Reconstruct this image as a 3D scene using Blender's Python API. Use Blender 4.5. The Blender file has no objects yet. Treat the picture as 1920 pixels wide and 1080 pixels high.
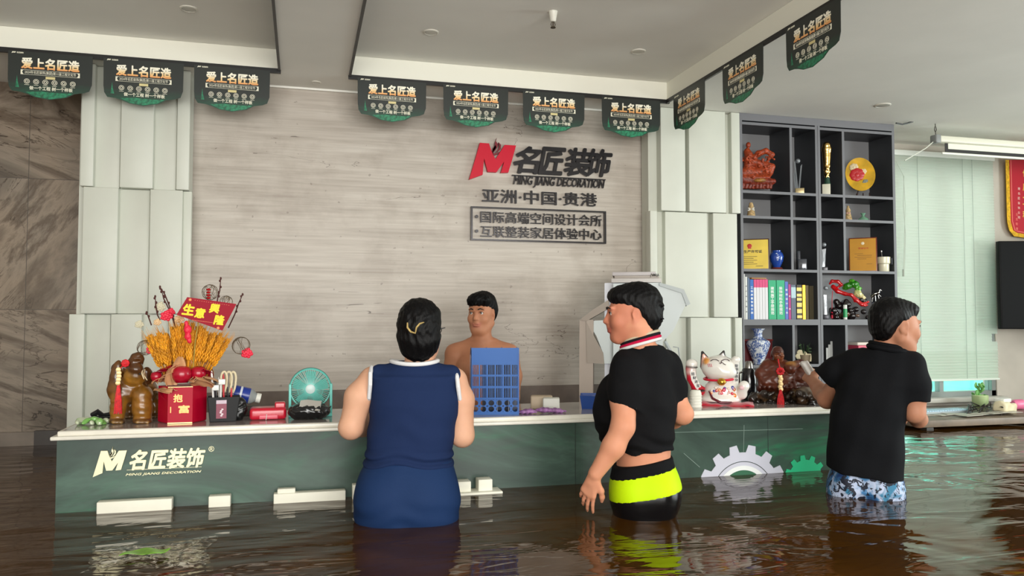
import bpy, bmesh, math, random
import numpy as np
from mathutils import Vector, Matrix, Euler
PI = math.pi
scene = bpy.context.scene
COL = scene.collection

# ---------------------------------------------------------------- camera
FPX, HORIZ, VPX = 1480.0, 603.0, 565.0
EYE = 1.58
PITCH = math.atan((HORIZ - 540) / FPX)
YAW = math.atan((960 - VPX) * math.cos(PITCH) / FPX)
cam = bpy.data.cameras.new('camera'); cam_o = bpy.data.objects.new('camera', cam); COL.objects.link(cam_o)
cam.sensor_width = 36.0; cam.lens = FPX * 36.0 / 1920.0
cam.clip_start = 0.05; cam.clip_end = 200
cam_o.location = (0, 0, EYE)
cam_o.rotation_euler = (PI / 2 + PITCH, 0, -YAW)
scene.camera = cam_o
_F = np.array([math.sin(YAW) * math.cos(PITCH), math.cos(YAW) * math.cos(PITCH), math.sin(PITCH)])
_R = np.array([math.cos(YAW), -math.sin(YAW), 0.0]); _U = np.cross(_R, _F)
_C = np.array([0, 0, EYE])
def ray(px, py): return _F * FPX + _R * (px - 960) - _U * (py - 540)
def at(px, py, X=None, Y=None, Z=None):
    d = ray(px, py)
    t = (Y / d[1]) if Y is not None else ((Z - EYE) / d[2] if Z is not None else X / d[0])
    return _C + d * t

# ---------------------------------------------------------------- world, light, exposure
scene.view_settings.view_transform = 'Standard'; scene.view_settings.look = 'None'
scene.view_settings.gamma = 1.0; scene.view_settings.use_curve_mapping = False
scene.view_settings.exposure = 0.0
world = bpy.data.worlds.new('sky'); scene.world = world; world.use_nodes = True
wn = world.node_tree.nodes; wl = world.node_tree.links
bg = wn['Background']; bg.inputs[1].default_value = 1.6
bg.inputs[0].default_value = (0.86, 0.95, 1.0, 1)
def area(name, loc, rot, sx, sy, power, color=(1, 1, 1)):
    l = bpy.data.lights.new(name, 'AREA'); l.shape = 'RECTANGLE'; l.size = sx; l.size_y = sy
    l.energy = power; l.color = color
    o = bpy.data.objects.new(name, l); COL.objects.link(o); o.location = loc; o.rotation_euler = rot
    return o
# daylight through the open shop front behind the photographer, through the side window and the far window
area('shopfront_daylight', (0.6, -3.35, 1.95), (PI / 2 + 0.21, 0, 0), 6.4, 2.0, 430, (1.0, 0.975, 0.92))
area('side_daylight', (7.3, 1.4, 1.85), (PI / 2 + 0.2, 0, PI / 2), 3.6, 1.7, 185, (0.90, 1.0, 0.98))

# ---------------------------------------------------------------- materials
def lin(c): return tuple(((v / 255) / 12.92 if v / 255 <= 0.04045 else ((v / 255 + 0.055) / 1.055) ** 2.4) for v in c)
class M_:
    def __init__(s, name):
        s.m = bpy.data.materials.new(name); s.m.use_nodes = True
        s.n = s.m.node_tree.nodes; s.l = s.m.node_tree.links; s.b = s.n['Principled BSDF']
    def node(s, t, **kw):
        x = s.n.new(t)
        for k, v in kw.items():
            if k.startswith('i_'): x.inputs[k[2:].replace('_', ' ')].default_value = v
            elif k.startswith('n'): x.inputs[int(k[1:])].default_value = v
            else: setattr(x, k, v)
        return x
    def link(s, a, b): s.l.new(a, b)
    def coord(s, scale=(1, 1, 1), rot=(0, 0, 0), which='Object', loc=(0, 0, 0)):
        tc = s.n.new('ShaderNodeTexCoord'); mp = s.n.new('ShaderNodeMapping')
        mp.inputs['Scale'].default_value = scale; mp.inputs['Rotation'].default_value = rot; mp.inputs['Location'].default_value = loc
        s.l.new(tc.outputs[which], mp.inputs['Vector']); return mp.outputs['Vector']
    def noise(s, vec, scale=5, detail=4, rough=0.5, dist=0):
        x = s.n.new('ShaderNodeTexNoise'); x.inputs['Scale'].default_value = scale; x.inputs['Detail'].default_value = detail
        x.inputs['Roughness'].default_value = rough; x.inputs['Distortion'].default_value = dist
        if vec is not None: s.l.new(vec, x.inputs['Vector'])
        return x.outputs['Fac']
    def ramp(s, fac, stops, interp='LINEAR'):
        x = s.n.new('ShaderNodeValToRGB'); x.color_ramp.interpolation = interp
        e = x.color_ramp.elements
        while len(e) > 1: e.remove(e[-1])
        for i, (p, c) in enumerate(stops):
            el = e[0] if i == 0 else e.new(p)
            el.position = p; el.color = (*lin(c), 1)
        s.l.new(fac, x.inputs['Fac']); return x.outputs['Color']
    def mix(s, fac, a, b, mode='MIX'):
        x = s.n.new('ShaderNodeMix'); x.data_type = 'RGBA'; x.blend_type = mode
        for val, idx in ((fac, 0), (a, 6), (b, 7)):
            if isinstance(val, (int, float)): x.inputs[idx].default_value = val
            elif isinstance(val, tuple): x.inputs[idx].default_value = (*lin(val), 1)
            else: s.l.new(val, x.inputs[idx])
        return x.outputs[2]
    def math(s, op, a, b=0.0):
        x = s.n.new('ShaderNodeMath'); x.operation = op
        for i, v in enumerate((a, b)):
            if isinstance(v, (int, float)): x.inputs[i].default_value = v
            else: s.l.new(v, x.inputs[i])
        return x.outputs[0]
    def color(s, out): s.l.new(out, s.b.inputs['Base Color'])
    def bump(s, h, strength=0.3, dist=0.01):
        x = s.n.new('ShaderNodeBump'); x.inputs['Strength'].default_value = strength; x.inputs['Distance'].default_value = dist
        s.l.new(h, x.inputs['Height']); s.l.new(x.outputs['Normal'], s.b.inputs['Normal'])
_mc = {}
def mat(name, rgb=None, rough=0.5, metal=0.0, var=0.0, vs=20, bump=0.0, coat=0.0, sheen=0.0, spec=0.5, trans=0.0, alpha=1.0, attr=False, sss=0.0):
    if name in _mc: return _mc[name]
    k = M_(name); b = k.b
    b.inputs['Roughness'].default_value = rough; b.inputs['Metallic'].default_value = metal
    b.inputs['Coat Weight'].default_value = coat; b.inputs['Sheen Weight'].default_value = sheen
    b.inputs['Specular IOR Level'].default_value = spec
    b.inputs['Transmission Weight'].default_value = trans; b.inputs['Alpha'].default_value = alpha
    if sss:
        b.inputs['Subsurface Weight'].default_value = sss; b.inputs['Subsurface Radius'].default_value = (1, .35, .2); b.inputs['Subsurface Scale'].default_value = .01
    vec = k.coord()
    n = k.noise(vec, vs, 3) if (var or bump) else None
    if attr:
        a = k.n.new('ShaderNodeAttribute'); a.attribute_name = 'Col'; base = a.outputs['Color']
        if var: base = k.mix(1.0, base, k.ramp(n, [(0.3, (int(255 * (1 - var)),) * 3), (0.7, (255, 255, 255))]), 'MULTIPLY')
        k.color(base)
    elif var:
        dk = tuple(max(0, c * (1 - var)) for c in rgb); br = tuple(min(255, c * (1 + var)) for c in rgb)
        k.color(k.ramp(n, [(0.3, dk), (0.7, br)]))
    else: b.inputs['Base Color'].default_value = (*lin(rgb), 1)
    if bump: k.bump(n, bump, 0.004)
    _mc[name] = k.m; return k.m

# ---------------------------------------------------------------- object helpers
def tag(o, label=None, cat=None, group=None, kind=None):
    if label: o['label'] = label
    if cat: o['category'] = cat
    if group: o['group'] = group
    if kind: o['kind'] = kind
    return o
def empty(name, loc=(0, 0, 0), rz=0.0, label=None, cat=None, group=None):
    o = bpy.data.objects.new(name, None); COL.objects.link(o)
    o.empty_display_size = 0.05
    o.location = loc; o.rotation_euler = (0, 0, rz); return tag(o, label, cat, group)
def link_mesh(name, me, m, parent=None):
    o = bpy.data.objects.new(name, me); COL.objects.link(o)
    if m is not None:
        for q in (m if isinstance(m, (list, tuple)) else [m]): me.materials.append(q)
    if parent is not None: o.parent = parent
    return o
def copy_tree(o, parent=None):
    c = o.copy(); COL.objects.link(c)
    if parent is not None: c.parent = parent
    for ch in [x for x in COL.objects if x.parent == o]: copy_tree(ch, c)
    return c
class MB:
    """collects shapes; build() links them as one mesh object"""
    def __init__(s): s.v = []; s.f = []; s.mi = []; s.cur = 0
    def add(s, vs, fs):
        n = len(s.v); s.v += [tuple(map(float, p)) for p in vs]; s.f += [tuple(i + n for i in f) for f in fs]; s.mi += [s.cur] * len(fs); return s
    def box(s, x0, x1, y0, y1, z0, z1, M=None):
        vs = [(x, y, z) for z in (z0, z1) for y in (y0, y1) for x in (x0, x1)]
        if M is not None: vs = [tuple(M @ Vector(p)) for p in vs]
        return s.add(vs, [(0, 2, 3, 1), (4, 5, 7, 6), (0, 1, 5, 4), (2, 6, 7, 3), (0, 4, 6, 2), (1, 3, 7, 5)])
    def rbox(s, x0, x1, y0, y1, z0, z1, r=0.005, M=None):
        bm = bmesh.new(); bmesh.ops.create_cube(bm, size=1)
        for v in bm.verts: v.co = Vector((x0 + (v.co.x + .5) * (x1 - x0), y0 + (v.co.y + .5) * (y1 - y0), z0 + (v.co.z + .5) * (z1 - z0)))
        bmesh.ops.bevel(bm, geom=list(bm.edges), offset=r, segments=3, affect='EDGES', profile=0.5)
        return s.bm(bm, M)
    def bm(s, bm, M=None):
        bm.verts.index_update()
        vs = [(M @ v.co if M is not None else v.co) for v in bm.verts]; fs = [[v.index for v in f.verts] for f in bm.faces]
        s.add([tuple(p) for p in vs], fs); bm.free(); return s
    def lathe(s, prof, n=24, c=(0, 0, 0), sx=1.0, sy=1.0, M=None, a0=0):
        """prof: (r, z) list from bottom to top; ends are closed"""
        vs = []; fs = []
        for r, z in prof:
            for i in range(n):
                a = a0 + 2 * PI * i / n; vs.append((c[0] + r * sx * math.cos(a), c[1] + r * sy * math.sin(a), c[2] + z))
        m = len(prof)
        for j in range(m - 1):
            for i in range(n):
                i2 = (i + 1) % n; fs.append((j * n + i, j * n + i2, (j + 1) * n + i2, (j + 1) * n + i))
        fs.append(tuple(reversed(range(n)))); fs.append(tuple(range((m - 1) * n, m * n)))
        if M is not None: vs = [tuple(M @ Vector(p)) for p in vs]
        return s.add(vs, fs)
    def cyl(s, a, b, r, r2=None, n=16):
        return s.tube([a, b], [r, r if r2 is None else r2], n)
    def tube(s, pts, r, n=8, closed=False):
        pts = [Vector(p) for p in pts]; m = len(pts)
        rs = [r] * m if isinstance(r, (int, float)) else list(r)
        vs = []; fs = []; prev = None
        for i, p in enumerate(pts):
            if closed: t = pts[(i + 1) % m] - pts[i - 1]
            else: t = pts[min(i + 1, m - 1)] - pts[max(i - 1, 0)]
            if t.length < 1e-9: t = Vector((0, 0, 1))
            t.normalize()
            if prev is None: u = t.orthogonal().normalized()
            else:
                u = prev - t * prev.dot(t)
                u = t.orthogonal().normalized() if u.length < 1e-6 else u.normalized()
            prev = u; w = t.cross(u)
            for k in range(n):
                a = 2 * PI * k / n; q = p + (u * math.cos(a) + w * math.sin(a)) * rs[i]; vs.append(tuple(q))
        rng = m if closed else m - 1
        for i in range(rng):
            j = (i + 1) % m
            for k in range(n):
                k2 = (k + 1) % n; fs.append((i * n + k, i * n + k2, j * n + k2, j * n + k))
        if not closed: fs.append(tuple(reversed(range(n)))); fs.append(tuple(range((m - 1) * n, m * n)))
        return s.add(vs, fs)
    def ell(s, c, r, n=16, M=None, rot=None):
        rr = (r, r, r) if isinstance(r, (int, float)) else r
        vs = [(0, 0, -1)]; fs = []; m = max(6, n // 2)
        for j in range(1, m):
            ph = -PI / 2 + PI * j / m
            for i in range(n): a = 2 * PI * i / n; vs.append((math.cos(ph) * math.cos(a), math.cos(ph) * math.sin(a), math.sin(ph)))
        vs.append((0, 0, 1)); top = len(vs) - 1
        for i in range(n):
            i2 = (i + 1) % n; fs.append((0, 1 + i2, 1 + i))
            for j in range(m - 2): fs.append((1 + j * n + i, 1 + j * n + i2, 1 + (j + 1) * n + i2, 1 + (j + 1) * n + i))
            fs.append((1 + (m - 2) * n + i, 1 + (m - 2) * n + i2, top))
        R = Euler(rot).to_matrix() if rot else Matrix.Identity(3)
        vs = [R @ Vector((p[0] * rr[0], p[1] * rr[1], p[2] * rr[2])) + Vector(c) for p in vs]
        if M is not None: vs = [M @ p for p in vs]
        return s.add([tuple(p) for p in vs], fs)
    def prism(s, poly, y0, y1, M=None):
        """poly of (x, z) extruded along y"""
        n = len(poly); vs = [(x, y0, z) for x, z in poly] + [(x, y1, z) for x, z in poly]
        if M is not None: vs = [tuple(M @ Vector(p)) for p in vs]
        return s.add(vs, [tuple(range(n)), tuple(reversed(range(n, 2 * n)))] + [(i, i + n, (i + 1) % n + n, (i + 1) % n) for i in range(n)])
    def ring(s, poly_o, poly_i, y0, y1, M=None):
        n = len(poly_o)
        vs = [(x, y, z) for y in (y0, y1) for P in (poly_o, poly_i) for x, z in P]
        if M is not None: vs = [tuple(M @ Vector(p)) for p in vs]
        fs = []
        for i in range(n):
            j = (i + 1) % n
            fs += [(i, j, n + j, n + i), (2 * n + i, 3 * n + i, 3 * n + j, 2 * n + j), (i, 2 * n + i, 2 * n + j, j), (n + i, n + j, 3 * n + j, 3 * n + i)]
        return s.add(vs, fs)
    def sheet(s, fn, nu, nv, th=0.0):
        """fn(u,v)->(x,y,z) grid surface, thickened along its normals when th"""
        P = [[Vector(fn(i / nu, j / nv)) for j in range(nv + 1)] for i in range(nu + 1)]
        N = [[None] * (nv + 1) for _ in range(nu + 1)]
        for i in range(nu + 1):
            for j in range(nv + 1):
                a = P[min(i + 1, nu)][j] - P[max(i - 1, 0)][j]; b = P[i][min(j + 1, nv)] - P[i][max(j - 1, 0)]
                q = a.cross(b); N[i][j] = q.normalized() if q.length > 1e-12 else Vector((0, 0, 1))
        id_ = lambda i, j: i * (nv + 1) + j
        top = [tuple(P[i][j]) for i in range(nu + 1) for j in range(nv + 1)]
        fs = [(id_(i, j), id_(i + 1, j), id_(i + 1, j + 1), id_(i, j + 1)) for i in range(nu) for j in range(nv)]
        if th:
            K = len(top); bot = [tuple(P[i][j] - N[i][j] * th) for i in range(nu + 1) for j in range(nv + 1)]
            fs2 = [tuple(K + q for q in reversed(f)) for f in fs]
            rim = [id_(i, 0) for i in range(nu + 1)] + [id_(nu, j) for j in range(1, nv + 1)] + [id_(i, nv) for i in range(nu - 1, -1, -1)] + [id_(0, j) for j in range(nv - 1, 0, -1)]
            fs2 += [(rim[i], K + rim[i], K + rim[(i + 1) % len(rim)], rim[(i + 1) % len(rim)]) for i in range(len(rim))]
            return s.add(top + bot, fs + fs2)
        return s.add(top, fs)
    def build(s, name, m, parent=None, smooth=35, loc=None, fixn=True):
        me = bpy.data.meshes.new(name); me.from_pydata(s.v, [], s.f); me.update()
        if fixn:
            bm = bmesh.new(); bm.from_mesh(me); bmesh.ops.recalc_face_normals(bm, faces=bm.faces); bm.to_mesh(me); bm.free()
        if any(s.mi): me.polygons.foreach_set('material_index', s.mi)
        if smooth:
            me.shade_smooth()
            try: me.set_sharp_from_angle(angle=math.radians(smooth))
            except Exception: pass
        o = link_mesh(name, me, m, parent)
        if loc is not None: o.location = loc
        return o
_txt = {}
def text_mesh(s, bold=0.0, shear=0.0, extrude=0.0, spacing=1.0):
    if bold > 0.006:   # heavier strokes from shifted copies of the same outline
        co, fs = text_mesh(s, 0.0, shear, extrude, spacing); n = len(co); A = []; B_ = []
        h = bold
        for i, (dx, dz) in enumerate(((0, 0), (h, 0), (-h, 0), (0, h), (0, -h), (h * .7, h * .7), (-h * .7, h * .7), (h * .7, -h * .7), (-h * .7, -h * .7)) if h > .015 else ((0, 0), (h, 0), (-h, 0))):
            A.append(co + np.array([dx, dz, i * .07], np.float32)); B_ += [tuple(q + i * n for q in f) for f in fs]
        return np.concatenate(A), B_
    cu = bpy.data.curves.new('t', 'FONT'); cu.body = s; cu.size = 1; cu.offset = 0; cu.shear = shear; cu.extrude = 0.5
    cu.space_character = spacing; cu.resolution_u = 2
    o = bpy.data.objects.new('t', cu); COL.objects.link(o)
    dg = bpy.context.evaluated_depsgraph_get(); dg.update()
    me = bpy.data.meshes.new_from_object(o.evaluated_get(dg)); bpy.data.objects.remove(o); bpy.data.curves.remove(cu)
    co = np.empty(len(me.vertices) * 3, np.float32); me.vertices.foreach_get('co', co); co = co.reshape(-1, 3)
    fs = [tuple(p.vertices) for p in me.polygons]; bpy.data.meshes.remove(me); return co, fs
def text(s, box, y, depth, name, m, parent, bold=0.0, shear=0.0, M=None, spacing=1.0, mb=None):
    """raised lettering filling box=(x0,z0,x1,z1), front face at y, thickness depth (towards +y)"""
    co, fs = text_mesh(s, bold, shear, spacing=spacing)
    lo, hi = co.min(0), co.max(0); sz = hi - lo
    x = box[0] + (co[:, 0] - lo[0]) / sz[0] * (box[2] - box[0]); z = box[1] + (co[:, 1] - lo[1]) / sz[1] * (box[3] - box[1])
    yy = y + (1 - (co[:, 2] - lo[2]) / max(sz[2], 1e-9)) * depth
    vs = [Vector((float(a), float(b), float(c))) for a, b, c in zip(x, yy, z)]
    if M is not None: vs = [M @ v for v in vs]
    if mb is not None: mb.add(vs, fs); return mb
    b = MB(); b.add(vs, fs); return b.build(name, m, parent, smooth=0, fixn=False)

class Fr:
    """upright local frame whose -y axis faces the viewer; p(px,py,d) = local point seen at that pixel, d metres behind the frame plane"""
    def __init__(s, px, Y, z0=0.0, py=603):
        P = at(px, py, Y=Y); s.loc = Vector((P[0], P[1], z0)); s.th = -math.atan2(P[0], P[1]); s.cs = (math.cos(s.th), math.sin(s.th))
        s.k = float(P @ _F - _C @ _F) / FPX
    def p(s, px, py, d=0.0):
        r = ray(px, py); c, sn = s.cs
        rx = r[0] * c + r[1] * sn; ry = -r[0] * sn + r[1] * c
        ox = -(s.loc.x * c + s.loc.y * sn); oy = -(-s.loc.x * sn + s.loc.y * c)
        t = (d - oy) / ry
        return Vector((ox + rx * t, d, EYE + r[2] * t - s.loc.z))
    def root(s, name, label=None, cat=None, group=None): return empty(name, s.loc, s.th, label, cat, group)

# ---------------------------------------------------------------- smooth-union solids (for figures and carvings)
class SDF:
    def __init__(s): s.ops = []; s.disp = None
    def cone(s, a, b, ra, rb=None, k=0.02, col=None, op='+', sq=None):
        rb = ra if rb is None else rb; s.ops.append((op, 'c', (np.array(a, float), np.array(b, float), ra, rb, sq), k, col)); return s
    def chain(s, pts, rs, k=0.01, col=None, op='+'):
        for i in range(len(pts) - 1): s.cone(pts[i], pts[i + 1], rs[i], rs[i + 1], k, col, op)
        return s
    def ell(s, c, r, rot=None, k=0.02, col=None, op='+'):
        r = (r, r, r) if isinstance(r, (int, float)) else r
        R = np.array(Euler(rot).to_matrix()) if rot else np.eye(3)
        s.ops.append((op, 'e', (np.array(c, float), np.array(r, float), R), k, col)); return s
    def loft(s, st, k=0.02, col=None, op='+', pw=2.0, grow=0.0):
        """st: (z, cx, cy, rx, ry) rows, ascending z"""
        st = np.array(sorted(st), float); s.ops.append((op, 'l', (st, pw, grow), k, col)); return s
    def box(s, c, h, rot=None, r=0.0, k=0.01, col=None, op='+'):
        R = np.array(Euler(rot).to_matrix()) if rot else np.eye(3)
        s.ops.append((op, 'b', (np.array(c, float), np.array(h, float), R, r), k, col)); return s
    def plane(s, pt, nrm, k=0.0):
        """keeps the side the normal points away from"""
        n = np.array(nrm, float); n /= np.linalg.norm(n); s.ops.append(('&', 'p', (np.array(pt, float), n), k, None)); return s
    def bounds(s, o):
        _, t, a, k, _c = o
        if t == 'c': m = max(a[2], a[3]) ; return np.minimum(a[0], a[1]) - m, np.maximum(a[0], a[1]) + m
        if t == 'e': m = a[1].max(); return a[0] - m, a[0] + m
        if t == 'b': m = np.linalg.norm(a[1]) + a[3]; return a[0] - m, a[0] + m
        if t == 'l':
            st = a[0]; g = a[2]
            return np.array([(st[:, 1] - st[:, 3]).min() - g, (st[:, 2] - st[:, 4]).min() - g, st[0, 0]]), np.array([(st[:, 1] + st[:, 3]).max() + g, (st[:, 2] + st[:, 4]).max() + g, st[-1, 0]])
        return None
    def ev(s, o, X, Y, Z):
        _, t, a, k, _c = o
        if t == 'c':
            A, B, ra, rb, sq = a; ba = B - A; L = max(ba @ ba, 1e-12)
            px, py, pz = X - A[0], Y - A[1], Z - A[2]
            h = np.clip((px * ba[0] + py * ba[1] + pz * ba[2]) / L, 0, 1)
            dx, dy, dz = px - h * ba[0], py - h * ba[1], pz - h * ba[2]
            if sq is not None:
                n = np.array(sq[0], float); n /= np.linalg.norm(n); q = dx * n[0] + dy * n[1] + dz * n[2]; e = (1 / sq[1] - 1)
                dx = dx + q * n[0] * e; dy = dy + q * n[1] * e; dz = dz + q * n[2] * e
            return np.sqrt(dx * dx + dy * dy + dz * dz) - (ra + (rb - ra) * h)
        if t == 'e':
            c, r, R = a; px, py, pz = X - c[0], Y - c[1], Z - c[2]
            q = [px * R[0, i] + py * R[1, i] + pz * R[2, i] for i in range(3)]
            k0 = np.sqrt(sum((q[i] / r[i]) ** 2 for i in range(3))); k1 = np.sqrt(sum((q[i] / r[i] ** 2) ** 2 for i in range(3))) + 1e-9
            return k0 * (k0 - 1) / k1
        if t == 'b':
            c, h, R, r = a; px, py, pz = X - c[0], Y - c[1], Z - c[2]
            q = [np.abs(px * R[0, i] + py * R[1, i] + pz * R[2, i]) - (h[i] - r) for i in range(3)]
            return np.sqrt(sum(np.maximum(v, 0) ** 2 for v in q)) + np.minimum(np.maximum(np.maximum(q[0], q[1]), q[2]), 0) - r
        if t == 'l':
            st, pw, g = a; zz = Z
            f = [np.interp(zz, st[:, 0], st[:, i]) for i in (1, 2, 3, 4)]
            rx = f[2] + g; ry = f[3] + g
            e = (np.abs((X - f[0]) / rx) ** pw + np.abs((Y - f[1]) / ry) ** pw) ** (1 / pw)
            d = (e - 1) * np.minimum(rx, ry)
            return np.maximum(d, np.maximum(st[0, 0] - zz, zz - st[-1, 0]))
        p, n = a; return (X - p[0]) * n[0] + (Y - p[1]) * n[1] + (Z - p[2]) * n[2]
    def mesh(s, name, m, parent=None, res=0.006, cmap=None):
        bs = [s.bounds(o) for o in s.ops if o[0] == '+']
        lo = np.min([b[0] for b in bs], 0) - 3 * res; hi = np.max([b[1] for b in bs], 0) + 3 * res
        N = np.ceil((hi - lo) / res).astype(int) + 1
        ax = [(lo[i] + res * np.arange(N[i])).astype(np.float32) for i in range(3)]
        G = np.full(tuple(N), 0.05, np.float32)
        for o in s.ops:
            b = s.bounds(o)
            if b is None: sl = (slice(None),) * 3
            else:
                mg = o[3] + 2 * res
                i0 = np.maximum(np.floor((b[0] - mg - lo) / res).astype(int), 0); i1 = np.minimum(np.ceil((b[1] + mg - lo) / res).astype(int) + 1, N)
                if (i1 <= i0).any(): continue
                sl = tuple(slice(i0[i], i1[i]) for i in range(3))
            X = ax[0][sl[0]][:, None, None]; Y = ax[1][sl[1]][None, :, None]; Z = ax[2][sl[2]][None, None, :]
            d = s.ev(o, X, Y, Z).astype(np.float32); a = G[sl]; k = o[3]
            if o[0] == '+':
                if k > 0: h = np.maximum(k - np.abs(a - d), 0) / k; a = np.minimum(a, d) - h * h * k * 0.25
                else: a = np.minimum(a, d)
            else:
                d2 = -d if o[0] == '-' else d
                if k > 0: h = np.maximum(k - np.abs(a - d2), 0) / k; a = np.maximum(a, d2) + h * h * k * 0.25
                else: a = np.maximum(a, d2)
            G[sl] = a
        if s.disp is not None: G = G + s.disp(ax[0][:, None, None], ax[1][None, :, None], ax[2][None, None, :]).astype(np.float32)
        for i in range(3):
            sl = [slice(None)] * 3; sl[i] = 0; G[tuple(sl)] = np.maximum(G[tuple(sl)], res); sl[i] = -1; G[tuple(sl)] = np.maximum(G[tuple(sl)], res)
        S = G < 0; nc = tuple(N - 1)
        acc = np.zeros(nc + (3,), np.float32); cnt = np.zeros(nc, np.int16); edges = []
        for a in range(3):
            s0 = [slice(None)] * 3; s1 = [slice(None)] * 3; s0[a] = slice(0, -1); s1[a] = slice(1, None)
            g0, g1 = G[tuple(s0)], G[tuple(s1)]; I = np.argwhere((g0 < 0) != (g1 < 0))
            if len(I) == 0: continue
            v0 = g0[I[:, 0], I[:, 1], I[:, 2]]; v1 = g1[I[:, 0], I[:, 1], I[:, 2]]
            P = I.astype(np.float32); P[:, a] += v0 / (v0 - v1)
            o1, o2 = [x for x in range(3) if x != a]
            for da in (0, 1):
                for db in (0, 1):
                    J = I.copy(); J[:, o1] -= da; J[:, o2] -= db
                    for c in range(3): np.add.at(acc[..., c], (J[:, 0], J[:, 1], J[:, 2]), P[:, c])
                    np.add.at(cnt, (J[:, 0], J[:, 1], J[:, 2]), 1)
            edges.append((a, o1, o2, I, v0 < 0))
        idx = np.full(nc, -1, np.int64); act = cnt > 0; idx[act] = np.arange(act.sum())
        V = lo + res * (acc[act] / cnt[act][:, None])
        F = []
        for a, o1, o2, I, ins in edges:
            q = []
            for da, db in ((0, 0), (1, 0), (1, 1), (0, 1)):
                J = I.copy(); J[:, o1] -= da; J[:, o2] -= db; q.append(idx[J[:, 0], J[:, 1], J[:, 2]])
            Q = np.stack(q, 1); flip = ins if a != 1 else ~ins
            Q[~flip] = Q[~flip][:, ::-1]; F.append(Q)
        F = np.concatenate(F)
        for _ in range(1):   # light smoothing of the lattice
            A = np.zeros_like(V); n_ = np.zeros(len(V))
            for i in range(4):
                a_, b_ = F[:, i], F[:, (i + 1) % 4]; np.add.at(A, a_, V[b_]); np.add.at(n_, a_, 1)
            V = V * 0.5 + (A / np.maximum(n_, 1)[:, None]) * 0.5
        me = bpy.data.meshes.new(name); me.vertices.add(len(V)); me.vertices.foreach_set('co', V.astype(np.float32).ravel())
        me.loops.add(len(F) * 4); me.loops.foreach_set('vertex_index', F.astype(np.int32).ravel())
        me.polygons.add(len(F)); me.polygons.foreach_set('loop_start', np.arange(0, len(F) * 4, 4, dtype=np.int32))
        try: me.polygons.foreach_set('loop_total', np.full(len(F), 4, np.int32))
        except Exception: pass
        me.update(calc_edges=True); me.validate(); me.shade_smooth()
        cols = [o for o in s.ops if o[0] == '+' and o[4] is not None]
        if cols or cmap:
            x, y, z = V[:, 0], V[:, 1], V[:, 2]
            D = np.stack([s.ev(o, x, y, z) for o in cols]); W = np.exp(-(D - D.min(0)) / 0.0022)
            C = np.array([lin(o[4]) for o in cols]); c = (W.T @ C) / W.sum(0)[:, None]
            if cmap: c = cmap(x, y, z, c)
            ca = me.color_attributes.new('Col', 'FLOAT_COLOR', 'POINT')
            ca.data.foreach_set('color', np.concatenate([c, np.ones((len(c), 1))], 1).astype(np.float32).ravel())
        return link_mesh(name, me, m, parent)
# ================================================================ the setting
WATER, H, HT = 0.80, 3.11, 3.24
WX0, WX1, WY0, WY1 = -4.2, 7.6, -3.6, 5.65
def struct(name, mb, m, smooth=0):
    o = mb.build(name, m, None, smooth=smooth); o['kind'] = 'structure'; return o
# ceiling paint
ceil_m = mat('ceiling_paint', (242, 240, 232), 0.75, var=0.015, vs=2.0)
fascia_m = mat('fascia_paint', (238, 236, 222), 0.6)
plaster_m = mat('wall_plaster', (196, 188, 176), 0.8, var=0.05, vs=3)
black_m = mat('black_trim', (20, 20, 20), 0.4)
TY, T1X, T2L, T2R = 4.97, -0.149, 0.278, 2.447
b = MB()
b.box(WX0, WX1, TY, WY1 + .1, H, H + .25)
b.box(T1X, T2L, -1.0, TY, H, H + .25)
b.box(T2R, WX1, -1.0, TY, H, H + .25)
b.box(WX0, -3.7, -1.0, TY, H, H + .25)
b.box(WX0, WX1, WY0 - .1, -1.0, H, H + .25)
b.box(-3.7, T1X, -1.0, TY, HT, H + .25)
b.box(T2L, T2R, -1.0, TY, HT, H + .25)
struct('ceiling', b, ceil_m)
b = MB(); b.box(-3.7, T1X, TY - .012, TY - .001, H - .002, HT - .001); b.box(T2L, T2R, TY - .012, TY - .001, H - .002, HT - .001); b.box(T2R - .012, T2R - .001, -1, TY - .012, H - .002, HT - .001)
struct('trim_1', b, fascia_m)
b = MB()
b.box(-3.7, T1X + .012, TY - .03, TY - .012, H - .022, H + .006)
b.box(T1X - .004, T1X + .010, -1, TY, H - .012, HT)
struct('trim_2', b, black_m)
b = MB()
b.box(T2L - .012, T2R, TY - .03, TY - .012, H - .022, H + .004)
b.box(T2L - .010, T2L + .004, -1, TY, H - .012, HT)
b.box(T2R - .026, T2R - .012, -1, TY - .012, H - .022, H + .004)
struct('trim_3', b, black_m)
# floor under the water
struct('floor', MB().box(WX0, WX1, WY0, WY1, -.1, 0), mat('floor_tile', (120, 105, 90), 0.4, var=.1))
# marble slab wall on the left of the far side
k = M_('dark_marble'); k.b.inputs['Roughness'].default_value = 0.22
v0 = k.coord((1, 1, 1), which='Object')
sx = k.n.new('ShaderNodeSeparateXYZ'); k.link(v0, sx.inputs[0])
zi = k.math('FLOOR', k.math('DIVIDE', k.math('SUBTRACT', sx.outputs[2], 1.655), 0.84))
ang = k.math('ADD', k.math('MULTIPLY', k.math('MULTIPLY', zi, zi), -1.25), 0.95)
rot = k.n.new('ShaderNodeVectorRotate'); rot.rotation_type = 'Y_AXIS'; k.link(v0, rot.inputs['Vector']); k.link(ang, rot.inputs['Angle'])
off = k.n.new('ShaderNodeVectorMath'); off.operation = 'MULTIPLY'; off.inputs[1].default_value = (0.42, 1, 1.7); k.link(rot.outputs[0], off.inputs[0])
n1 = k.noise(off.outputs[0], 1.3, 8, 0.62, 0.9); n2 = k.noise(off.outputs[0], 2.6, 6, 0.6, 1.8)
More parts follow.
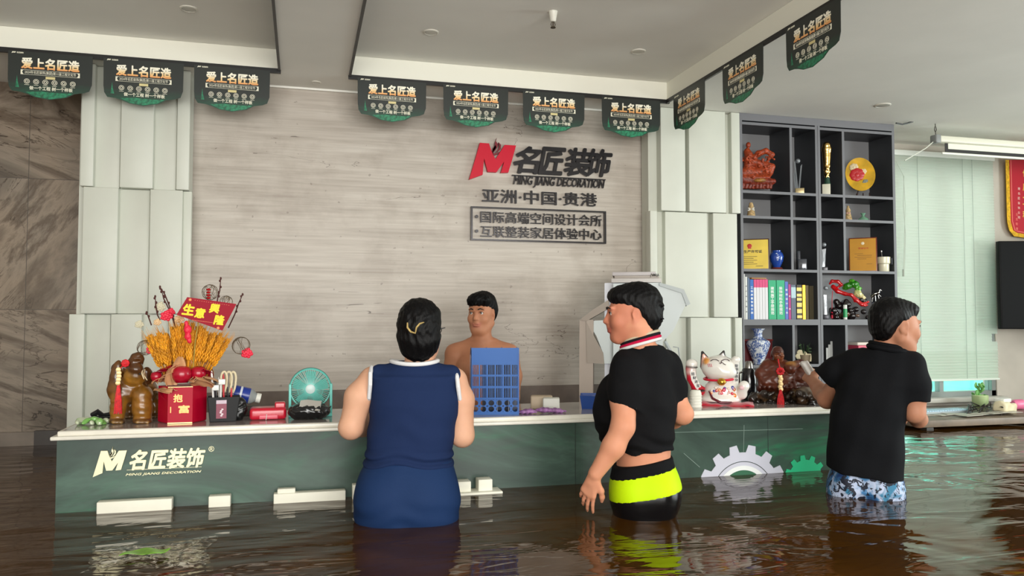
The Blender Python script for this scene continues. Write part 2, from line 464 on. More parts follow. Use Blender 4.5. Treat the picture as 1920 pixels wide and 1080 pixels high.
c1 = k.ramp(n1, [(0.30, (88, 80, 73)), (0.40, (128, 118, 107)), (0.50, (164, 153, 140)), (0.56, (112, 101, 90)), (0.66, (184, 175, 163))])
msk = k.ramp(k.noise(v0, 1.1, 2), [(.48, (0, 0, 0)), (.58, (255, 255, 255))]); vein = k.ramp(k.math('ABSOLUTE', k.math('SUBTRACT', n2, 0.5)), [(0.0, (70, 62, 56)), (0.006, (150, 142, 134)), (0.014, (255, 255, 255))])
cc = k.mix(k.math('MULTIPLY', msk, .8), c1, k.mix(1.0, c1, vein, 'MULTIPLY')); cc = k.mix(.5, cc, k.ramp(k.noise(v0, 1.0, 2, .5), [(.35, (120, 116, 112)), (.5, (150, 128, 104)), (.65, (96, 92, 88))]), 'SOFT_LIGHT')
br = k.node('ShaderNodeTexBrick'); br.offset = 0
fz = k.math('FRACT', k.math('DIVIDE', k.math('SUBTRACT', sx.outputs[2], 1.655), 0.84)); fx = k.math('FRACT', k.math('DIVIDE', k.math('ADD', sx.outputs[0], 1.70), 1.2))
j = k.math('MAXIMUM', k.math('LESS_THAN', fz, 0.004), k.math('LESS_THAN', fx, 0.003))
k.color(k.mix(j, cc, (84, 78, 72))); k.n.remove(br)
struct('wall_left_marble', MB().box(WX0, -0.9, 5.65, 5.75, 0, H), k.m)
# skirting tiles at the foot of the marble, just above the water
b = MB(); b.box(WX0, -1.62, 5.62, 5.65, .6, .885); struct('baseboard_left', b, mat('skirting', (112, 102, 92), .35, var=.15, vs=6))
b = MB(); b.box(-1.62, -1.44, 5.615, 5.65, .6, .89); struct('baseboard_dark', b, mat('skirting_dark', (58, 52, 48), .35))
# back wall: pale horizontal-grain panelling with hairline cracks
k = M_('pale_grain_panel'); k.b.inputs['Roughness'].default_value = 0.42
v = k.coord((0.7, 1, 9)); v2 = k.coord((1.2, 1, 38)); v3 = k.coord((1, 1, 1)); v4 = k.coord((.55, 1, 2.4), loc=(3.1, 0, 1.3))
g1 = k.noise(v, 2.2, 6, 0.6, .3); g2 = k.noise(v2, 2.0, 3, 0.5); g3 = k.noise(v3, 3.5, 5, 0.6); g4 = k.noise(v4, 1.5, 5, .55, 1.2)
base = k.ramp(g1, [(0.3, (168, 157, 145)), (0.55, (190, 180, 168)), (0.75, (203, 195, 184))])
base = k.mix(0.35, base, k.ramp(g2, [(0.3, (160, 148, 136)), (0.7, (206, 198, 187))]), 'MIX')
blot = k.ramp(g3, [(0.34, (228, 224, 221)), (0.5, (255, 255, 255))]); base = k.mix(0.6, base, blot, 'MULTIPLY')
crk = k.math('MULTIPLY', k.math('LESS_THAN', k.math('ABSOLUTE', k.math('SUBTRACT', g4, 0.5)), 0.0022), k.math('GREATER_THAN', k.noise(v3, 1.6, 2), 0.60))
base = k.mix(k.math('MULTIPLY', crk, 0.75), base, (92, 80, 70))
spots = k.math('MULTIPLY', k.math('GREATER_THAN', k.noise(v3, 26, 2), 0.735), 0.5); base = k.mix(spots, base, (120, 108, 98))
k.color(base); grain_m = k.m
struct('wall_back', MB().box(-1.2, 3.0, 5.30, 5.40, 1.135, H).box(-1.2, 3.0, 5.35, 5.4, .0, 1.135), grain_m)
struct('baseboard_back', MB().box(-1.2, 3.0, 5.285, 5.35, 0.0, 1.135), mat('brown_dado', (112, 98, 88), 0.5, var=.12, vs=7))
struct('trim_4', MB().box(-0.66, 2.46, 5.28, 5.30, H - .012, H), mat('white_shadow_gap', (245, 243, 235), .5))
# far wall on the right around the window, side and front walls
wx0, wx1, wz0, wz1 = 4.80, 5.93, 0.93, 2.98
b = MB(); b.box(3.0, wx0, 5.65, 5.8, 0, H); b.box(wx1, WX1, 5.65, 5.8, 0, H); b.box(wx0, wx1, 5.65, 5.8, 0, wz0); b.box(wx0, wx1, 5.65, 5.8, wz1, H)
struct('wall_right_far', b, plaster_m)
b = MB(); b.box(WX0 - .1, WX0, WY0, WY1 + .1, 0, H + .2); struct('wall_left', b, plaster_m)
b = MB()
for y0, y1, z0, z1 in ((WY0, -.5, 0, H + .2), (3.3, WY1 + .1, 0, H + .2), (-.5, 3.3, 0, .95), (-.5, 3.3, 2.8, H + .2)): b.box(WX1, WX1 + .1, y0, y1, z0, z1)
struct('wall_right', b, plaster_m)
b = MB(); b.box(WX0, -2.8, WY0 - .1, WY0, 0, H + .2); b.box(4.0, WX1, WY0 - .1, WY0, 0, H + .2); b.box(-2.8, 4.0, WY0 - .1, WY0, 3.0, H + .2)
struct('wall_front', b, plaster_m)
struct('wall_marble_side', MB().box(-1.0, -.9, 5.4, 5.65, 0, H), plaster_m)
struct('wall_shelf_side', MB().box(2.9, 3.0, 5.4, 5.65, 0, H), plaster_m)

# window 1 (far right) : aluminium frame, glass, lit by the outside
alu = mat('aluminium', (150, 156, 152), 0.35, 0.6)
b = MB(); t = .045
b.box(wx0, wx1, 5.66, 5.74, wz0, wz0 + t); b.box(wx0, wx1, 5.66, 5.74, wz1 - t, wz1); b.box(wx0, wx0 + t, 5.66, 5.74, wz0, wz1); b.box(wx1 - t, wx1, 5.66, 5.74, wz0, wz1); b.box(5.34, 5.38, 5.67, 5.73, wz0, wz1)
win = struct('window_1', b, alu)
gl = mat('window_glass', (235, 250, 248), 0.02, trans=1.0); 
g = MB().box(wx0 + t, wx1 - t, 5.695, 5.701, wz0 + t, wz1 - t).build('window_pane', gl, win, smooth=0)
sill = MB().rbox(wx0 - .03, wx1 + .03, 5.56, 5.66, wz0 - .04, wz0, .006).build('window_sill', mat('sill_stone', (190, 186, 176), .4), win)
# turquoise hoarding standing in the daylight outside
tq = mat('turquoise_panel', (128, 236, 206), 0.6, var=.08, vs=3)
hb = MB(); hb.box(3.6, 9.5, 7.6, 7.65, 0.0, 2.0)
for i in range(8): hb.box(3.6 + i * .8, 3.64 + i * .8, 7.56, 7.6, 0, 2.0)
tag(hb.build('hoarding', tq), 'turquoise panel fence standing outside, seen below the window blind', 'fence')
sun = area('yard_daylight', (6.2, 6.6, 3.6), (math.radians(20), 0, 0), 4, 1.5, 230, (1, .97, .93))

# ---------------------------------------------------------------- flood water
k = M_('muddy_water'); k.b.inputs['Roughness'].default_value = 0.045; k.b.inputs['IOR'].default_value = 1.33
k.b.inputs['Specular IOR Level'].default_value = 0.42
va = k.coord((1.0, 1.0, 1)); vb = k.coord((.7, 2.3, 1), rot=(0, 0, -.26))
w1 = k.noise(vb, 2.6, 3, 0.5, .9); w2 = k.noise(va, 1.1, 2, 0.5, 1.5); w3 = k.noise(vb, 9.0, 2, 0.5, .6)
hgt = k.math('ADD', k.math('ADD', k.math('MULTIPLY', w1, 0.42), k.math('MULTIPLY', w2, 1.2)), k.math('MULTIPLY', w3, 0.022))
x = k.n.new('ShaderNodeBump'); x.inputs['Strength'].default_value = 0.40; x.inputs['Distance'].default_value = 0.05
k.link(hgt, x.inputs['Height']); k.link(x.outputs['Normal'], k.b.inputs['Normal'])
k.color(k.ramp(k.noise(va, 1.4, 5, .6, 1.0), [(0.3, (52, 31, 6)), (0.55, (66, 40, 9)), (0.8, (86, 53, 16))]))
water_m = k.m
b = MB(); b.box(WX0, WX1, WY0, WY1, WATER - .02, WATER)
wo = b.build('flood_water', water_m, None, smooth=0); tag(wo, 'muddy brown flood water covering the whole floor of the room', 'water', kind='stuff')
# ================================================================ wall reliefs
white_m = mat('white_relief_panel', (208, 210, 198), 0.42, var=.012, vs=5)
def pilaster(name, label, spans, rows, ybase, back):
    t = empty(name, (0, 0, 0), 0, label, 'wall pilaster')
    x0 = min(at(a, 400, Y=5.1)[0] for r in spans for a, _, _ in r); x1 = max(at(c, 400, Y=5.1)[0] for r in spans for _, c, _ in r)
    MB().box(x0 + .02, x1 - .02, 5.17, back, 0, H - .001).build('backing', white_m, t, smooth=0)
    for r, (z0, z1) in zip(spans, rows):
        for a, c, d in r:
            xa = at(a, 400, Y=5.1 + d)[0]; xb = at(c, 400, Y=5.1 + d)[0]
            MB().rbox(xa, xb, 5.1 + d, 5.175, z0 + .002, z1 - .002, .004).build('panel', white_m, t, smooth=30)
    return t
rows = [(2.375, H - .001), (1.625, 2.375), (0.82, 1.625)]
pilaster('pilaster', 'white relief-panel pilaster between dark marble and the pale wall', [
    [(148, 173, 0), (173, 223, .045), (223, 285, .0), (285, 329, .045), (329, 353, 0)],
    [(155, 221, 0), (221, 281, .05), (281, 342, 0), (343, 359, .03)],
    [(134, 163, 0), (163, 212, .05), (212, 270, 0), (270, 320, .05), (320, 356, 0)]], rows, 5.1, 5.284)
pilaster('pilaster', 'white relief-panel pilaster beside the grey display shelves', [
    [(1240, 1286, 0), (1286, 1293, .07), (1293, 1362, 0), (1362, 1373, .05), (1373, 1389, 0)],
    [(1219, 1232, .0), (1247, 1326, .02), (1326, 1337, .075), (1337, 1382, 0)],
    [(1247, 1284, .05), (1293, 1368, 0), (1368, 1376, .05), (1376, 1391, 0)]], [(2.365, H - .001), (1.61, 2.365), (.82, 1.61)], 5.1, 5.284)

# ================================================================ wall sign
def pz(px, py, Y): q = at(px, py, Y=Y); return (float(q[0]), float(q[2]))
SY = 5.30
def s5(zx, zy): return pz(840 + zx / 4.5, 240 + zy / 4.5, SY)
EMB = [(262, 132), (338, 138), (360, 205), (392, 270), (428, 215), (470, 150), (565, 155), (535, 265), (500, 382), (437, 384), (466, 290), (400, 380), (328, 376), (297, 262), (290, 330), (285, 400), (172, 440), (225, 262)]
FL = [[(403, 92), (395, 120), (412, 145), (408, 170), (392, 195), (372, 215), (368, 190), (385, 160), (388, 130)],
      [(418, 128), (438, 150), (436, 185), (415, 205), (392, 212), (412, 192), (424, 168)],
      [(392, 150), (398, 175), (380, 200), (374, 222), (366, 200), (372, 175)],
      [(375, 222), (405, 216), (430, 206), (418, 224), (392, 236), (368, 238)]]
ex0, ez0 = s5(172, 440); ex1, ez1 = s5(565, 92)
def norm(pts): return [((s5(*p)[0] - ex0) / (ex1 - ex0), (s5(*p)[1] - ez0) / (ez1 - ez0)) for p in pts]
EMBN = norm(EMB); FLN = [norm(f) for f in FL]
def emblem(box, y, th, m, parent, mb=None, mf=None):
    x0, z0, x1, z1 = box
    b = mb or MB(); b.prism([(x0 + u * (x1 - x0), z0 + v * (z1 - z0)) for u, v in EMBN], y, y + th)
    if mb: 
        for f in FLN: b.prism([(x0 + u * (x1 - x0), z0 + v * (z1 - z0)) for u, v in f], y, y + th)
        return
    o = b.build('emblem', m, parent, smooth=0)
    c = MB()
    for f in FLN: c.prism([(x0 + u * (x1 - x0), z0 + v * (z1 - z0)) for u, v in f], y - .002, y + th)
    c.build('flame_emblem', mf or m, parent, smooth=0); return o
red_m = mat('sign_red', (204, 8, 44), 0.45, spec=.3)
steel_m = mat('sign_black_steel', (58, 56, 58), 0.22, 0.55)
flame_m = mat('sign_flame', (120, 14, 34), 0.3)
t = empty('wall_sign', (at(1000, 350, Y=SY)[0], SY, 2.3), 0, 'company logo sign with red letter M and dark steel characters on the pale wall', 'sign')
ox, oz = t.location.x, t.location.z
def rel(p): return (p[0] - ox, p[1] - oz)
a, c = rel(s5(172, 440)), rel(s5(565, 92)); emblem((a[0], a[1], c[0], c[1]), -.03, .028, red_m, t, mf=flame_m)
def stext(s, z5, name, **kw):
    x0, z0 = rel(s5(z5[0], z5[3])); x1, z1 = rel(s5(z5[2], z5[1])); text(s, (x0, z0, x1, z1), -.025, .023, name, steel_m, t, **kw)
for ch, bx in (('名', (545, 165, 790, 386)), ('匠', (752, 172, 992, 396)), ('装', (970, 178, 1210, 408)), ('饰', (1165, 186, 1382, 412))):
    # characters step down with the slope of the view, so each is fitted to its own corners
    stext(ch, bx, 'character', bold=.034, shear=.22)
stext('MING JIANG DECORATION', (545, 442, 1315, 500), 'lettering', bold=.02, shear=.28)
b = MB(); x0, z0 = rel(s5(535, 402)); x1, z1 = rel(s5(1322, 441)); zz = (z0 + z1) / 2; b.box(x0, x1, -.02, -.001, zz - .004, zz + .004); b.build('rule', steel_m, t, smooth=0)
x0, z0 = rel(s5(283, 655)); x1, z1 = rel(s5(1250, 535)); zA = rel(s5(340, 632))[1]; zB = rel(s5(340, 515))[1]
text('亚洲·中国·贵港', (x0, zA, x1, zB), -.022, .02, 'lettering', steel_m, t, bold=.016)
fx0 = rel(s5(188, 700))[0]; fx1 = rel(s5(1322, 800))[0]; fz1 = rel(s5(188, 664))[1]; fz0 = rel(s5(188, 950))[1]
b = MB(); b.ring([(fx0, fz0), (fx1, fz0), (fx1, fz1), (fx0, fz1)], [(fx0 + .011, fz0 + .011), (fx1 - .011, fz0 + .011), (fx1 - .011, fz1 - .011), (fx0 + .011, fz1 - .011)], -.03, -.001); b.build('frame', steel_m, t, smooth=0)
hh = fz1 - fz0
for i, s in enumerate(('国际高端空间设计会所', '互联整装家居体验中心')):
    z1 = fz1 - hh * (.12 + .43 * i); z0 = z1 - hh * .34
    text(s, (fx0 + .068, z0, fx1 - .03, z1), -.022, .02, 'lettering', steel_m, t, bold=.012)
    b = MB(); b.cyl((fx0 + .042, -.02, (z0 + z1) / 2), (fx0 + .042, 0, (z0 + z1) / 2), .011); b.build('bullet_point', steel_m, t)

# ================================================================ hanging banners
k = M_('banner_film'); k.b.inputs['Roughness'].default_value = .38
sx = k.n.new('ShaderNodeSeparateXYZ'); k.link(k.coord(), sx.inputs[0])
nz = k.noise(k.coord((9, 9, 22)), 1.3, 4, .6, 1.2)
gz = k.math('ADD', k.math('MULTIPLY', sx.outputs[2], -3.2), k.math('MULTIPLY', nz, .35))
k.color(k.ramp(gz, [(0.0, (38, 42, 39)), (.72, (38, 44, 40)), (1.0, (30, 78, 58))])); banner_m = k.m
k = M_('banner_gold'); k.b.inputs['Roughness'].default_value = .4
sx = k.n.new('ShaderNodeSeparateXYZ'); k.link(k.coord(), sx.inputs[0])
k.color(k.ramp(k.math('MULTIPLY', k.math('ADD', sx.outputs[2], .10), 15.0), [(0.0, (236, 140, 66)), (0.35, (250, 214, 150)), (.7, (255, 250, 230))])); gold_print = k.m
cream_print = mat('cream_print', (240, 236, 214), .45); green_print = mat('green_print', (34, 112, 80), .4, var=.35, vs=60)
ytag = mat('yellow_print', (222, 208, 150), .5)
def make_banner():
    t = empty('hanging_banner')
    O = [(-.215, 0), (.215, 0), (.213, -.165), (.200, -.203), (.175, -.214), (.125, -.224), (.085, -.248), (.0, -.266), (-.075, -.256), (-.115, -.240), (-.15, -.230), (-.192, -.226), (-.208, -.20), (-.213, -.16)]
    MB().prism(O, 0, .0025).build('banner_sheet', banner_m, t, smooth=0)
    text('爱上名匠造', (-.148, -.098, .148, -.032), -.0012, .001, 'headline', gold_print, t, bold=.035)
    b = MB()
    for sgn in (-1, 1):
        b.prism([(sgn * .150, -.103), (sgn * .136, -.103), (sgn * .143, -.115), (sgn * .136, -.129), (sgn * .150, -.129)], -.001, 0)
    b.box(-.15, .15, -.001, 0, -.1045, -.103); b.box(-.15, .15, -.001, 0, -.1305, -.129)
    text('2024年名匠装饰(集团)第11届工程文化节', (-.13, -.127, .13, -.107), -.001, .001, '', None, None, bold=.006, mb=b)
    b.build('subtitle', cream_print, t, smooth=0)
    MB().box(-.024, .024, -.001, 0, -.150, -.136).build('label_tag', ytag, t, smooth=0)
    b = MB()
    for i in range(6):
        cx = -.118 + i * .0465; cz = -.168
        for ro, ri in ((.0145, .012), (.008, .005)):
            n = 20; P = lambda r: [(cx + r * math.cos(2 * PI * q / n), cz + r * math.sin(2 * PI * q / n)) for q in range(n)]
            b.ring(P(ro), P(ri), -.001, 0)
        b.box(cx - .012, cx + .012, -.001, 0, -.189, -.187)
    b.build('icon_row', cream_print, t, smooth=0)
    text('做一个工程 树一个样板', (-.105, -.215, .115, -.193), -.001, .001, 'slogan', cream_print, t, bold=.02)
    b = MB(); b.prism([(-.125, -.228), (-.04, -.222), (.05, -.226), (.115, -.222), (.075, -.247), (0, -.262), (-.07, -.253)], -.0006, 0)
    b.prism([(-.175, -.205), (-.171, -.17), (-.168, -.135), (-.164, -.17), (-.156, -.205)], -.0006, 0)
    b.build('swoosh', green_print, t, smooth=0)
    b = MB(); emblem((-.198, -.014, -.176, -.002), -.001, .001, None, None, mb=b); text('名匠装饰', (-.172, -.013, -.138, -.004), -.001, .001, '', None, None, mb=b, bold=.03)
    b.build('small_logo', cream_print, t, smooth=0)
    return t
ban = make_banner()
ords = ['leftmost of all, over the dark marble', 'hanging in front of the left white pilaster', 'third from the left, last of the left row before the gap']
bl = []
for i, xc in enumerate((-1.387, -.901, -.414)): bl.append((xc, TY - .034, 0, 'dark green printed banner, ' + ords[i]))
ords = ['first of the middle row, right after the gap', 'second of the middle row, above bare wall', 'third of the middle row, above the sign characters', 'last of the middle row, at the ceiling corner']
for i, xc in enumerate((.537, 1.076, 1.605, 2.158)): bl.append((xc, TY - .034, 0, 'dark green printed banner, ' + ords[i]))
ords = ['first of the slanting row, farthest from the camera', 'in the middle of the slanting row at right', 'nearest of the slanting row, cut by the top edge']
for i, yc in enumerate((4.61, 3.965, 3.325)): bl.append((T2R - .030, yc, -PI / 2, 'dark green printed banner, ' + ords[i]))
for i, (x, y, rz, lb) in enumerate(bl):
    o = ban if i == 0 else copy_tree(ban)
    o.location = (x, y, H - .012); o.rotation_euler = (0, 0.0, rz); tag(o, lb, 'banner', 'dark green banners along the ceiling edge')

# ================================================================ ceiling fittings
ring_m = mat('downlight_ring', (228, 224, 212), .4); lens_m = mat('downlight_lens', (205, 202, 190), .25)
def downlight(x, y, z, r, label):
    t = empty('downlight', (x, y, z), 0, label, 'ceiling light', 'round ceiling downlights')
    MB().lathe([(r * .78, -.001), (r * .82, -.006), (r, -.003), (r, .0)], 28).build('bezel', ring_m, t)
    MB().lathe([(r * .2, -.0065), (r * .76, -.005), (r * .76, 0)], 24).build('lens', lens_m, t)
for px, py, z, r, lb in ((354, 16, HT, .045, 'round downlight in the left ceiling tray'), (808, 60, HT, .045, 'round downlight in the middle ceiling tray, left of the sprinkler'),
                     (1197, 96, HT, .045, 'round downlight in the middle ceiling tray, right of the sprinkler'), (1655, 197, H, .055, 'round downlight on the low ceiling before the display shelves'),
                     (593, 154, H, .03, 'tiny round downlight on the ceiling strip beside the left banners'), (790, 173, H, .03, 'tiny round downlight half hidden between two middle banners')):
    q = at(px, py, Z=z); downlight(q[0], q[1], z, r, lb)
q = at(1037, 22, Z=HT)
t = empty('sprinkler', (q[0], q[1], HT), 0, 'white fire sprinkler head hanging from the middle ceiling tray', 'sprinkler')
MB().lathe([(.011, -.055), (.016, -.05), (.024, -.004), (.026, 0)], 20).build('cup', mat('sprinkler_white', (225, 222, 210), .4), t)
b = MB(); chrome = mat('chrome', (180, 180, 178), .15, 1.0)
for s in (-1, 1): b.tube([(s * .006, 0, -.055), (s * .012, 0, -.07), (s * .005, 0, -.085)], .002)
b.cyl((0, 0, -.055), (0, 0, -.083), .003); b.lathe([(.014, -.088), (.014, -.085)], 16)
b.build('deflector', mat('dark_brass', (90, 76, 60), .3, .8), t)
q = at(1754, 228, Z=H)

# ================================================================ service counter
CX0, CX1, CY = -0.960, 2.86, 3.62
k = M_('counter_film'); k.b.inputs['Roughness'].default_value = .3; k.b.inputs['Specular IOR Level'].default_value = .3
v = k.coord((1, 1, 2.0)); n1 = k.noise(v, 1.1, 5, .6, 1.6); n2 = k.noise(k.coord((.8, 1, 2.6), rot=(0, .5, 0), loc=(2, 0, 0)), 1.6, 5, .62, 1.0)
base = k.ramp(n1, [(0.35, (48, 60, 55)), (0.52, (64, 82, 73)), (0.72, (86, 112, 99))])
wisp = k.ramp(n2, [(0.52, (0, 0, 0)), (0.60, (90, 90, 90)), (0.70, (205, 205, 205))])
sp = k.n.new('ShaderNodeSeparateColor'); k.link(wisp, sp.inputs[0])
k.color(k.mix(sp.outputs[0], base, (40, 138, 92))); film_m = k.m
ct_m = mat('counter_stone', (226, 222, 210), .22, var=.03, vs=9); ct2 = mat('counter_top_grey', (150, 144, 140), .12, var=.06, vs=7)
t = empty('service_counter', (0, 3.9, 0), 0, 'long reception counter with dark green printed front and white stone top', 'counter')
Yo = 3.9
MB().box(CX0, CX1, CY - Yo, 4.12 - Yo, 0, 1.10).build('front_panel', film_m, t, smooth=0)
b = MB(); b.rbox(CX0 - .016, CX1 + .02, CY - .04 - Yo, 4.18 - Yo, 1.098, 1.114, .005); b.rbox(CX0 + .004, CX1 + .005, CY - .018 - Yo, 4.17 - Yo, 1.112, 1.133, .006)
b.build('countertop', ct_m, t)
MB().box(CX0 + .02, CX1 - .01, CY + .0 - Yo, 4.15 - Yo, 1.1325, 1.1336).build('top_inlay', ct2, t, smooth=0)
CT = 1.1337
gold_l = mat('counter_logo_gold', (232, 226, 186), .3, .15)
yf = CY - Yo
def cz(px, py): return pz(px, py, CY)
a, c = cz(175, 894), cz(239, 834); emblem((a[0], a[1], c[0], c[1]), yf - .010, .009, gold_l, t)
a, c = cz(243, 882), cz(386, 838)
# italic characters over the slogan line
text('名匠装饰', (a[0], a[1], c[0], c[1]), yf - .010, .009, 'lettering', gold_l, t, bold=.034, shear=.22)
a, c = cz(236, 893), cz(378, 881); text('MING JIANG DECORATION', (a[0], a[1], c[0], c[1]), yf - .008, .007, 'lettering', gold_l, t, bold=.02, shear=.28)
a, c = cz(238, 881.5), cz(378, 880.5); MB().box(a[0], c[0], yf - .004, yf, a[1], a[1] + .0015).build('rule', gold_l, t, smooth=0)
a, c = cz(391, 847), cz(402, 836); text('®', (a[0], a[1], c[0], c[1]), yf - .005, .004, 'registered_mark', gold_l, t)
# printed gears near the right end
def circ(cx, cz_, r, n=64, a0=0): return [(cx + r * math.cos(a0 + 2 * PI * i / n), cz_ + r * math.sin(a0 + 2 * PI * i / n)) for i in range(n)]
def gearpts(cx, cz_, r, rt, n):
    P = []
    for i in range(n):
        a = 2 * PI * (i + .25) / n; w = 2 * PI / n
        for da, rr in ((-.30, r), (-.19, rt), (.19, rt), (.30, r), (.5, r)): P.append((cx + rr * math.cos(a + da * w), cz_ + rr * math.sin(a + da * w)))
    return P
g0 = cz(1393, 931); g1 = cz(1393, 848); R1 = g1[1] - g0[1]
lil = mat('gear_silver_print', (196, 196, 208), .35); wht = mat('gear_white_print', (226, 228, 226), .4); grn = mat('gear_green_print', (52, 100, 74), .4); gdk = mat('gear_dark_print', (40, 50, 46), .4)
def clip_low(b, zc=.55): return b
gp = gearpts(g0[0], g0[1], R1, R1 * 1.17, 15)
MB().prism(gp, yf - .003, yf).build('gear_print', lil, t, smooth=0)
b = MB(); b.ring(circ(*g0, R1 * .80), circ(*g0, R1 * .785), yf - .0036, yf - .002); b.build('gear_ring', gdk, t, smooth=0)
MB().prism(circ(*g0, R1 * .70), yf - .0040, yf - .002).build('gear_ring', wht, t, smooth=0)
MB().prism(circ(*g0, R1 * .60), yf - .0046, yf - .002).build('gear_ring', grn, t, smooth=0)
MB().prism(gearpts(g0[0], g0[1], R1 * .36, R1 * .42, 40), yf - .0052, yf - .002).build('gear_ring', wht, t, smooth=0)
g2 = cz(1510, 899); g3 = cz(1510, 862); R2 = g3[1] - g2[1]
MB().prism(gearpts(g2[0], g2[1], R2, R2 * 1.24, 12), yf - .0026, yf).build('small_gear_print', mat('gear_emerald_print', (44, 190, 134), .35), t, smooth=0)
MB().prism(gearpts(g2[0], g2[1] - .004, R2 * .30, R2 * .42, 9), yf - .0034, yf).build('small_gear_hub', wht, t, smooth=0)
b = MB()
for p_, q_ in (((1282, 850), (1312, 876)), ((1395, 797), (1394, 847)), ((1262, 811), (1505, 804))):
    a, c = cz(*p_), cz(*q_); b.tube([(a[0], yf, a[1]), (c[0], yf, c[1])], .0016, 5)
b.build('printed_line', mat('print_line', (120, 140, 130), .4), t, smooth=0)
for x_ in (CX0 + 2.24, 2.33): MB().box(x_, x_ + .003, yf - .001, yf + .001, .5, 1.09).build('panel_joint', gdk, t, smooth=0)

# pale blocks lying against the counter at the water line
foam = mat('foam_white', (236, 234, 218), .6, var=.02, vs=8)
def foam_block(x0p, x1p, yb, yt, label, extra=None, dy=.05):
    Yb = CY - dy - .006; yw = yb
    a = pz(x0p, yt, Yb); c = pz(x1p, yb, Yb); a = (a[0], WATER + (yb - yt) * .0024)
    t = empty('foam_block', ((a[0] + c[0]) / 2, Yb, WATER - .03), 0, label, 'foam block', 'pale foam blocks floating by the counter')
    w = (c[0] - a[0]) / 2; b = MB(); b.rbox(-w, w, 0, dy, 0, a[1] - WATER + .03, .004)
    if extra: extra(b, w, a[1] - WATER + .03, dy)
    b.build('block', foam, t); return t
foam_block(181, 322, 953, 934, 'longest pale foam block floating below the counter logo')
foam_block(391, 432, 944, 925, 'short square pale foam block floating below the red fruit box')
foam_block(513, 648, 941, 924, 'long pale foam block with a raised knob, left of the woman', lambda b, w, h, d: b.rbox(-w + .015, -w + .09, .01, d, h - .002, h + .018, .004))
foam_block(661, 690, 936, 910, 'pale foam block partly hidden behind the woman in navy')
def plank(b, w, h, d):
    b.rbox(-w + .02, -w + .085, .03, d, h - .002, h + .045, .003); b.rbox(-w + .12, -w + .185, .03, d, h - .002, h + .05, .003)
foam_block(851, 943, 921, 917, 'flat foam plank with two cubes on it, right of the woman', plank, dy=.10)
# ================================================================ display shelves
SF, SB = 5.10, 5.36
frame_m = mat('shelf_edge_grey', (112, 112, 116), .5); dark_m = mat('shelf_charcoal', (50, 52, 56), .45, var=.05, vs=8); backp_m = mat('shelf_back_grey', (132, 132, 134), .55)
xv = lambda px: float(at(px, 420, Y=SF)[0])
SX0, SX1 = xv(1389), xv(1680); xm = (xv(1530) + xv(1541)) / 2
t = empty('display_cabinet', ((SX0 + SX1) / 2, SF, 0), 0, 'tall grey display shelving full of trophies and books against the far wall', 'cabinet')
cx = t.location.x
def board(name, x0, x1, z0, z1, y0=SF):
    o = MB().box(x0 - cx, x1 - cx, y0 + .004 - SF, SB - SF, z0, z1).build(name, dark_m, t, smooth=0)
    MB().box(x0 - cx, x1 - cx, y0 - SF, y0 + .004 - SF, z0, z1).build('edge_band', frame_m, o, smooth=0)
TH = .020
D = .030
board('side_panel', SX0 - .0, SX0 + .02, .82, H - .002); board('side_panel', SX1 - .022, SX1, .82, H - .002)
board('centre_panel', xm - .021, xm - .0015, .82, 3.055); board('centre_panel', xm + .0015, xm + .021, .82, 3.055)
board('header_panel', SX0 + .02, SX1 - .022, 3.055, H - .002)
dl, dr = xv(1485), xv(1583.5)
zs = [3.035, 2.53, 2.345, 1.955, 1.575, 1.255]
for i, z in enumerate(zs):
    th = TH if i != 4 else .042
    board('shelf_board', SX0 + .02, xm - .021, z - th / 2, z + th / 2); board('shelf_board', xm + .021, SX1 - .022, z - th / 2, z + th / 2)
for za, zb in ((2.54, 3.025), (2.355, 2.52), (1.965, 2.335), (1.265, 1.554)):
    board('divider', dl - .01, dl + .01, za, zb); board('divider', dr - .01, dr + .01, za, zb)
MB().box(SX0 + .02 - cx, SX1 - .02 - cx, SB - SF, SB - SF + .012, .82, H - .002).build('back_panel', backp_m, t, smooth=0)
Z1, Z2, Z3, Z4, Z5 = 2.54, 2.355, 1.965, 1.596, 1.265
def sh(px, z, Y=5.2): return Fr(px, Y, z)

# --- carved reddish wood sculpture (top left cell)
f = sh(1422, Z1, 5.235); t = f.root('wood_carving', 'red-orange carved wood sculpture with rider on a scroll base, top left shelf', 'sculpture')
wood = mat('carved_red_wood', rough=.42, attr=True, var=.35, vs=70, bump=.8)
P = f.p; c1, c2, c3 = (196, 82, 44), (150, 54, 32), (190, 130, 52)
s = SDF(); rnd = random.Random(4)
for q in range(9): s.cone(P(1392 + q * 6.6, 352, -.0), P(1396 + q * 6.2, 340 + (q % 3) * 2, 0), .012, .010, .012, c2)
s.cone(P(1390, 338, 0), P(1450, 340, 0), .022, .02, .02, c2); s.ell(P(1425, 338, -.03), (.045, .008, .014), k=.004, col=c3)
s.cone(P(1394, 325, 0), P(1440, 322, 0), .04, .04, .03, c1); s.cone(P(1400, 300, 0), P(1448, 312, 0), .028, .022, .03, c1)
s.cone(P(1404, 290, 0), P(1403, 318, 0), .030, .036, .02, c1); s.ell(P(1403, 272, 0), (.018, .018, .023), k=.008, col=c1); s.ell(P(1401, 285, 0), (.026, .022, .03), k=.01, col=c1)
s.chain([P(1410, 300, .0), P(1422, 288, 0), P(1436, 283, 0), P(1448, 290, 0), P(1440, 300, 0)], [.016, .022, .02, .016, .012], .012, c1)
for q in range(26):
    a = P(1396 + rnd.random() * 50, 290 + rnd.random() * 42, -.02 - rnd.random() * .02); b2 = a + Vector((rnd.uniform(-.035, .035), rnd.uniform(-.01, .01), rnd.uniform(-.03, .03)))
    mid = (a + b2) / 2 + Vector((rnd.uniform(-.015, .015), -.008, rnd.uniform(-.015, .015))); s.chain([a, mid, b2], [.004, .0075, .004], .005, c1)
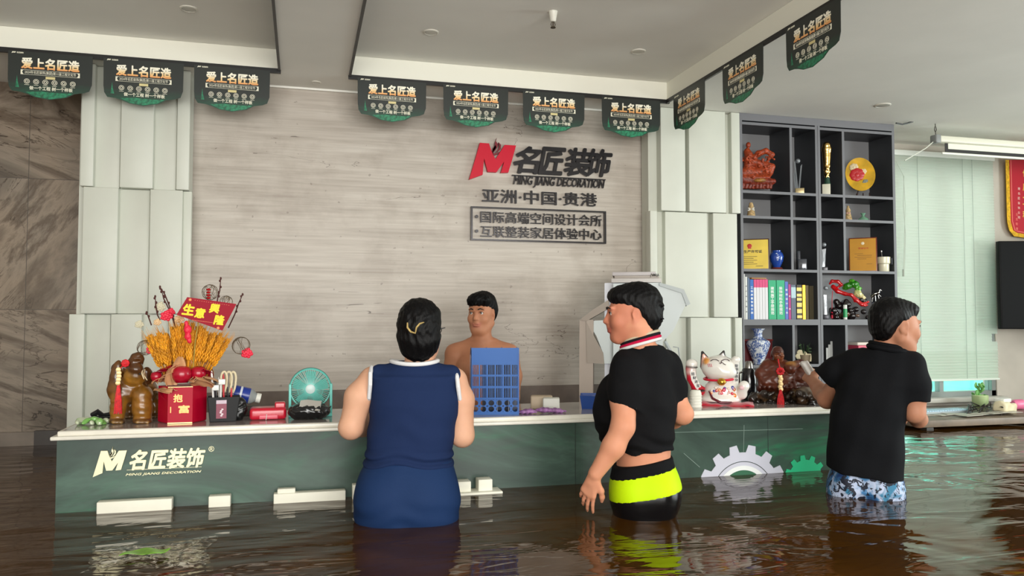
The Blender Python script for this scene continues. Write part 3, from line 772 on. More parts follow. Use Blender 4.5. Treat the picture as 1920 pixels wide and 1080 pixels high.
for x_, y_ in ((1415, 350), (1434, 350)): s.ell(P(x_, y_, -.03), (.012, .03, .010), k=.005, op='-')
s.mesh('carving_body', wood, t, res=.0035)
# --- glass award
def crystal_award(f, pts, ball, basep, name, label):
    t = f.root(name, label, 'trophy')
    gm = mat('award_crystal', (150, 155, 160), .08, .35, spec=.8)
    for a_, b_ in pts: MB().prism([(f.p(*q)[0], f.p(*q)[2]) for q in (a_[0], a_[1], b_[1], b_[0])], -.012, .0).build('blade', gm, t, smooth=0)
    q = f.p(*ball[:2]); MB().ell(q, ball[2], 18).build('ball', gm, t)
    a, c = f.p(*basep[:2]), f.p(*basep[2:4]); MB().rbox(a[0], c[0], -.025, .02, 0, a[2], .003).build('base', mat('award_base_' + str(basep[4]), basep[4], .3, .5), t); return t
crystal_award(sh(1499, Z1, 5.18), [(((1491, 302), (1489, 306)), ((1497, 355), (1493, 355))), (((1504, 308), (1501, 312)), ((1500, 355), (1497, 355))), (((1489, 318), (1488, 330)), ((1493, 355), (1491, 355)))], (1496, 302, .018), (1491, 354, 1508, 359, (196, 176, 130)), 'glass_award', 'clear twisted glass award with ball top, narrow cell of the top shelf')
crystal_award(sh(1547, Z3, 5.16), [(((1541, 468), (1549, 466)), ((1547, 500), (1541, 503)))], (1545, 459, .017), (1541, 501, 1552, 509, (90, 90, 94)), 'ball_award', 'silver award column with a ball on top, behind the centre post')
crystal_award(sh(1549, Z4, 5.16), [(((1544, 553), (1550, 553)), ((1551, 590), (1546, 590)))], (1548, 540, .016), (1543, 590, 1554, 598, (70, 70, 76)), 'statuette_award', 'thin silver statuette award left of the red coral ornament')
# --- gold cup
f = sh(1551, Z1, 5.17); t = f.root('trophy_cup', 'gold world-cup style trophy on a white block, top shelf', 'trophy')
gold = mat('polished_gold', (236, 194, 120), .2, 1.0, bump=.35, vs=30)
P = f.p; c0 = P(1549, 356); k_ = f.k
MB().rbox(c0[0] - .028, c0[0] + .030, -.03, .03, 0, P(1549, 346)[2], .003).build('base', mat('base_ivory', (226, 222, 200), .4), t)
s = SDF(); zz = lambda y: P(1549, y)[2]; xc = c0[0] + .008
s.loft([(zz(333), xc, 0, .015, .015), (zz(325), xc, 0, .018, .018), (zz(310), xc, 0, .025, .025), (zz(295), xc, 0, .031, .030), (zz(285), xc, 0, .033, .032)], k=.006)
s.ell((xc, 0, zz(280)), .038, k=.008); s.ell((xc, -.01, zz(274)), (.03, .03, .03), k=.004)
for a in range(3):
    s.chain([Vector((xc + .012 * math.cos(a * 2.1 + q * .9), .012 * math.sin(a * 2.1 + q * .9), zz(333) + q * .022)) * 1.0 for q in range(6)], [.008, .009, .012, .014, .014, .011], .006)
s.mesh('cup', gold, t, res=.003)
MB().lathe([(.026, zz(346)), (.020, zz(340)), (.018, zz(333)), (.013, zz(332))], 24, (xc, 0, 0)).build('green_plinth', mat('malachite', (44, 74, 58), .3), t)
# --- yellow display plate
f = sh(1612, Z1, 5.22); t = f.root('display_plate', 'round yellow plate with red peony picture on a dark stand, top shelf', 'plate')
P = f.p; pc = P(1613, 327); R = 27.5 * f.k
def px_plate(u, v):
    a = v * 2 * PI; r = R * u; return (pc[0] + .93 * r * math.cos(a) + .10 * r * -math.sin(a), .0 - .012 * u * u + .02 * math.sin(a) * u, pc[2] + 1.18 * r * math.sin(a))
MB().sheet(px_plate, 10, 40, .004).build('dish', mat('yellow_glaze', (228, 178, 40), .2, coat=.6, var=.12, vs=12), t)
bl_ = MB(); rnd = random.Random(2)
def petals(b, cx, cz, r, n, y, m): 
    for i in range(n):
        a = 2 * PI * i / n; b.ell((cx + r * .55 * math.cos(a), y, cz + r * .55 * math.sin(a)), (r * .55, .003, r * .5), 10)
    b.ell((cx, y - .001, cz), (r * .4, .003, r * .4), 10)
q = P(1607, 328); b = MB(); petals(b, q[0], q[2], .050, 8, -.012, None); b.build('peony', mat('peony_red', (206, 40, 44), .3), t)
b = MB(); q = P(1601, 314); petals(b, q[0], q[2], .030, 7, -.008, None); q = P(1619, 322); petals(b, q[0], q[2], .022, 6, -.010, None); b.build('white_blossom', mat('blossom_cream', (236, 214, 170), .4), t)
b = MB(); q = P(1623, 342); petals(b, q[0], q[2], .022, 6, -.012, None); q = P(1614, 349); b.ell((q[0], -.012, q[2]), (.012, .003, .006)); b.build('grey_leaf', mat('leaf_grey', (132, 140, 130), .4), t)
b = MB(); a, c = P(1603, 353), P(1633, 361)
b.rbox(a[0], c[0], -.03, .035, 0, .010, .003)
for x_ in (1606, 1618, 1630):
    q = P(x_, 352); b.tube([(q[0], -.02, .008), (q[0], -.028, .02), (q[0], -.014, .034)], .004)
b.tube([(a[0] + .01, .03, .008), (a[0] + .03, .025, .09)], .005); b.build('stand', mat('dark_stand', (52, 30, 26), .4), t)

# --- small ornaments of the second row
rope = mat('rope_tan', (176, 148, 104), .8, var=.25, vs=60, bump=.8); lace = mat('lace_white', (226, 220, 206), .7)
f = sh(1411, Z2, 5.2); t = f.root('rope_vase', 'small twine-wrapped vase with a white bow, left cell of second shelf', 'vase')
k_ = f.k; MB().lathe([(7.5 * k_, 0), (7.8 * k_, .01), (5 * k_, 20 * k_), (3.2 * k_, 27 * k_), (3.4 * k_, 28 * k_)], 22).build('body', rope, t)
b = MB(); q = 15 * k_
for a in (.5, 2.6, -.4, 3.6): b.ell((4 * k_ * math.cos(a), -6.2 * k_, q + 3.0 * k_ * math.sin(a)), (3 * k_, .8 * k_, 1.5 * k_), 8, rot=(0, -a, 0))
b.build('bow', lace, t)
f = sh(1594, Z2, 5.2); t = f.root('gourd_bottle', 'small gourd-shaped straw bottle on the second shelf, right half', 'bottle')
k_ = f.k; MB().lathe([(6 * k_, 0), (7 * k_, 3 * k_), (5 * k_, 12 * k_), (3.6 * k_, 15 * k_), (4.6 * k_, 20 * k_), (2 * k_, 26 * k_), (2.2 * k_, 29 * k_)], 20).build('body', rope, t)
b = MB(); b.lathe([(4.0 * k_, 13.5 * k_), (4.6 * k_, 15 * k_), (4.0 * k_, 16.5 * k_)], 18); b.ell((-2 * k_, -4.4 * k_, 15 * k_), (2 * k_, .8 * k_, 1.4 * k_)); b.ell((2 * k_, -4.4 * k_, 15 * k_), (2 * k_, .8 * k_, 1.4 * k_)); b.build('ribbon', mat('ribbon_pink', (206, 160, 140), .5), t)
f = sh(1622, Z2, 5.2); t = f.root('celadon_vase', 'tiny pale green vase with a pinched mouth on the second shelf', 'vase')
k_ = f.k; MB().lathe([(6 * k_, 0), (10.5 * k_, 2.5 * k_), (9.5 * k_, 5 * k_), (4 * k_, 9 * k_), (2.2 * k_, 11 * k_), (3.2 * k_, 14 * k_), (5 * k_, 16 * k_), (2 * k_, 14.5 * k_)], 24).build('body', mat('celadon', (122, 168, 140), .2, coat=.5), t)

# --- certificates
def plaque(f, corners, y_lean, name, label, face, rim, writer):
    t = f.root(name, label, 'certificate'); P = f.p
    (x0, y0), (x1, y1) = corners; a, c = P(x0, y0), P(x1, y1); w = c[0] - a[0]; h = c[2] - a[2]
    e = Matrix.Translation(Vector((a[0], 0, 0))) @ Matrix.Rotation(-y_lean, 4, 'X')
    h = P(x0, y1)[2] if False else h
    MB().rbox(0, w, 0, .016, 0, h, .003, M=e).build('board', rim, t, smooth=30)
    MB().box(.008, w - .008, -.0012, .002, .008, h - .008, M=e).build('metal_sheet', face, t, smooth=0)
    writer(t, w, h, e); return t
gold_sheet = mat('brass_sheet', (196, 170, 62), .34, .35, var=.1, vs=4); walnut = mat('plaque_walnut', (74, 40, 30), .35); inkb = mat('ink_dark', (52, 44, 24), .5); inkr = mat('ink_red', (196, 40, 30), .5); inkg = mat('ink_brown', (130, 88, 30), .5)
def w1_(t, w, h, e):
    text('安全生产许可证', (.02, h * .54, w * .80, h * .64), -.0028, .0014, 'heading', inkb, t, bold=.03, M=e)
    b = MB(); b.ell((w * .45, -.002, h * .77), (.017, .0015, .016), 16, M=e); b.box(w * .45 - .012, w * .45 + .012, -.003, 0, h * .68, h * .71, M=e); b.build('red_emblem', inkr, t)
    b = MB()
    for i in range(5): b.box(w * .16, w * (.66 - .1 * (i % 2)), -.0020, 0, h * (.42 - i * .06), h * (.42 - i * .06) + .003, M=e)
    b.box(w * .62, w * .82, -.002, 0, h * .11, h * .125, M=e); b.build('small_print', inkb, t, smooth=0)
f = Fr(1413, 5.2, Z3); plaque(f, ((1376, 503), (1442, 443)), .05, 'brass_certificate', 'wide brass certificate plaque with red emblem and black heading, third shelf left', gold_sheet, walnut, w1_)
def w2_(t, w, h, e):
    b = MB(); b.ell((w * .5, -.002, h * .83), (.012, .0015, .012), 14, M=e); b.build('emblem', mat('emblem_pale', (240, 224, 190), .4), t)
    text('荣誉证书', (w * .34, h * .66, w * .70, h * .71), -.0028, .0014, 'heading', inkr, t, M=e)
    b = MB()
    for i, (q0, q1) in enumerate(((.2, .5), (.3, .82), (.2, .8), (.3, .62))): b.box(w * q0, w * q1, -.0020, 0, h * (.52 - i * .05), h * (.52 - i * .05) + .003, M=e)
    b.box(w * .62, w * .82, -.002, 0, h * .22, h * .23, M=e); b.build('small_print', inkg, t, smooth=0)
f = Fr(1617, 5.2, Z3); plaque(f, ((1592, 507), (1644, 440)), .12, 'amber_certificate', 'upright amber certificate plaque in a red-brown board, third shelf right', mat('amber_sheet', (204, 146, 48), .3, .2, var=.06, vs=4), mat('plaque_rosewood', (122, 50, 26), .3), w2_)
# --- blue vase
f = sh(1458, Z3, 5.17); t = f.root('blue_vase', 'small cobalt blue vase on a red-brown stand, right of the brass certificate', 'vase'); k_ = f.k
MB().lathe([(6 * k_, 4 * k_), (6.6 * k_, 5.5 * k_), (11.5 * k_, 16 * k_), (13 * k_, 25 * k_), (11 * k_, 31 * k_), (7.8 * k_, 34 * k_), (8.2 * k_, 36.5 * k_), (7 * k_, 36 * k_)], 30).build('body', mat('cobalt_glaze', (34, 72, 160), .15, coat=.7), t)
MB().lathe([(10 * k_, 0), (11.5 * k_, 1.5 * k_), (9 * k_, 4.5 * k_)], 20).build('stand', mat('stand_redbrown', (104, 40, 34), .4), t)
b = MB(); 
for i in range(5): b.ell((1.5 * k_ + 2.2 * k_ * math.sin(i), -12.4 * k_ + i * .0005, (18 + i * 3) * k_), (1.6 * k_, .5 * k_, 1.1 * k_), 8)
b.build('painted_figure', mat('vase_white_paint', (190, 205, 225), .3), t)
# --- small crystal cube + slab
f = sh(1506, Z3, 5.2); t = f.root('crystal_block', 'small clear crystal block ornament in a narrow cell of the third shelf', 'ornament'); P = f.p
dkc = mat('smoky_crystal', (84, 88, 96), .06, .2, spec=.9)
a, c = P(1496, 486), P(1513, 505); MB().rbox(a[0], c[0], -.03, .03, 0, a[2], .006).build('block', dkc, t)
a, c = P(1495, 470), P(1501, 505); MB().rbox(a[0], c[0], .035, .045, 0, a[2], .002).build('slab', dkc, t)
# --- mug with spoon
f = sh(1659, Z3, 5.16); t = f.root('ceramic_mug', 'cream mug with a square handle and a spoon standing in it', 'mug'); k_ = f.k
MB().lathe([(9 * k_, 0), (9.6 * k_, 1 * k_), (9.8 * k_, 14 * k_), (11.8 * k_, 16 * k_), (12 * k_, 27.5 * k_), (11 * k_, 28 * k_), (10.5 * k_, 26 * k_)], 28).build('body', mat('mug_cream', (226, 220, 192), .3, coat=.4), t)
MB().tube([(10 * k_, 0, 25 * k_), (14 * k_, -3 * k_, 25 * k_), (14 * k_, -3 * k_, 14 * k_), (10 * k_, 0, 13 * k_)], 1.3 * k_).build('handle', mat('mug_dark_handle', (40, 44, 56), .3), t)
b = MB(); b.tube([(-2 * k_, 0, 20 * k_), (-3.5 * k_, 0, 38 * k_)], .9 * k_); b.ell((-3.6 * k_, 0, 39 * k_), (1.8 * k_, .8 * k_, 2.5 * k_)); b.build('spoon', chrome, t)

# --- books row 4 left (each its own)
W_ = mat('paper_edge', (222, 218, 206), .8)
def book(x0, x1, yt, col, label, depth=.16, rough=.5, stripes=None, txt=None, txtcol=(240, 240, 236), group=None, metal=0., topcol=None):
    f = Fr((x0 + x1) / 2, 5.15, Z4); t = f.root('book', label, 'book', group); t.rotation_euler = (0, 0, 0)
    w = (at(x1, 560, Y=5.15)[0] - at(x0, 560, Y=5.15)[0]) / 2 - .0006; h = float(at((x0 + x1) / 2, yt, Y=5.15)[2]) - Z4
    cm = mat('book_cover_%d_%d_%d' % col, col, rough, metal)
    b = MB(); b.box(-w, -w + .0015, 0, depth, 0, h); b.box(w - .0015, w, 0, depth, 0, h)
    n = 6; b.prism([(-w, 0), (w, 0), (w, h), (-w, h)], -.0005, .002)
    b.build('cover', cm, t, smooth=0)
    MB().box(-w + .0015, w - .0015, .002, depth - .004, .003, h - .004).build('pages', W_, t, smooth=0)
    if topcol: MB().box(-w, w, -.0018, -.0004, h * .80, h).build('red_heading', mat('book_top_%d_%d_%d' % topcol, topcol, .5), t, smooth=0)
    if stripes:
        b = MB()
        for z0, z1 in stripes[1]: b.box(-w, w, -.0016, -.0004, h * z0, h * z1)
        b.build('spine_label', mat('book_stripe_%d_%d_%d' % stripes[0], stripes[0], .5, stripes[2] if len(stripes) > 2 else 0), t, smooth=0)
    if txt:
        b = MB(); n = len(txt); ch = min(w * 1.25, h * .72 / n)
        for i, c_ in enumerate(txt):
            zc = h * .84 - (i + .5) * (h * .72 / n); text(c_, (-ch * .55, zc - ch * .45, ch * .55, zc + ch * .45), -.0017, .0012, '', None, None, mb=b, bold=.02)
        b.build('spine_title', mat('title_%d_%d_%d' % txtcol, txtcol, .5), t, smooth=0)
    return t
book(1390, 1397.5, 513.5, (228, 228, 222), 'tall thin white book, first at the left end of the book row', txt='建筑')
book(1398, 1402, 519, (214, 216, 212), 'thin white book with grey title, second in the book row', txt='设计标准图集', txtcol=(110, 110, 110))
book(1402.5, 1406.5, 521, (92, 112, 140), 'narrow slate blue book, third in the book row')
book(1407, 1413.5, 524, (44, 104, 184), 'bright blue book with white spine text, before the white files', txt='工程质量管理手册')
for i, nm in enumerate(('first', 'second', 'third', 'fourth', 'last')):
    book(1414 + i * 5.35, 1419.2 + i * 5.35, 524, (222, 220, 222), '%s of the five white files with pink tops on the book shelf' % nm, topcol=(216, 70, 124), group='white files with pink tops')
book(1441.5, 1456, 525.5, (38, 168, 118), 'left one of the two thick green books', txt='建筑施工手册规范')
book(1457, 1472, 525.5, (42, 172, 122), 'right one of the two thick green books', txt='装饰材料手册规范')
book(1472.5, 1478.5, 528, (84, 110, 190), 'periwinkle blue book right after the green books', txt='家居设计大全')
book(1479, 1483.5, 533, (178, 50, 126), 'thin magenta book between blue and grey books', txt='软装')
book(1484, 1493, 534, (92, 102, 120), 'grey book with pale blue label near the row end', stripes=((180, 206, 214), [(.62, .93)]))
book(1494.5, 1504, 534, (60, 50, 34), 'dark book with broken gold bands on its spine', stripes=((214, 186, 110), [(.04, .12), (.18, .30), (.36, .48), (.54, .62), (.66, .74), (.82, .92)], .5))
book(1505.5, 1511, 534.5, (214, 158, 34), 'shining golden book next to the brown books', rough=.25, metal=.5)
book(1511.5, 1517, 535, (96, 78, 40), 'brown and gold book, last but one in the row')
book(1518, 1530, 536, (70, 62, 40), 'dark olive book, last one of the row in the shade')
# book lying on top of the row
f = Fr(1425, 5.17, Z4); t = f.root('flat_book', 'thin tan book lying flat on top of the white files', 'book'); t.rotation_euler = (0, 0, 0)
hz = float(at(1425, 524, Y=5.15)[2]) - Z4 + .0035
MB().rbox(-.065, .060, -.0, .12, hz, hz + .012, .002).build('cover', mat('flat_book_tan', (170, 120, 70), .5), t); MB().box(-.062, .0605, .002, .121, hz + .002, hz + .010).build('pages', W_, t, smooth=0)

# --- coral cabbage ornament
f = sh(1592, Z4, 5.2); t = f.root('cabbage_ornament', 'green cabbage ornament with red coral branch and tassel on a black base', 'ornament'); P = f.p
jade = mat('jade_colours', rough=.15, attr=True, coat=.6)
s = SDF(); g1_, g2_, g3_ = (44, 130, 30), (86, 168, 44), (206, 206, 140)
for x_, y_, r_, c_ in ((1590, 536, .034, g1_), (1602, 533, .036, g1_), (1609, 541, .026, g2_), (1585, 540, .022, g1_), (1597, 527, .022, g2_)): s.ell(P(x_, y_, 0), (r_, r_ * .8, r_ * .75), k=.008, col=c_)
s.ell(P(1609, 551, 0), (.034, .028, .028), rot=(0, .5, 0), k=.012, col=g3_); s.ell(P(1617, 557, 0), (.026, .022, .018), rot=(0, .6, 0), k=.01, col=(222, 206, 150))
s.disp = lambda X, Y, Z: .0025 * np.sin(X * 260 + 3 * np.sin(Z * 90)) * np.sin(Z * 210 + X * 60)
s.mesh('cabbage', jade, t, res=.0032)
s = SDF(); cr = (196, 22, 26)
s.chain([P(1556, 532), P(1560, 527), P(1571, 528), P(1578, 534), P(1569, 540), P(1562, 535)], [.008, .012, .014, .010, .008, .006], .006, cr)
s.chain([P(1562, 538, -.01), P(1570, 546, -.02), P(1584, 551, -.02), P(1596, 553, -.03), P(1606, 563, -.03), P(1616, 571, -.03), P(1628, 566, -.02)], [.018, .017, .014, .012, .014, .013, .008], .01, cr)
s.chain([P(1612, 569, -.03), P(1622, 573, -.03), P(1627, 572, -.03)], [.01, .008, .005], .008, cr); s.chain([P(1600, 556, -.03), P(1602, 566, -.03)], [.008, .005], .008, cr)
s.mesh('coral', mat('coral_red', (206, 22, 28), .12, coat=.9), t, res=.003)
b = MB(); q = P(1561, 545, -.045); b.tube([q, P(1560, 560, -.045), P(1560, 580, -.045)], .0022); b.ell(P(1560, 586, -.045), .007, 10); b.lathe([(.008, 0), (.007, .02), (.003, .028)], 12, tuple(P(1560, 597, -.045))); b.build('tassel', mat('tassel_red', (196, 20, 54), .5, bump=.4), t)
s = SDF(); rnd = random.Random(7); bc = (30, 22, 24)
for q in range(44): s.ell(P(1556 + rnd.random() * 72, 597 - rnd.random() * (40 if q % 2 else 18), rnd.uniform(-.03, .03)), (rnd.uniform(.012, .028),) * 3, k=.012, col=bc if q % 6 else (120, 90, 70))
s.ell(P(1584, 573, .01), (.03, .03, .05), k=.02, col=(50, 20, 36)); s.plane((0, 0, 0), (0, 0, -1))
s.mesh('rockwork', mat('black_lacquer', rough=.12, attr=True, coat=.8), t, res=.0045)
# small green and white tube in front
f = Fr(1585, 5.14, Z4); t = f.root('glue_stick', 'small white tube with a green band standing before the cabbage ornament', 'tube'); k_ = f.k
MB().lathe([(3.4 * k_, 0), (3.5 * k_, .5 * k_), (3.5 * k_, 27 * k_), (3.2 * k_, 27.5 * k_)], 18).build('tube_body', mat('tube_white', (232, 236, 228), .3), t); MB().lathe([(3.7 * k_, 4 * k_), (3.7 * k_, 20 * k_)], 18).build('label_band', mat('tube_green', (36, 160, 92), .35), t)
# silver horse figure
f = sh(1641, Z4, 5.2); t = f.root('silver_figurine', 'small silver prancing figurine on a crystal block, behind the right man', 'figurine'); P = f.p
s = SDF(); s.chain([P(1634, 556), P(1640, 551), P(1647, 549), P(1650, 543)], [.008, .011, .010, .006], .006); s.cone(P(1650, 543), P(1653, 545), .006, .004, .004)
for a, c in (((1637, 555), (1635, 566)), ((1641, 555), (1642, 567)), ((1647, 552), (1652, 556)), ((1646, 552), (1648, 560)), ((1634, 555), (1631, 550))): s.cone(P(*a), P(*c), .005, .003, .004)
s.mesh('figure', chrome, t, res=.0025); a, c = P(1635, 567), P(1648, 598); MB().rbox(a[0], c[0], -.015, .015, 0, a[2], .002).build('block', dkc, t)

# --- lower row: big blue and white vase, flowers, boxes
k = M_('porcelain'); k.b.inputs['Roughness'].default_value = .12; k.b.inputs['Coat Weight'].default_value = .6
v = k.coord(); n_ = k.noise(v, 28, 4, .62, 1.8)
k.color(k.ramp(n_, [(0.46, (226, 230, 234)), (0.50, (90, 120, 184)), (0.56, (30, 56, 128)), (0.62, (150, 172, 212)), (0.66, (226, 230, 234))])); porc = k.m
f = Fr(1421, 5.2, Z5); t = f.root('porcelain_vase', 'large blue and white porcelain vase with a flared neck behind the carved laughing figure', 'vase'); k_ = f.k; zt = f.p(1421, 616)[2]; u = zt / 75
MB().lathe([(12 * u, 0), (11 * u, 1.5 * u), (13 * u, 10 * u), (21 * u, 30 * u), (25 * u, 43 * u), (23 * u, 49 * u), (14 * u, 53 * u), (9 * u, 57 * u), (8.5 * u, 65 * u), (10 * u, 70 * u), (14.5 * u, 74 * u), (15 * u, 75 * u), (13 * u, 74.4 * u)], 40).build('body', porc, t)
f = Fr(1388, 5.27, Z5); t = empty('red_file_box', (3.27, 5.28, Z5), 0, 'dark red box lying behind the porcelain vase in the lower cell', 'box')
MB().rbox(-.13, .16, -.03, .05, 0, .17, .004).build('box_body', mat('maroon_box', (96, 22, 26), .5), t); MB().rbox(-.134, .164, -.034, .054, .17, .182, .003).build('lid', mat('maroon_lid', (120, 30, 30), .5), t)
f = sh(1508, Z5, 5.2); t = f.root('flower_pot', 'cream white flowers in a small pot behind the carved laughing figure', 'plant'); P = f.p; k_ = f.k
MB().lathe([(8 * k_, 0), (10 * k_, 14 * k_), (10.5 * k_, 16 * k_), (9 * k_, 15.5 * k_)], 20).build('pot', mat('pot_tan', (150, 134, 110), .5), t)
for i, (x_, y_) in enumerate(((1500, 661), (1508, 664), (1517, 668), (1504, 670), (1514, 675), (1521, 673), (1497, 668))):
    q = P(x_, y_, (i % 3 - 1) * .02); b = MB(); petals(b, q[0], q[2], 5.2 * k_, 6, q[1], None); b.build('blossom', mat('flower_cream', (240, 228, 190), .6), t)
b = MB()
for i in range(12):
    a = i * .9; b.tube([(0, 0, 14 * k_), (.02 * math.cos(a), .02 * math.sin(a), 26 * k_), (.04 * math.cos(a), .03 * math.sin(a), (30 + i % 4 * 3) * k_)], .0015, 5)
    b.ell((.035 * math.cos(a), .03 * math.sin(a), (22 + i % 5 * 3) * k_), (.014, .004, .008), 8, rot=(0, a, a))
b.build('foliage', mat('leaf_dark', (50, 74, 44), .6), t)
f = Fr(1555, 5.2, Z5); t = f.root('white_brochure', 'few white brochures standing in a dark cell left of the pink books', 'paper')
b = MB(); 
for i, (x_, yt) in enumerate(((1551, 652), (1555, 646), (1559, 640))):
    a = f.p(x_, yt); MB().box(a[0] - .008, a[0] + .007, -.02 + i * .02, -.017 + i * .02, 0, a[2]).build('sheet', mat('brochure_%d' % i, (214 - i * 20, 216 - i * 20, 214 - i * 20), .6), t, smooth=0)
zz_ = 0
for i, (h_, col, pg, lb) in enumerate(((.045, (150, 60, 70), (224, 150, 160), 'dark pink book, lowest of the lying stack in the lower right cell'), (.04, (206, 190, 170), (222, 214, 200), 'beige book, second from below in the lying stack, lower right cell'), (.05, (196, 64, 92), (226, 120, 140), 'bright pink book, just under the topmost of the lying stack'), (.022, (226, 216, 204), (220, 208, 198), 'cream book lying topmost on the pink stack in the lower right cell'))):
    t = empty('lying_book', (float(at(1628, 640, Y=5.2)[0]) - i % 2 * .006, 5.2, Z5), 0, lb, 'book', 'books lying in the lower right cell')
    MB().rbox(-.14, .14, -.06, .12, zz_, zz_ + h_ - .001, .002).build('cover', mat('lying_%d' % i, col, .5), t)
    MB().box(-.136, .13, -.0615, -.05, zz_ + .004, zz_ + h_ - .006).build('pages', mat('lying_pages_%d' % i, pg, .8), t, smooth=0); zz_ += h_
# ================================================================ window blind, projector screen, pennant, television
slat_m = M_('blind_slat'); slat_m.b.inputs['Base Color'].default_value = (*lin((208, 214, 202)), 1); slat_m.b.inputs['Roughness'].default_value = .5
slat_m.b.inputs['Transmission Weight'].default_value = 0.0
tr = slat_m.n.new('ShaderNodeBsdfTranslucent'); tr.inputs[0].default_value = (*lin((225, 226, 212)), 1); ms = slat_m.n.new('ShaderNodeMixShader'); ms.inputs[0].default_value = .35
slat_m.link(slat_m.b.outputs[0], ms.inputs[1]); slat_m.link(tr.outputs[0], ms.inputs[2]); slat_m.link(ms.outputs[0], slat_m.n['Material Output'].inputs[0])
bx0, bx1 = float(at(1672, 400, Y=5.6)[0]), float(at(1869, 600, Y=5.6)[0])
zt, zb = 3.04, float(at(1800, 711, Y=5.6)[2])
t = empty('window_blind', ((bx0 + bx1) / 2, 5.6, 0), 0, 'closed white venetian blind covering the far window', 'blind'); cx = t.location.x
hw = (bx1 - bx0) / 2; n = 78; pit = (zt - .04 - zb) / n
b = MB()
for i in range(n):
    z = zb + .012 + i * pit; w = pit * .62; e = .010 if z < 1.33 else .004; sg = 1
    xr = hw - (.06 if 1.40 < z < 1.47 else 0)
    b.add([(-hw, -e, z - w), (xr, -e, z - w), (xr, e * .2 - .003, z), (-hw, e * .2 - .003, z), (-hw, e, z + w), (xr, e, z + w), ], [(0, 1, 2, 3), (3, 2, 5, 4)])
b.build('slats', slat_m.m, t, smooth=0)
MB().rbox(-hw, hw, -.018, .018, zb - .012, zb + .004, .003).build('bottom_rail', mat('blind_rail', (226, 232, 222), .4), t)
MB().rbox(-hw, hw, -.025, .025, zt - .045, zt, .003).build('head_rail', mat('blind_headrail', (236, 240, 232), .3), t)
for xx in (-hw * .52, hw * .36, hw * .55):
    MB().cyl((xx, -.014, zb), (xx, -.014, zt - .04), .0016, n=6).build('ladder_cord', mat('cord_grey', (150, 160, 150), .6), t)
q = at(1694, 330, Y=5.56); q2 = at(1694, 505, Y=5.56); b = MB()
b.tube([(q[0] - cx - .07, -.04, q[2] + .12), (q[0] - cx, -.04, q[2]), (q[0] - cx + .012, -.04, q[2] - .25), (q[0] - cx - .002, -.04, q[2] - .5), (q2[0] - cx, -.04, q2[2])], .0022, 6)
b.tube([(q[0] - cx, -.045, q[2]), (q[0] - cx - .012, -.045, q[2] - .25), (q[0] - cx + .004, -.045, q[2] - .5), (q2[0] - cx + .006, -.045, q2[2])], .0022, 6)
b.build('pull_cord', mat('cord_white', (196, 200, 186), .6), t); MB().cyl((q2[0] - cx, -.04, q2[2] - .06), (q2[0] - cx, -.04, q2[2]), .008).build('cord_toggle', mat('toggle', (180, 186, 172), .5), t)

YS = 5.0
a = at(1757, 248, Y=YS); zc = float(at(1757, 262, Y=YS)[2]); x0 = float(at(1749, 250, Y=YS)[0])
t = empty('projector_screen', (x0, YS, zc), 0, 'white roll-down projector screen in its long housing under the ceiling at right', 'screen')
ivory = mat('screen_housing', (226, 224, 206), .35)
b = MB(); L = 2.4; b.rbox(.045, L, -.03, .03, -.022, .03, .012); b.build('housing', ivory, t)
MB().rbox(0, .05, -.034, .034, -.030, .036, .01).build('end_cap', mat('cap_grey', (140, 142, 140), .4), t)
zs_ = float(at(1775, 284, Y=YS)[2]) - zc
xs = float(at(1773, 270, Y=YS)[0]) - x0
MB().box(xs, L - .1, .006, .009, zs_ - .005, -.02).build('screen_border', mat('screen_black', (34, 30, 30), .6), t, smooth=0)
MB().box(xs + .028, L - .128, .004, .0062, zs_ + .022, -.02).build('screen_fabric', mat('screen_white', (232, 234, 216), .7), t, smooth=0)
MB().rbox(xs - .03, L - .08, .0, .016, zs_ - .022, zs_ - .004, .006).build('weight_bar', mat('bar_white', (236, 238, 226), .35), t)
b = MB(); hz = H - zc; b.tube([(.025, 0, .034), (.025, 0, .06), (.034, 0, .075), (.030, 0, .10), (.020, 0, .10), (.016, 0, .075), (.025, 0, .058)], .003, 6); b.cyl((.025, 0, .098), (.025, 0, hz), .003); b.build('hook', mat('hook_dark', (70, 64, 60), .4, .6), t)
q = at(1700, 300, Y=YS); MB().tube([(0.0, 0, -.02), (-.06, 0.01, -.07), (float(q[0]) - x0, .02, float(q[2]) - zc)], .004, 6).build('cable', mat('cable_white', (220, 222, 208), .5), t)
# black loose wire at the ceiling
qs = [at(x_, y_, Y=5.0) for x_, y_ in ((1680, 231), (1692, 233), (1702, 231), (1712, 228))]
t = MB().tube([tuple(q) for q in qs], .006, 8).build('loose_wire', black_m); tag(t, 'short black wire end sticking out under the ceiling by the shelves', 'wire')
# pennant
YP = 5.60
t = empty('pennant', (float(at(1905, 300, Y=YP)[0]), YP, 0), 0, 'red silk award pennant with yellow edging hanging on the far right wall', 'pennant'); cx = t.location.x
def outline(i, xl=1885, yb=446): 
    pts = [(xl + i, 300), (xl + 1 + i, 340), (xl + 2 + i, 380), (xl + 3 + i, 415), (xl + 7 + i * 1.1, 432), (xl + 16 + i * .8, 443 - i), (1935, yb + 2 - i), (1990, yb + 6 - i), (2000, 300)]
    return [(float(at(x_, y_, Y=YP)[0]) - cx, float(at(x_, y_, Y=YP)[2])) for x_, y_ in pts]
MB().prism(outline(0), -.004, 0).build('border', mat('pennant_yellow', (226, 172, 24), .6, var=.15, vs=40), t, smooth=0)
MB().prism(outline(6.5), -.007, -.003).build('cloth', mat('pennant_red', (188, 22, 44), .55), t, smooth=0)
b = MB()
pk = mat('pennant_pink', (236, 120, 110), .5)
o = outline(8.2); i_ = outline(9.6); b.ring(o, i_, -.0085, -.006); b.build('piping', pk, t, smooth=0)
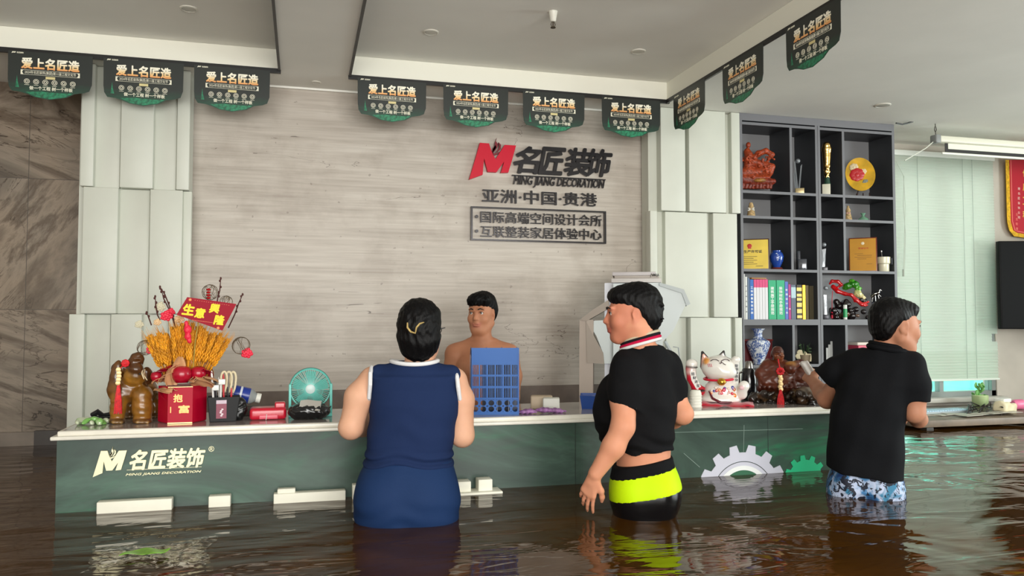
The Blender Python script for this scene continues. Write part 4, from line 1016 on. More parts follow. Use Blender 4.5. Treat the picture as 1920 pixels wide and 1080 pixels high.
def pch(s, x_, y0, dy, hgt, m_, nm):
    b = MB()
    for i, c_ in enumerate(s):
        q = at(x_, y0 + i * dy, Y=YP); r = hgt; text(c_, (q[0] - cx - r, q[2] - r, q[0] - cx + r, q[2] + r), -.009, .003, '', None, None, mb=b, bold=.02)
    b.build(nm, m_, t, smooth=0)
pch('赠名匠装饰公司', 1909, 354, 9, .012, mat('pennant_pale', (240, 190, 180), .5), 'lettering'); pch('优质工程', 1922, 325, 26, .035, mat('pennant_gold', (236, 206, 90), .5), 'lettering')
pch('业主敬赠', 1905, 402, 9, .012, pk, 'lettering')
# television, turned on its arm
q0 = at(1877, 617, Y=5.42); q1 = at(1874, 452, Y=5.42)
t = empty('television', (float(q0[0]), 5.42, float(q0[2])), -.30, 'black flat television on the wall at the right edge', 'television')
hh = float(q1[2] - q0[2]); MB().rbox(0, 1.1, 0, .05, 0, hh, .006).build('casing', mat('tv_black', (14, 14, 15), .5, spec=.15), t)
MB().box(.012, 1.088, -.002, .001, .014, hh - .012).build('tv_screen', mat('tv_glass', (14, 14, 15), .5, spec=.1), t, smooth=0)
MB().box(.4, .7, .05, .16, hh * .3, hh * .7).build('wall_bracket', black_m, t, smooth=0)

# ================================================================ desk under the window, half afloat
DK = .868
t = empty('window_desk', (5.6, 5.2, 0), 0, 'low desk below the window with its top just above the flood', 'desk')
b = MB(); b.rbox(-1.3, 1.9, -.45, .36, DK - .05, DK, .004); b.build('desktop', mat('desk_brown', (112, 98, 84), .4, var=.2, vs=6), t)
for x_ in (-1.2, 1.8):
    for y_ in (-.4, .32): MB().box(x_ - .03, x_ + .03, y_ - .03, y_ + .03, 0, DK - .05).build('leg', mat('desk_leg', (60, 54, 48), .5), t, smooth=0)
def on_desk(px, py): q = at(px, py, Z=DK); return (float(q[0]), float(q[1]), DK)
q = on_desk(1768, 774); t = empty('keyboard', q, .05, 'pale computer keyboard lying on the desk under the window', 'keyboard')
MB().rbox(-.24, .22, -.06, .07, 0, .018, .004).build('case', mat('kb_case', (170, 180, 184), .5), t)
kb = MB()
for r in range(5):
    for c in range(18): kb.rbox(-.235 + c * .0252, -.213 + c * .0252, -.052 + r * .024, -.031 + r * .024, .018, .027, .002)
o = kb.build('keys', mat('kb_key', (176, 206, 224), .4), t); o['kind'] = 'stuff'
q = on_desk(1838, 764); t = empty('plant_cup', q, 0, 'small pale green cup of leaves standing on the desk below the blind corner', 'plant')
MB().lathe([(.05, 0), (.06, .02), (.062, .10), (.058, .105), (.052, .09)], 24).build('cup', mat('cup_green', (186, 206, 150), .4), t)
b = MB(); rnd = random.Random(3)
for i in range(14): b.ell((rnd.uniform(-.05, .04), rnd.uniform(-.03, .03), .11 + rnd.uniform(-.03, .09)), (.024, .006, .014), 8, rot=(rnd.random(), rnd.random() * 3, rnd.random() * 3))
b.build('leaves', mat('leaf_fresh', (110, 170, 90), .5), t)
q = on_desk(1885, 775); t = empty('white_parcel', q, .3, 'white and yellow crumpled package among cables on the desk', 'package')
s = SDF(); s.box((0, 0, .045), (.10, .05, .04), rot=(0, .15, 0), r=.02); s.disp = lambda X, Y, Z: .006 * np.sin(X * 60) * np.sin(Y * 70 + Z * 50); s.mesh('wrapping', mat('wrap_cream', (226, 214, 180), .5), t, res=.008)
MB().rbox(-.05, .06, -.02, .06, .084, .115, .008).build('lid', mat('lid_white', (236, 236, 228), .5), t)
b = MB(); rnd = random.Random(11)
for i in range(12):
    x_ = 1815 + rnd.random() * 75; pts = []
    for j in range(6): q = on_desk(x_ + rnd.uniform(-12, 12), 764 + rnd.random() * 15); pts.append((q[0], q[1], DK + .006 + (.06 * rnd.random() if 0 < j < 5 else 0)))
    b.tube(pts, .004, 6)
tag(b.build('cable_tangle', mat('cable_dark', (54, 48, 46), .5)), 'tangle of dark cables lying on the desk by the green cup', 'cables', kind='stuff')
b = MB()
for i in range(7):
    x_ = 1745 + i * 24; q = on_desk(x_, 785 + rnd.random() * 5 - 8); a = rnd.uniform(-.5, .5); b.box(-.09, .09, -.05, .05, .0, .003, M=Matrix.Translation(Vector((q[0], q[1], DK + .001 + i * .0035))) @ Matrix.Rotation(a, 4, 'Z'))
tag(b.build('loose_papers', mat('wet_paper', (186, 180, 166), .5), smooth=0), 'wet papers scattered along the front of the desk', 'papers', kind='stuff')
q = on_desk(1912, 768); t = empty('pink_bottle', q, 0, 'pink round bottle lying at the right end of the desk', 'bottle')
MB().lathe([(.03, -.07), (.04, -.05), (.042, .02), (.02, .05), (.018, .07)], 20, M=Matrix.Translation((0, 0, .042)) @ Matrix.Rotation(PI / 2, 4, 'Y')).build('body', mat('pink_plastic', (232, 120, 160), .3), t)
MB().cyl((.068, 0, .042), (.09, 0, .042), .02).build('cap', mat('cap_pinkwhite', (240, 226, 230), .4), t)
# ================================================================ things on the counter
def ctop(px, Y): return Fr(px, Y, CT)
# bronze-brown elephant ornament with raised trunk
f = ctop(246, 3.86); t = f.root('elephant_ornament', 'brown glazed elephant ornament with raised trunk at the left end of the counter', 'ornament'); P = f.p; u = f.k
ele = mat('brown_glaze', rough=.28, attr=True, coat=.25, var=.25, vs=24)
eb = (150, 100, 32); ed = (92, 56, 26)
s = SDF()
s.ell(P(262, 728, .08), (30 * u, 34 * u, 27 * u), k=.03, col=eb)            # trunk of the body
s.ell(P(268, 735, .15), (28 * u, 30 * u, 26 * u), k=.03, col=ed)
s.ell(P(253, 706, -.05), (20 * u, 18 * u, 17 * u), k=.008, col=(168, 116, 38))           # head
s.ell(P(238, 690, -.0), (20 * u, 16 * u, 11 * u), k=.012, col=ed)
s.chain([P(256, 704, -.06), P(255, 692, -.07), P(250, 681, -.06), P(254, 671, -.05), P(260, 667, -.05)], [14 * u, 12 * u, 10 * u, 8.5 * u, 7 * u], .008, ed)
s.chain([P(260, 667, -.05), P(264, 674, -.05), P(264, 682, -.05)], [7 * u, 6 * u, 4 * u], .006, ed)
for q in range(4): s.cone(P(246 + q * 1.5, 690 - q * 6, -.085), P(264, 690 - q * 6, -.085), 1.2 * u, k=.003, col=ed)
s.ell(P(217, 708, -.02), (11 * u, 9 * u, 33 * u), rot=(0, .16, -.3), k=.005, col=(110, 70, 30))      # near ear
s.ell(P(217, 690, .02), (8 * u, 10 * u, 9 * u), k=.012, col=ed)
s.ell(P(277, 704, .0), (10 * u, 6 * u, 17 * u), rot=(0, -.2, .4), k=.006, col=ed)
for (x_, y_), (x2, y2), d, r1 in (((224, 745), (220, 786), -.03, 12.5), ((266, 742), (267, 786), -.06, 15.5), ((243, 748), (243, 776), .17, 12), ((290, 748), (291, 776), .14, 12)):
    s.chain([P(x_, y_, d), P((x_ + x2) / 2, (y_ + y2) / 2, d), P(x2, y2, d)], [r1 * 1.15 * u, r1 * u, r1 * 1.02 * u], .02, eb)
    s.ell(P(x2, y2 + 4, d - .01), (r1 * 1.12 * u, r1 * 1.15 * u, 7 * u), k=.008, col=ed)
    for q in (-1, 0, 1): s.ell(P(x2 + q * r1 * .62, y2 + 6, d - .01 - r1 * u * .95), (3 * u, 2.5 * u, 3 * u), k=.002, col=(168, 128, 70))
for q in range(3):
    zc = 752 + q * 11
    for x_, d, r_ in ((221, -.03, 12.6), (267, -.06, 15.8)): s.ell(P(x_, zc, d), (r_ * 1.05 * u, r_ * 1.05 * u, 3.5 * u), k=.006, col=eb)
s.ell(P(238, 730, -.0), (34 * u, 26 * u, 27 * u), k=.014, col=(122, 78, 28)); s.ell(P(268, 738, -.04), (17 * u, 14 * u, 15 * u), k=.012, col=eb)
s.plane((0, 0, 0), (0, 0, -1))
s.disp = lambda X, Y, Z: .0006 * np.sin(Z * 200 + X * 60)
s.mesh('elephant_body', ele, t, res=.0035)
b = MB(); b.ell(P(262, 701, -.10), (2.4 * u, 1.5 * u, 1.6 * u), 10)
b.build('eye', mat('ornament_eye', (30, 20, 14), .15), t)
b = MB(); b.tube([P(268, 690, -.07), P(266, 700, -.10), P(270, 711, -.11)], [1.2 * u, 1.4 * u, 1.0 * u]); b.tube([P(271, 693, -.06), P(269, 703, -.09), P(276, 713, -.10)], [1.6 * u, 1.4 * u, .8 * u]); b.build('tusk', mat('tusk_cream', (214, 196, 160), .3), t)
tass = mat('tassel_scarlet', (206, 24, 34), .6, bump=.5, var=.15, vs=90)
def tassel(x, y0, y1, d, f, parent, w=5, knot=True, chain_y=None):
    """tassel hung from chain_y down to y1; its skirt starts at y0"""
    u = f.k; t_ = MB(); P = f.p
    q = P(x, y1, d); hgt = P(x, y0, d)[2] - q[2]
    n = 22
    for i in range(n):
        a = 2 * PI * i / n; r0 = w * .35 * u; r1 = w * (1 + .12 * math.sin(i * 2.3)) * u
        t_.tube([(q[0] + r0 * math.cos(a) * .8, d + r0 * math.sin(a) * .8, q[2] + hgt), (q[0] + r1 * .8 * math.cos(a), d + r1 * .6 * math.sin(a), q[2] + hgt * .5), (q[0] + r1 * math.cos(a), d + r1 * .7 * math.sin(a), q[2] + hgt * .03 * (i % 3))], .95 * u, 5)
    t_.ell((q[0], d, q[2] + hgt), (w * .5 * u, w * .5 * u, w * .5 * u), 10)
    return t_.build('tassel', tass, parent)
o = tassel(221, 722, 776, -.075, f, t, 6)
b = MB(); 
for q in range(5): b.lathe([(1.8 * u, -1.8 * u), (4.2 * u, -1.2 * u), (4.2 * u, 1.2 * u), (1.8 * u, 1.8 * u)], 14, M=Matrix.Translation(P(222 + math.sin(q) * 1.2, 693 + q * 6.3, -.08)) @ Matrix.Rotation(PI / 2, 4, 'X'))
b.build('coin_string', mat('coin_pale', (206, 178, 124), .35, .3), t)
s = SDF(); c_ = P(235, 681, -.085)
for q in range(8): s.ell(c_ + Vector((5 * u * math.cos(q * .785), -.002, 5 * u * math.sin(q * .785))), 2.6 * u, k=.002)
s.ell(c_, 5 * u, k=.003); s.chain([c_, P(226, 690, -.085)], [1.2 * u, 1.2 * u], .002); s.mesh('knot', tass, t, res=.0025)

# crumpled clear film with green print
f = ctop(176, 3.80); s = SDF(); rnd = random.Random(5)
for q in range(14): s.ell((rnd.uniform(-.06, .06), rnd.uniform(-.04, .04), rnd.uniform(.004, .02)), (rnd.uniform(.01, .03), rnd.uniform(.01, .025), rnd.uniform(.006, .014)), rot=(rnd.random(), rnd.random(), rnd.random()), k=.006, col=(196, 206, 176) if q % 3 else (120, 176, 90))
s.plane((0, 0, 0.001), (0, 0, -1)); o = s.mesh('plastic_wrapper', mat('clear_film', rough=.12, attr=True, spec=.8), None, res=.004); o.location = f.loc; tag(o, 'crumpled clear wrapper with green print at the counter left end', 'wrapper')
f = ctop(197, 3.99); b = MB(); P = f.p; b.tube([(-.045, 0, .02), (-.02, -.01, .035), (.0, .0, .018), (.03, .01, .02), (.05, .01, .012)], [.012, .014, .010, .012, .008]); b.tube([(-.04, .01, .012), (.01, -.02, .01), (.05, -.02, .01)], .006)
o = b.build('black_adapter', mat('adapter_black', (22, 24, 26), .4)); o.location = f.loc; tag(o, 'black cable adapter lying behind the elephant ornament', 'adapter')

# ---- flower arrangement in a red hexagonal box
f = ctop(345, 3.82); t = f.root('flower_arrangement', 'golden wheat bouquet in a red box with a greeting card and red apples', 'flower arrangement'); P = f.p; u = f.k
redb = mat('box_red', (176, 2, 40), .45, spec=.25); redd = mat('box_dark_red', (150, 12, 36), .32)
a0 = 22.5 * PI / 180
hb = P(345, 722)[2]; R = 42 * u
M0 = Matrix.Rotation(math.radians(-6), 4, 'Z')
MB().lathe([(R * .96, 0.001), (R, .006), (R, hb)], 6, a0=0, M=M0).build('flower_box', redb, t, smooth=0)
fy = -R * math.cos(PI / 6) - .0015
x0, x1 = -R * .5, R * .5
MB().box(x0, x1, fy, fy + .003, .006, hb - .001, M=M0).build('front_face', redb, t, smooth=0)
b = MB(); b.box(x0, x1, fy - .001, fy + .003, .001, .006, M=M0); b.box(x0, x1, fy - .001, fy + .003, hb - .003, hb, M=M0); b.build('gilt_edge', mat('gilt', (226, 190, 130), .3, .3), t, smooth=0)
bx = MB(); text('抱', (x0 + .022, hb * .58, x0 + .060, hb * .80), fy - .0012, .001, '', None, None, mb=bx, bold=.03, M=M0); text('富', (x0 + .043, hb * .28, x1 - .012, hb * .50), fy - .0012, .001, '', None, None, mb=bx, bold=.03, M=M0)
bx.box(x0 + .010, x0 + .014, fy - .0012, fy, hb * .3, hb * .46, M=M0); bx.build('gold_characters', mat('gold_print', (232, 160, 90), .3, .3), t, smooth=0)
# wheat ears: one hundred are parts
wheat = mat('wheat_gold', (226, 146, 26), .6, var=.22, vs=60); stalk = mat('stalk_olive', (176, 160, 80), .6)
def wheat_mesh(L, lean, seed):
    rnd = random.Random(seed); b = MB(); b.tube([(0, 0, 0), (0, 0, L * .45)], .0014, 5)
    n = 11
    for i in range(n):
        z = L * (.42 + .50 * i / n); r = .0062 * (1 - .45 * i / n)
        for k_ in range(3):
            a = k_ * 2.1 + i * .9; b.ell((r * math.cos(a), r * math.sin(a), z), (.0036, .0036, .0085), 6, rot=(-.3 * math.sin(a), .3 * math.cos(a), 0))
    for i in range(9):
        a = i * .7; b.tube([(.002 * math.cos(a), .002 * math.sin(a), L * (.5 + .045 * i)), (.012 * math.cos(a), .012 * math.sin(a), L * (.72 + .045 * i))], [.0009, .0003], 4)
    return b
wm = []
for i in range(4):
    o = wheat_mesh(.19, 0, i).build('wheat_ear', wheat, None, smooth=60); wm.append(o.data)
    COL.objects.unlink(o); bpy.data.objects.remove(o)
rnd = random.Random(12)
base = Vector((0.01, .0, hb + .02))
for i in range(98):
    xx = rnd.uniform(-1, 1); tipx = 352 + xx * 82; yt = 622 - 26 * (1 - abs(xx)) + rnd.uniform(-6, 18) + abs(xx) * 6; d = rnd.uniform(-.07, .06)
    tip = P(tipx, yt, d); st = base + Vector((xx * .075 + rnd.uniform(-.01, .01), d * .4, rnd.uniform(-.01, .01)))
    v_ = tip - st; L = v_.length
    o = bpy.data.objects.new('wheat_ear', wm[i % 4]); COL.objects.link(o); o.parent = t; o.location = st
    o.rotation_mode = 'QUATERNION'; o.rotation_quaternion = v_.to_track_quat('Z', 'Y'); o.scale = (1.15, 1.15, L / .19)
# wrap paper
tanp = mat('tan_wrap_paper', (206, 156, 112), .45, var=.08, vs=14)
def petal(cx, cy, d, w, h, rx, rz, m, name, curl=.4):
    c_ = P(cx, cy, d); e = Matrix.Translation(c_) @ Euler((rx, 0, rz)).to_matrix().to_4x4()
    def fn(a, v):
        x_ = (a - .5) * w * (math.sin(PI * (.18 + .74 * v)) ** .7); z_ = v * h; y_ = -curl * w * (4 * (a - .5) ** 2) * .35 - curl * h * v * v * .6 + .004 * math.sin(9 * a + 5 * v)
        return tuple(e @ Vector((x_, y_, z_)))
    return MB().sheet(fn, 12, 10, .0015).build(name, m, t, smooth=80)
for a in ((320, 722, -.04, .07, .10, .2, .5), (333, 716, -.05, .06, .115, .1, .2), (352, 712, .02, .07, .10, .1, 0), (383, 724, -.05, .10, .085, .9, -.3), (398, 722, -.02, .10, .10, .9, -.9), (300, 716, -.01, .09, .10, .7, 1.0), (296, 728, -.02, .085, .08, 1.4, .8), (364, 706, .04, .08, .09, 0, -.2), (392, 708, .04, .08, .10, .3, -.6), (312, 706, .04, .08, .10, .4, .7)):
    petal(*a, tanp, 'wrapping_leaf')
for a in ((287, 716, .0, .075, .085, .9, 1.2), (322, 708, -.03, .06, .08, .5, .3), (405, 716, -.03, .08, .08, 1.0, -.7), (375, 712, -.06, .085, .06, 1.2, -.2), (308, 730, -.05, .07, .07, 1.3, .6)): petal(*a, tanp, 'wrapping_leaf')
for a in ((318, 700, -.03, .05, .06, .7, .6), (288, 700, .0, .06, .06, 1.0, 1.2), (392, 702, -.03, .06, .06, .9, -.4)): petal(*a, redd, 'red_leaf')
for x_, y_, d, w, h, r1, r2 in ((300, 700, -.0, .06, .07, .8, .9), (303, 735, -.02, .05, .06, 1.9, .8), (402, 712, .01, .06, .07, .9, -1.1)): petal(x_, y_, d, w, h, r1, r2, redd, 'red_leaf')
app = mat('apple_gloss', (170, 6, 40), .3, coat=.25)
for x_, y_, d, r_ in ((341, 702, -.06, 17.5), (372, 700, -.045, 14.5), (293, 706, -.02, 10.0)):
    MB().lathe([(.1 * r_ * u, -.86 * r_ * u), (.6 * r_ * u, -.86 * r_ * u), (.93 * r_ * u, -.35 * r_ * u), (1.0 * r_ * u, .1 * r_ * u), (.85 * r_ * u, .62 * r_ * u), (.45 * r_ * u, .88 * r_ * u), (.12 * r_ * u, .74 * r_ * u), (.02 * r_ * u, .68 * r_ * u)], 24, c=tuple(P(x_, y_, d))).build('apple', app, t, smooth=60)
# greeting card
cp = [(351, 557), (443.5, 570), (417, 620), (331, 590)]; cpt = [P(x_, y_, -.10) for x_, y_ in cp]
b = MB(); b.prism([(q[0], q[2]) for q in cpt], -.100, -.097); card = b.build('greeting_card', mat('card_crimson', (150, 2, 32), .6, spec=.25), t, smooth=0)
ey = mat('card_yellow', (250, 214, 30), .5, spec=.3)
for s_, cx_, cy_, r_ in (('生', 353, 580.5, 10.5), ('意', 375, 587, 9.5), ('興', 402, 578.5, 9), ('隆', 411, 600, 9.5)):
    q = P(cx_, cy_, -.10); r = r_ * u; text(s_, (-r, -r, r, r), 0, .0015, 'gold_character', ey, card, bold=.045, shear=.12, M=Matrix.Translation((q[0], -.1025, q[2])) @ Matrix.Rotation(.12, 4, 'Y'))
b = MB()
for x_, y_ in ((356.5, 562), (409, 615)): q = P(x_, y_, -.10); b.ell((q[0], -.1005, q[2]), (2.6 * u, .0012, 2.6 * u), 10)
for i in range(16):
    q = P(361 + i * 2.6, 600 + i * .35, -.10); b.box(q[0] - .0015, q[0] + .0015, -.101, -.0995, q[2] - .001, q[2] + .001)
    q = P(366 + i * 4.2, 563 + i * .62, -.10); b.box(q[0] - .002, q[0] + .002, -.101, -.0995, q[2] - .0006, q[2] + .0006)
b.build('card_dots', mat('card_orange', (236, 130, 70), .4), card, smooth=0)
MB().tube([P(372, 604, -.095), P(366, 640, -.05), P(362, 690, -.02)], .0022, 6).build('card_stick', stalk, card)
# willow twigs, ornaments
twm = mat('twig_brown', (74, 30, 24), .6); budm = mat('bud_wine', (104, 28, 30), .5)
for pts in (((334, 650), (326, 600), (318, 575), (309, 552), (300, 538)), ((327, 610), (322, 590), (307, 560), (303, 544)), ((300, 600), (295, 590), (292, 572), (291, 556)), ((284, 610), (279, 596), (275, 586)), ((404, 590), (408, 560), (412, 545), (414, 522)), ((428, 615), (440, 590), (447, 570), (455, 552))):
    b = MB(); Q = [P(x_, y_, .02) for x_, y_ in pts]; b.tube(Q, [.003] * (len(Q) - 1) + [.0015], 6)
    for i in range(len(Q) - 1):
        for k_ in range(2):
            q = Q[i].lerp(Q[i + 1], .3 + .5 * k_); 
            if i > 0: b.ell(q + Vector((.003 * (-1) ** k_, -.002, 0)), (.0045, .0045, .0062), 8)
    b.ell(Q[-1], (.0045, .0045, .007), 8); b.build('willow_twig', twm, t)
def rosette(cx_, cy_, d, r, m, name, n=14):
    c_ = P(cx_, cy_, d); b = MB()
    for i in range(n):
        a = i * 2.4; rr = r * u * math.sqrt((i + .5) / n) * .75; b.ell(c_ + Vector((rr * math.cos(a), -.006 + .01 * rr / (r * u), rr * math.sin(a))), (r * u * .34, r * u * .18, r * u * .34), 8, rot=(0, a, 0))
    return b.build(name, m, t)
rosebloom = mat('bloom_pink_red', (226, 30, 62), .5); pale = mat('bloom_champagne', (222, 186, 140), .45, .1); cream = mat('bloom_cream', (206, 200, 172), .6)
rosette(463, 662, .0, 11, rosebloom, 'red_bloom'); rosette(283, 656, .0, 9, rosebloom, 'red_bloom'); rosette(312, 592, -.01, 11, rosebloom, 'red_bloom'); rosette(320, 585, .0, 8, rosebloom, 'red_bloom')
rosette(336, 598, -.02, 9, pale, 'champagne_bloom'); rosette(295, 604, -.03, 7, pale, 'champagne_bloom'); rosette(261, 608, .02, 8, cream, 'cream_bloom'); rosette(300, 575, .03, 10, cream, 'cream_bloom')
wire = mat('gold_wire', (120, 104, 84), .4, .5)
def wire_ball(cx_, cy_, d, r, name='wire_ball'):
    b = MB(); c_ = P(cx_, cy_, d); rnd = random.Random(int(cx_))
    for i in range(12):
        e = Euler((rnd.random() * 3, rnd.random() * 3, rnd.random() * 3)).to_matrix(); b.tube([c_ + e @ Vector((r * u * math.cos(a * PI / 10), r * u * math.sin(a * PI / 10), 0)) for a in range(20)], .0008, 4, closed=True)
    b.build(name, wire, t, smooth=60)
wire_ball(452, 648, .02, 17); wire_ball(272, 652, .02, 14); wire_ball(394, 548, .03, 15, 'wire_ball'); wire_ball(424, 566, .03, 12, 'wire_ball')
b = MB()
for i in range(4): b.ell(P(391, 543 + i * 5.2, -.0), (.010, .010, .006), 10)
b.build('bead_stack', mat('bead_red', (170, 24, 30), .4), t)
s = SDF(); s.ell(P(352, 618, -.09), (7 * u, 6 * u, 9 * u), k=.004); s.ell(P(352, 631, -.09), (6 * u, 5 * u, 6 * u), k=.004); s.cone(P(349, 605, -.09), P(355, 640, -.09), 3.5 * u, 4 * u, .004)
s.disp = lambda X, Y, Z: .0012 * np.sin(X * 400) * np.sin(Z * 380); s.mesh('red_lantern', rosebloom, t, res=.003)
# ---- pen organiser
f = ctop(426, 3.80); t = f.root('pen_organiser', 'black mesh desk organiser stuffed with pens beside the flower box', 'organiser'); P = f.p; u = f.k
blk = mat('organiser_black', (12, 12, 14), .45, spec=.2); 
a, c = P(388, 787), P(452, 742); w0, w1_ = a[0], c[0]; hh = c[2]
b = MB(); b.prism([(w0 + .012, 0), (w1_ - .02, 0), (w1_ - .004, hh), (w0, hh)], -.05, -.046); b.prism([(w0 + .012, 0), (w1_ - .02, 0), (w1_ - .004, hh), (w0, hh)], .046, .05)
b.box(w0 + .012, w1_ - .02, -.05, .05, 0, .004); b.prism([(w0, hh), (w0 + .012, 0), (w0 + .016, 0), (w0 + .004, hh)], -.05, .05); b.prism([(w1_ - .008, hh), (w1_ - .024, 0), (w1_ - .02, 0), (w1_ - .004, hh)], -.05, .05)
b.box(w0 + .05, w0 + .054, -.05, .05, 0, hh * .95); b.build('caddy', blk, t, smooth=0)
a, c = P(405, 785, -.052), P(425, 750, -.052); lab = MB().box(a[0], c[0], -.0525, -.050, a[2], c[2]).build('label_card', mat('label_maroon', (122, 20, 56), .4), t, smooth=0)
b = MB(); b.box(a[0], c[0], -.0535, -.0525, c[2] - .016, c[2]); b.build('label_strip', mat('label_pale', (196, 176, 190), .4), lab, smooth=0)
b = MB(); 
for i in range(5): b.ell((a[0] + .022 + .004 * math.sin(i * 2), -.0535, a[2] + .012 + i * .007), (.005, .001, .004), 8)
b.build('label_figure', mat('label_white', (226, 210, 216), .4), lab)
cols = [(230, 230, 226), (24, 24, 26), (206, 206, 200), (180, 30, 40), (30, 30, 34), (90, 90, 96), (224, 224, 220), (200, 30, 50)]
for i, (x_, y_, x2) in enumerate(((397, 700, 402), (404, 716, 408), (410, 712, 412), (419, 706, 420), (427, 730, 428), (401, 726, 404), (414, 722, 414), (434, 732, 432))):
    q = P(x_, y_, -.02 + (i % 3) * .02); q2 = Vector((P(x2, 780)[0], -.01 + (i % 3) * .015, .008)); b = MB(); b.cyl(q2, q, .0042, n=10); b.cyl(q, q + (q - q2).normalized() * .012, .0046, .002, n=10)
    b.build('pen', mat('pen_%d' % i, cols[i], .3), t)
lp = mat('loop_beige', (222, 208, 174), .5)
for x_, r_ in ((420, 6), (429, 6.5), (437, 6)):
    b = MB(); Q = []
    for i in range(24):
        a = 2 * PI * i / 24; q = P(x_, 716, .0 + (x_ - 420) * .002); Q.append((q[0] + r_ * u * .8 * math.cos(a) + .002 * math.sin(a * 2), q[1], q[2] + 19 * u * math.sin(a)))
    b.tube(Q, 2.1 * u, 8, closed=True); b.build('handle_loop', lp, t)
for x_, y_ in ((404, 727), (416, 716)):
    q = P(x_, y_, -.03); MB().rbox(q[0] - 6 * u, q[0] + 6 * u, -.034, -.022, q[2] - 5 * u, q[2] + 5 * u, .002).build('clip', mat('clip_white', (226, 228, 224), .35), t)
s = SDF(); 
for x_, y_, r_ in ((448, 757, 13), (444, 772, 14), (452, 768, 12), (446, 782, 10), (436, 788, 5)): s.ell(P(x_, y_, -.0), (r_ * u, r_ * u * .9, r_ * u), k=.012)
s.plane((0, 0, .0005), (0, 0, -1)); s.disp = lambda X, Y, Z: .003 * np.sin(X * 150 + 4 * np.sin(Z * 60)) * np.sin(Z * 130); s.mesh('side_pouch', mat('pouch_black', (22, 24, 24), .25), t, res=.004)
# ---- lying water bottle
f = ctop(466, 3.98); t = f.root('water_bottle', 'water bottle with blue label and white cap lying behind the organiser', 'bottle'); P = f.p; u = f.k
A = P(432, 735); B_ = P(488, 747); ax = (B_ - A); L = ax.length; e = Matrix.Translation(A) @ ax.to_track_quat('Z', 'Y').to_matrix().to_4x4()
r = 14.5 * u
MB().lathe([(r * .8, 0), (r, .01), (r, L * .68), (r * .93, L * .72), (r * .5, L * .86), (r * .48, L * .9)], 28, M=e).build('body', mat('clear_plastic', (200, 206, 206), .08, trans=.55), t)
MB().lathe([(r * 1.01, L * .12), (r * 1.02, L * .13), (r * 1.02, L * .62), (r * 1.01, L * .63)], 28, M=e).build('label', mat('label_blue', (34, 58, 150), .25), t)
b = MB(); b.lathe([(r * 1.025, L * .30), (r * 1.03, L * .31), (r * 1.03, L * .36), (r * 1.025, L * .37)], 28, M=e); b.build('label_print', mat('label_print_white', (220, 226, 236), .3), t)
MB().lathe([(r * .60, L * .86), (r * .62, L * .87), (r * .62, L * 1.0), (r * .58, L * 1.01)], 24, M=e).build('cap', mat('cap_white', (232, 232, 222), .4), t)
b = MB(); b.rbox(A[0] - .01, B_[0], -.02, .03, 0, min(A[2], B_[2]) - r * .95, .004); b.build('carton', mat('carton_dark', (70, 66, 60), .6), t)
# ---- red case
f = ctop(503, 3.82); t = f.root('red_case', 'small red plastic case with a pink latch, left of the teal fan', 'case'); P = f.p; u = f.k
rp = mat('case_red', (192, 22, 48), .3, coat=.3)
a, c = P(468, 788), P(537, 762); b = MB(); b.rbox(a[0], c[0], -.05, .06, 0, c[2], .014); b.build('case_body', rp, t, smooth=50)
a2, c2 = P(515, 765), P(535, 753); MB().rbox(a2[0], c2[0], -.03, .03, a2[2] - .01, c2[2], .006).build('handle', rp, t)
a2, c2 = P(486, 787), P(521, 775); MB().rbox(a2[0], c2[0], -.054, -.04, .004, c2[2], .003).build('latch', mat('latch_pink', (218, 84, 104), .35), t)
q = P(500, 781); MB().tube([(q[0], -.056, c2[2] + .004), (q[0] - .001, -.058, q[2]), (q[0] - .003, -.056, .002)], .0022, 6).build('zip_tie', mat('tie_white', (220, 196, 190), .5), t)
# ---- teal fan
f = ctop(582, 3.88); t = f.root('desk_fan', 'teal round desk fan in a square stand near the counter middle', 'fan'); P = f.p; u = f.k
teal = mat('teal_plastic', (112, 208, 196), .35); cc_ = P(582, 728)
a, c = P(541, 783), P(623, 718)
b = MB()
for x_ in (a[0], c[0] - .012): b.rbox(x_, x_ + .012, -.035, .03, .0, c[2], .004)
b.rbox(a[0], c[0], -.05, .045, 0, .014, .005); b.build('stand', teal, t)
R = 37 * u
b = MB()
for rr in (1.0, .97): b.tube([(cc_[0] + R * rr * math.cos(a_ * PI / 24), -.028 if rr < 1 else -.02, cc_[2] + R * rr * math.sin(a_ * PI / 24)) for a_ in range(48)], .0028, 6, closed=True)
b.tube([(cc_[0] + R * .62 * math.cos(a_ * PI / 20), -.040, cc_[2] + R * .62 * math.sin(a_ * PI / 20)) for a_ in range(40)], .0011, 5, closed=True)
for i in range(60):
    a_ = 2 * PI * i / 60; ca, sa = math.cos(a_), math.sin(a_)
    b.tube([(cc_[0] + .2 * R * ca, -.044, cc_[2] + .2 * R * sa), (cc_[0] + .65 * R * ca, -.041, cc_[2] + .65 * R * sa), (cc_[0] + .98 * R * ca, -.028, cc_[2] + .98 * R * sa), (cc_[0] + 1.0 * R * ca, .0, cc_[2] + 1.0 * R * sa)], .0016, 4)
b.build('guard', teal, t, smooth=60)
b = MB(); b.tube([(cc_[0] + R * math.cos(a_ * PI / 24), .004, cc_[2] + R * math.sin(a_ * PI / 24)) for a_ in range(48)], .004, 6, closed=True)
for i in range(30):
    a_ = 2 * PI * i / 30; ca, sa = math.cos(a_), math.sin(a_); b.tube([(cc_[0] + R * ca, .004, cc_[2] + R * sa), (cc_[0] + .9 * R * ca, .03, cc_[2] + .9 * R * sa), (cc_[0] + .2 * R * ca, .04, cc_[2] + .2 * R * sa)], .0012, 4)
b.build('rear_guard', mat('teal_dark', (54, 128, 120), .4), t, smooth=60)
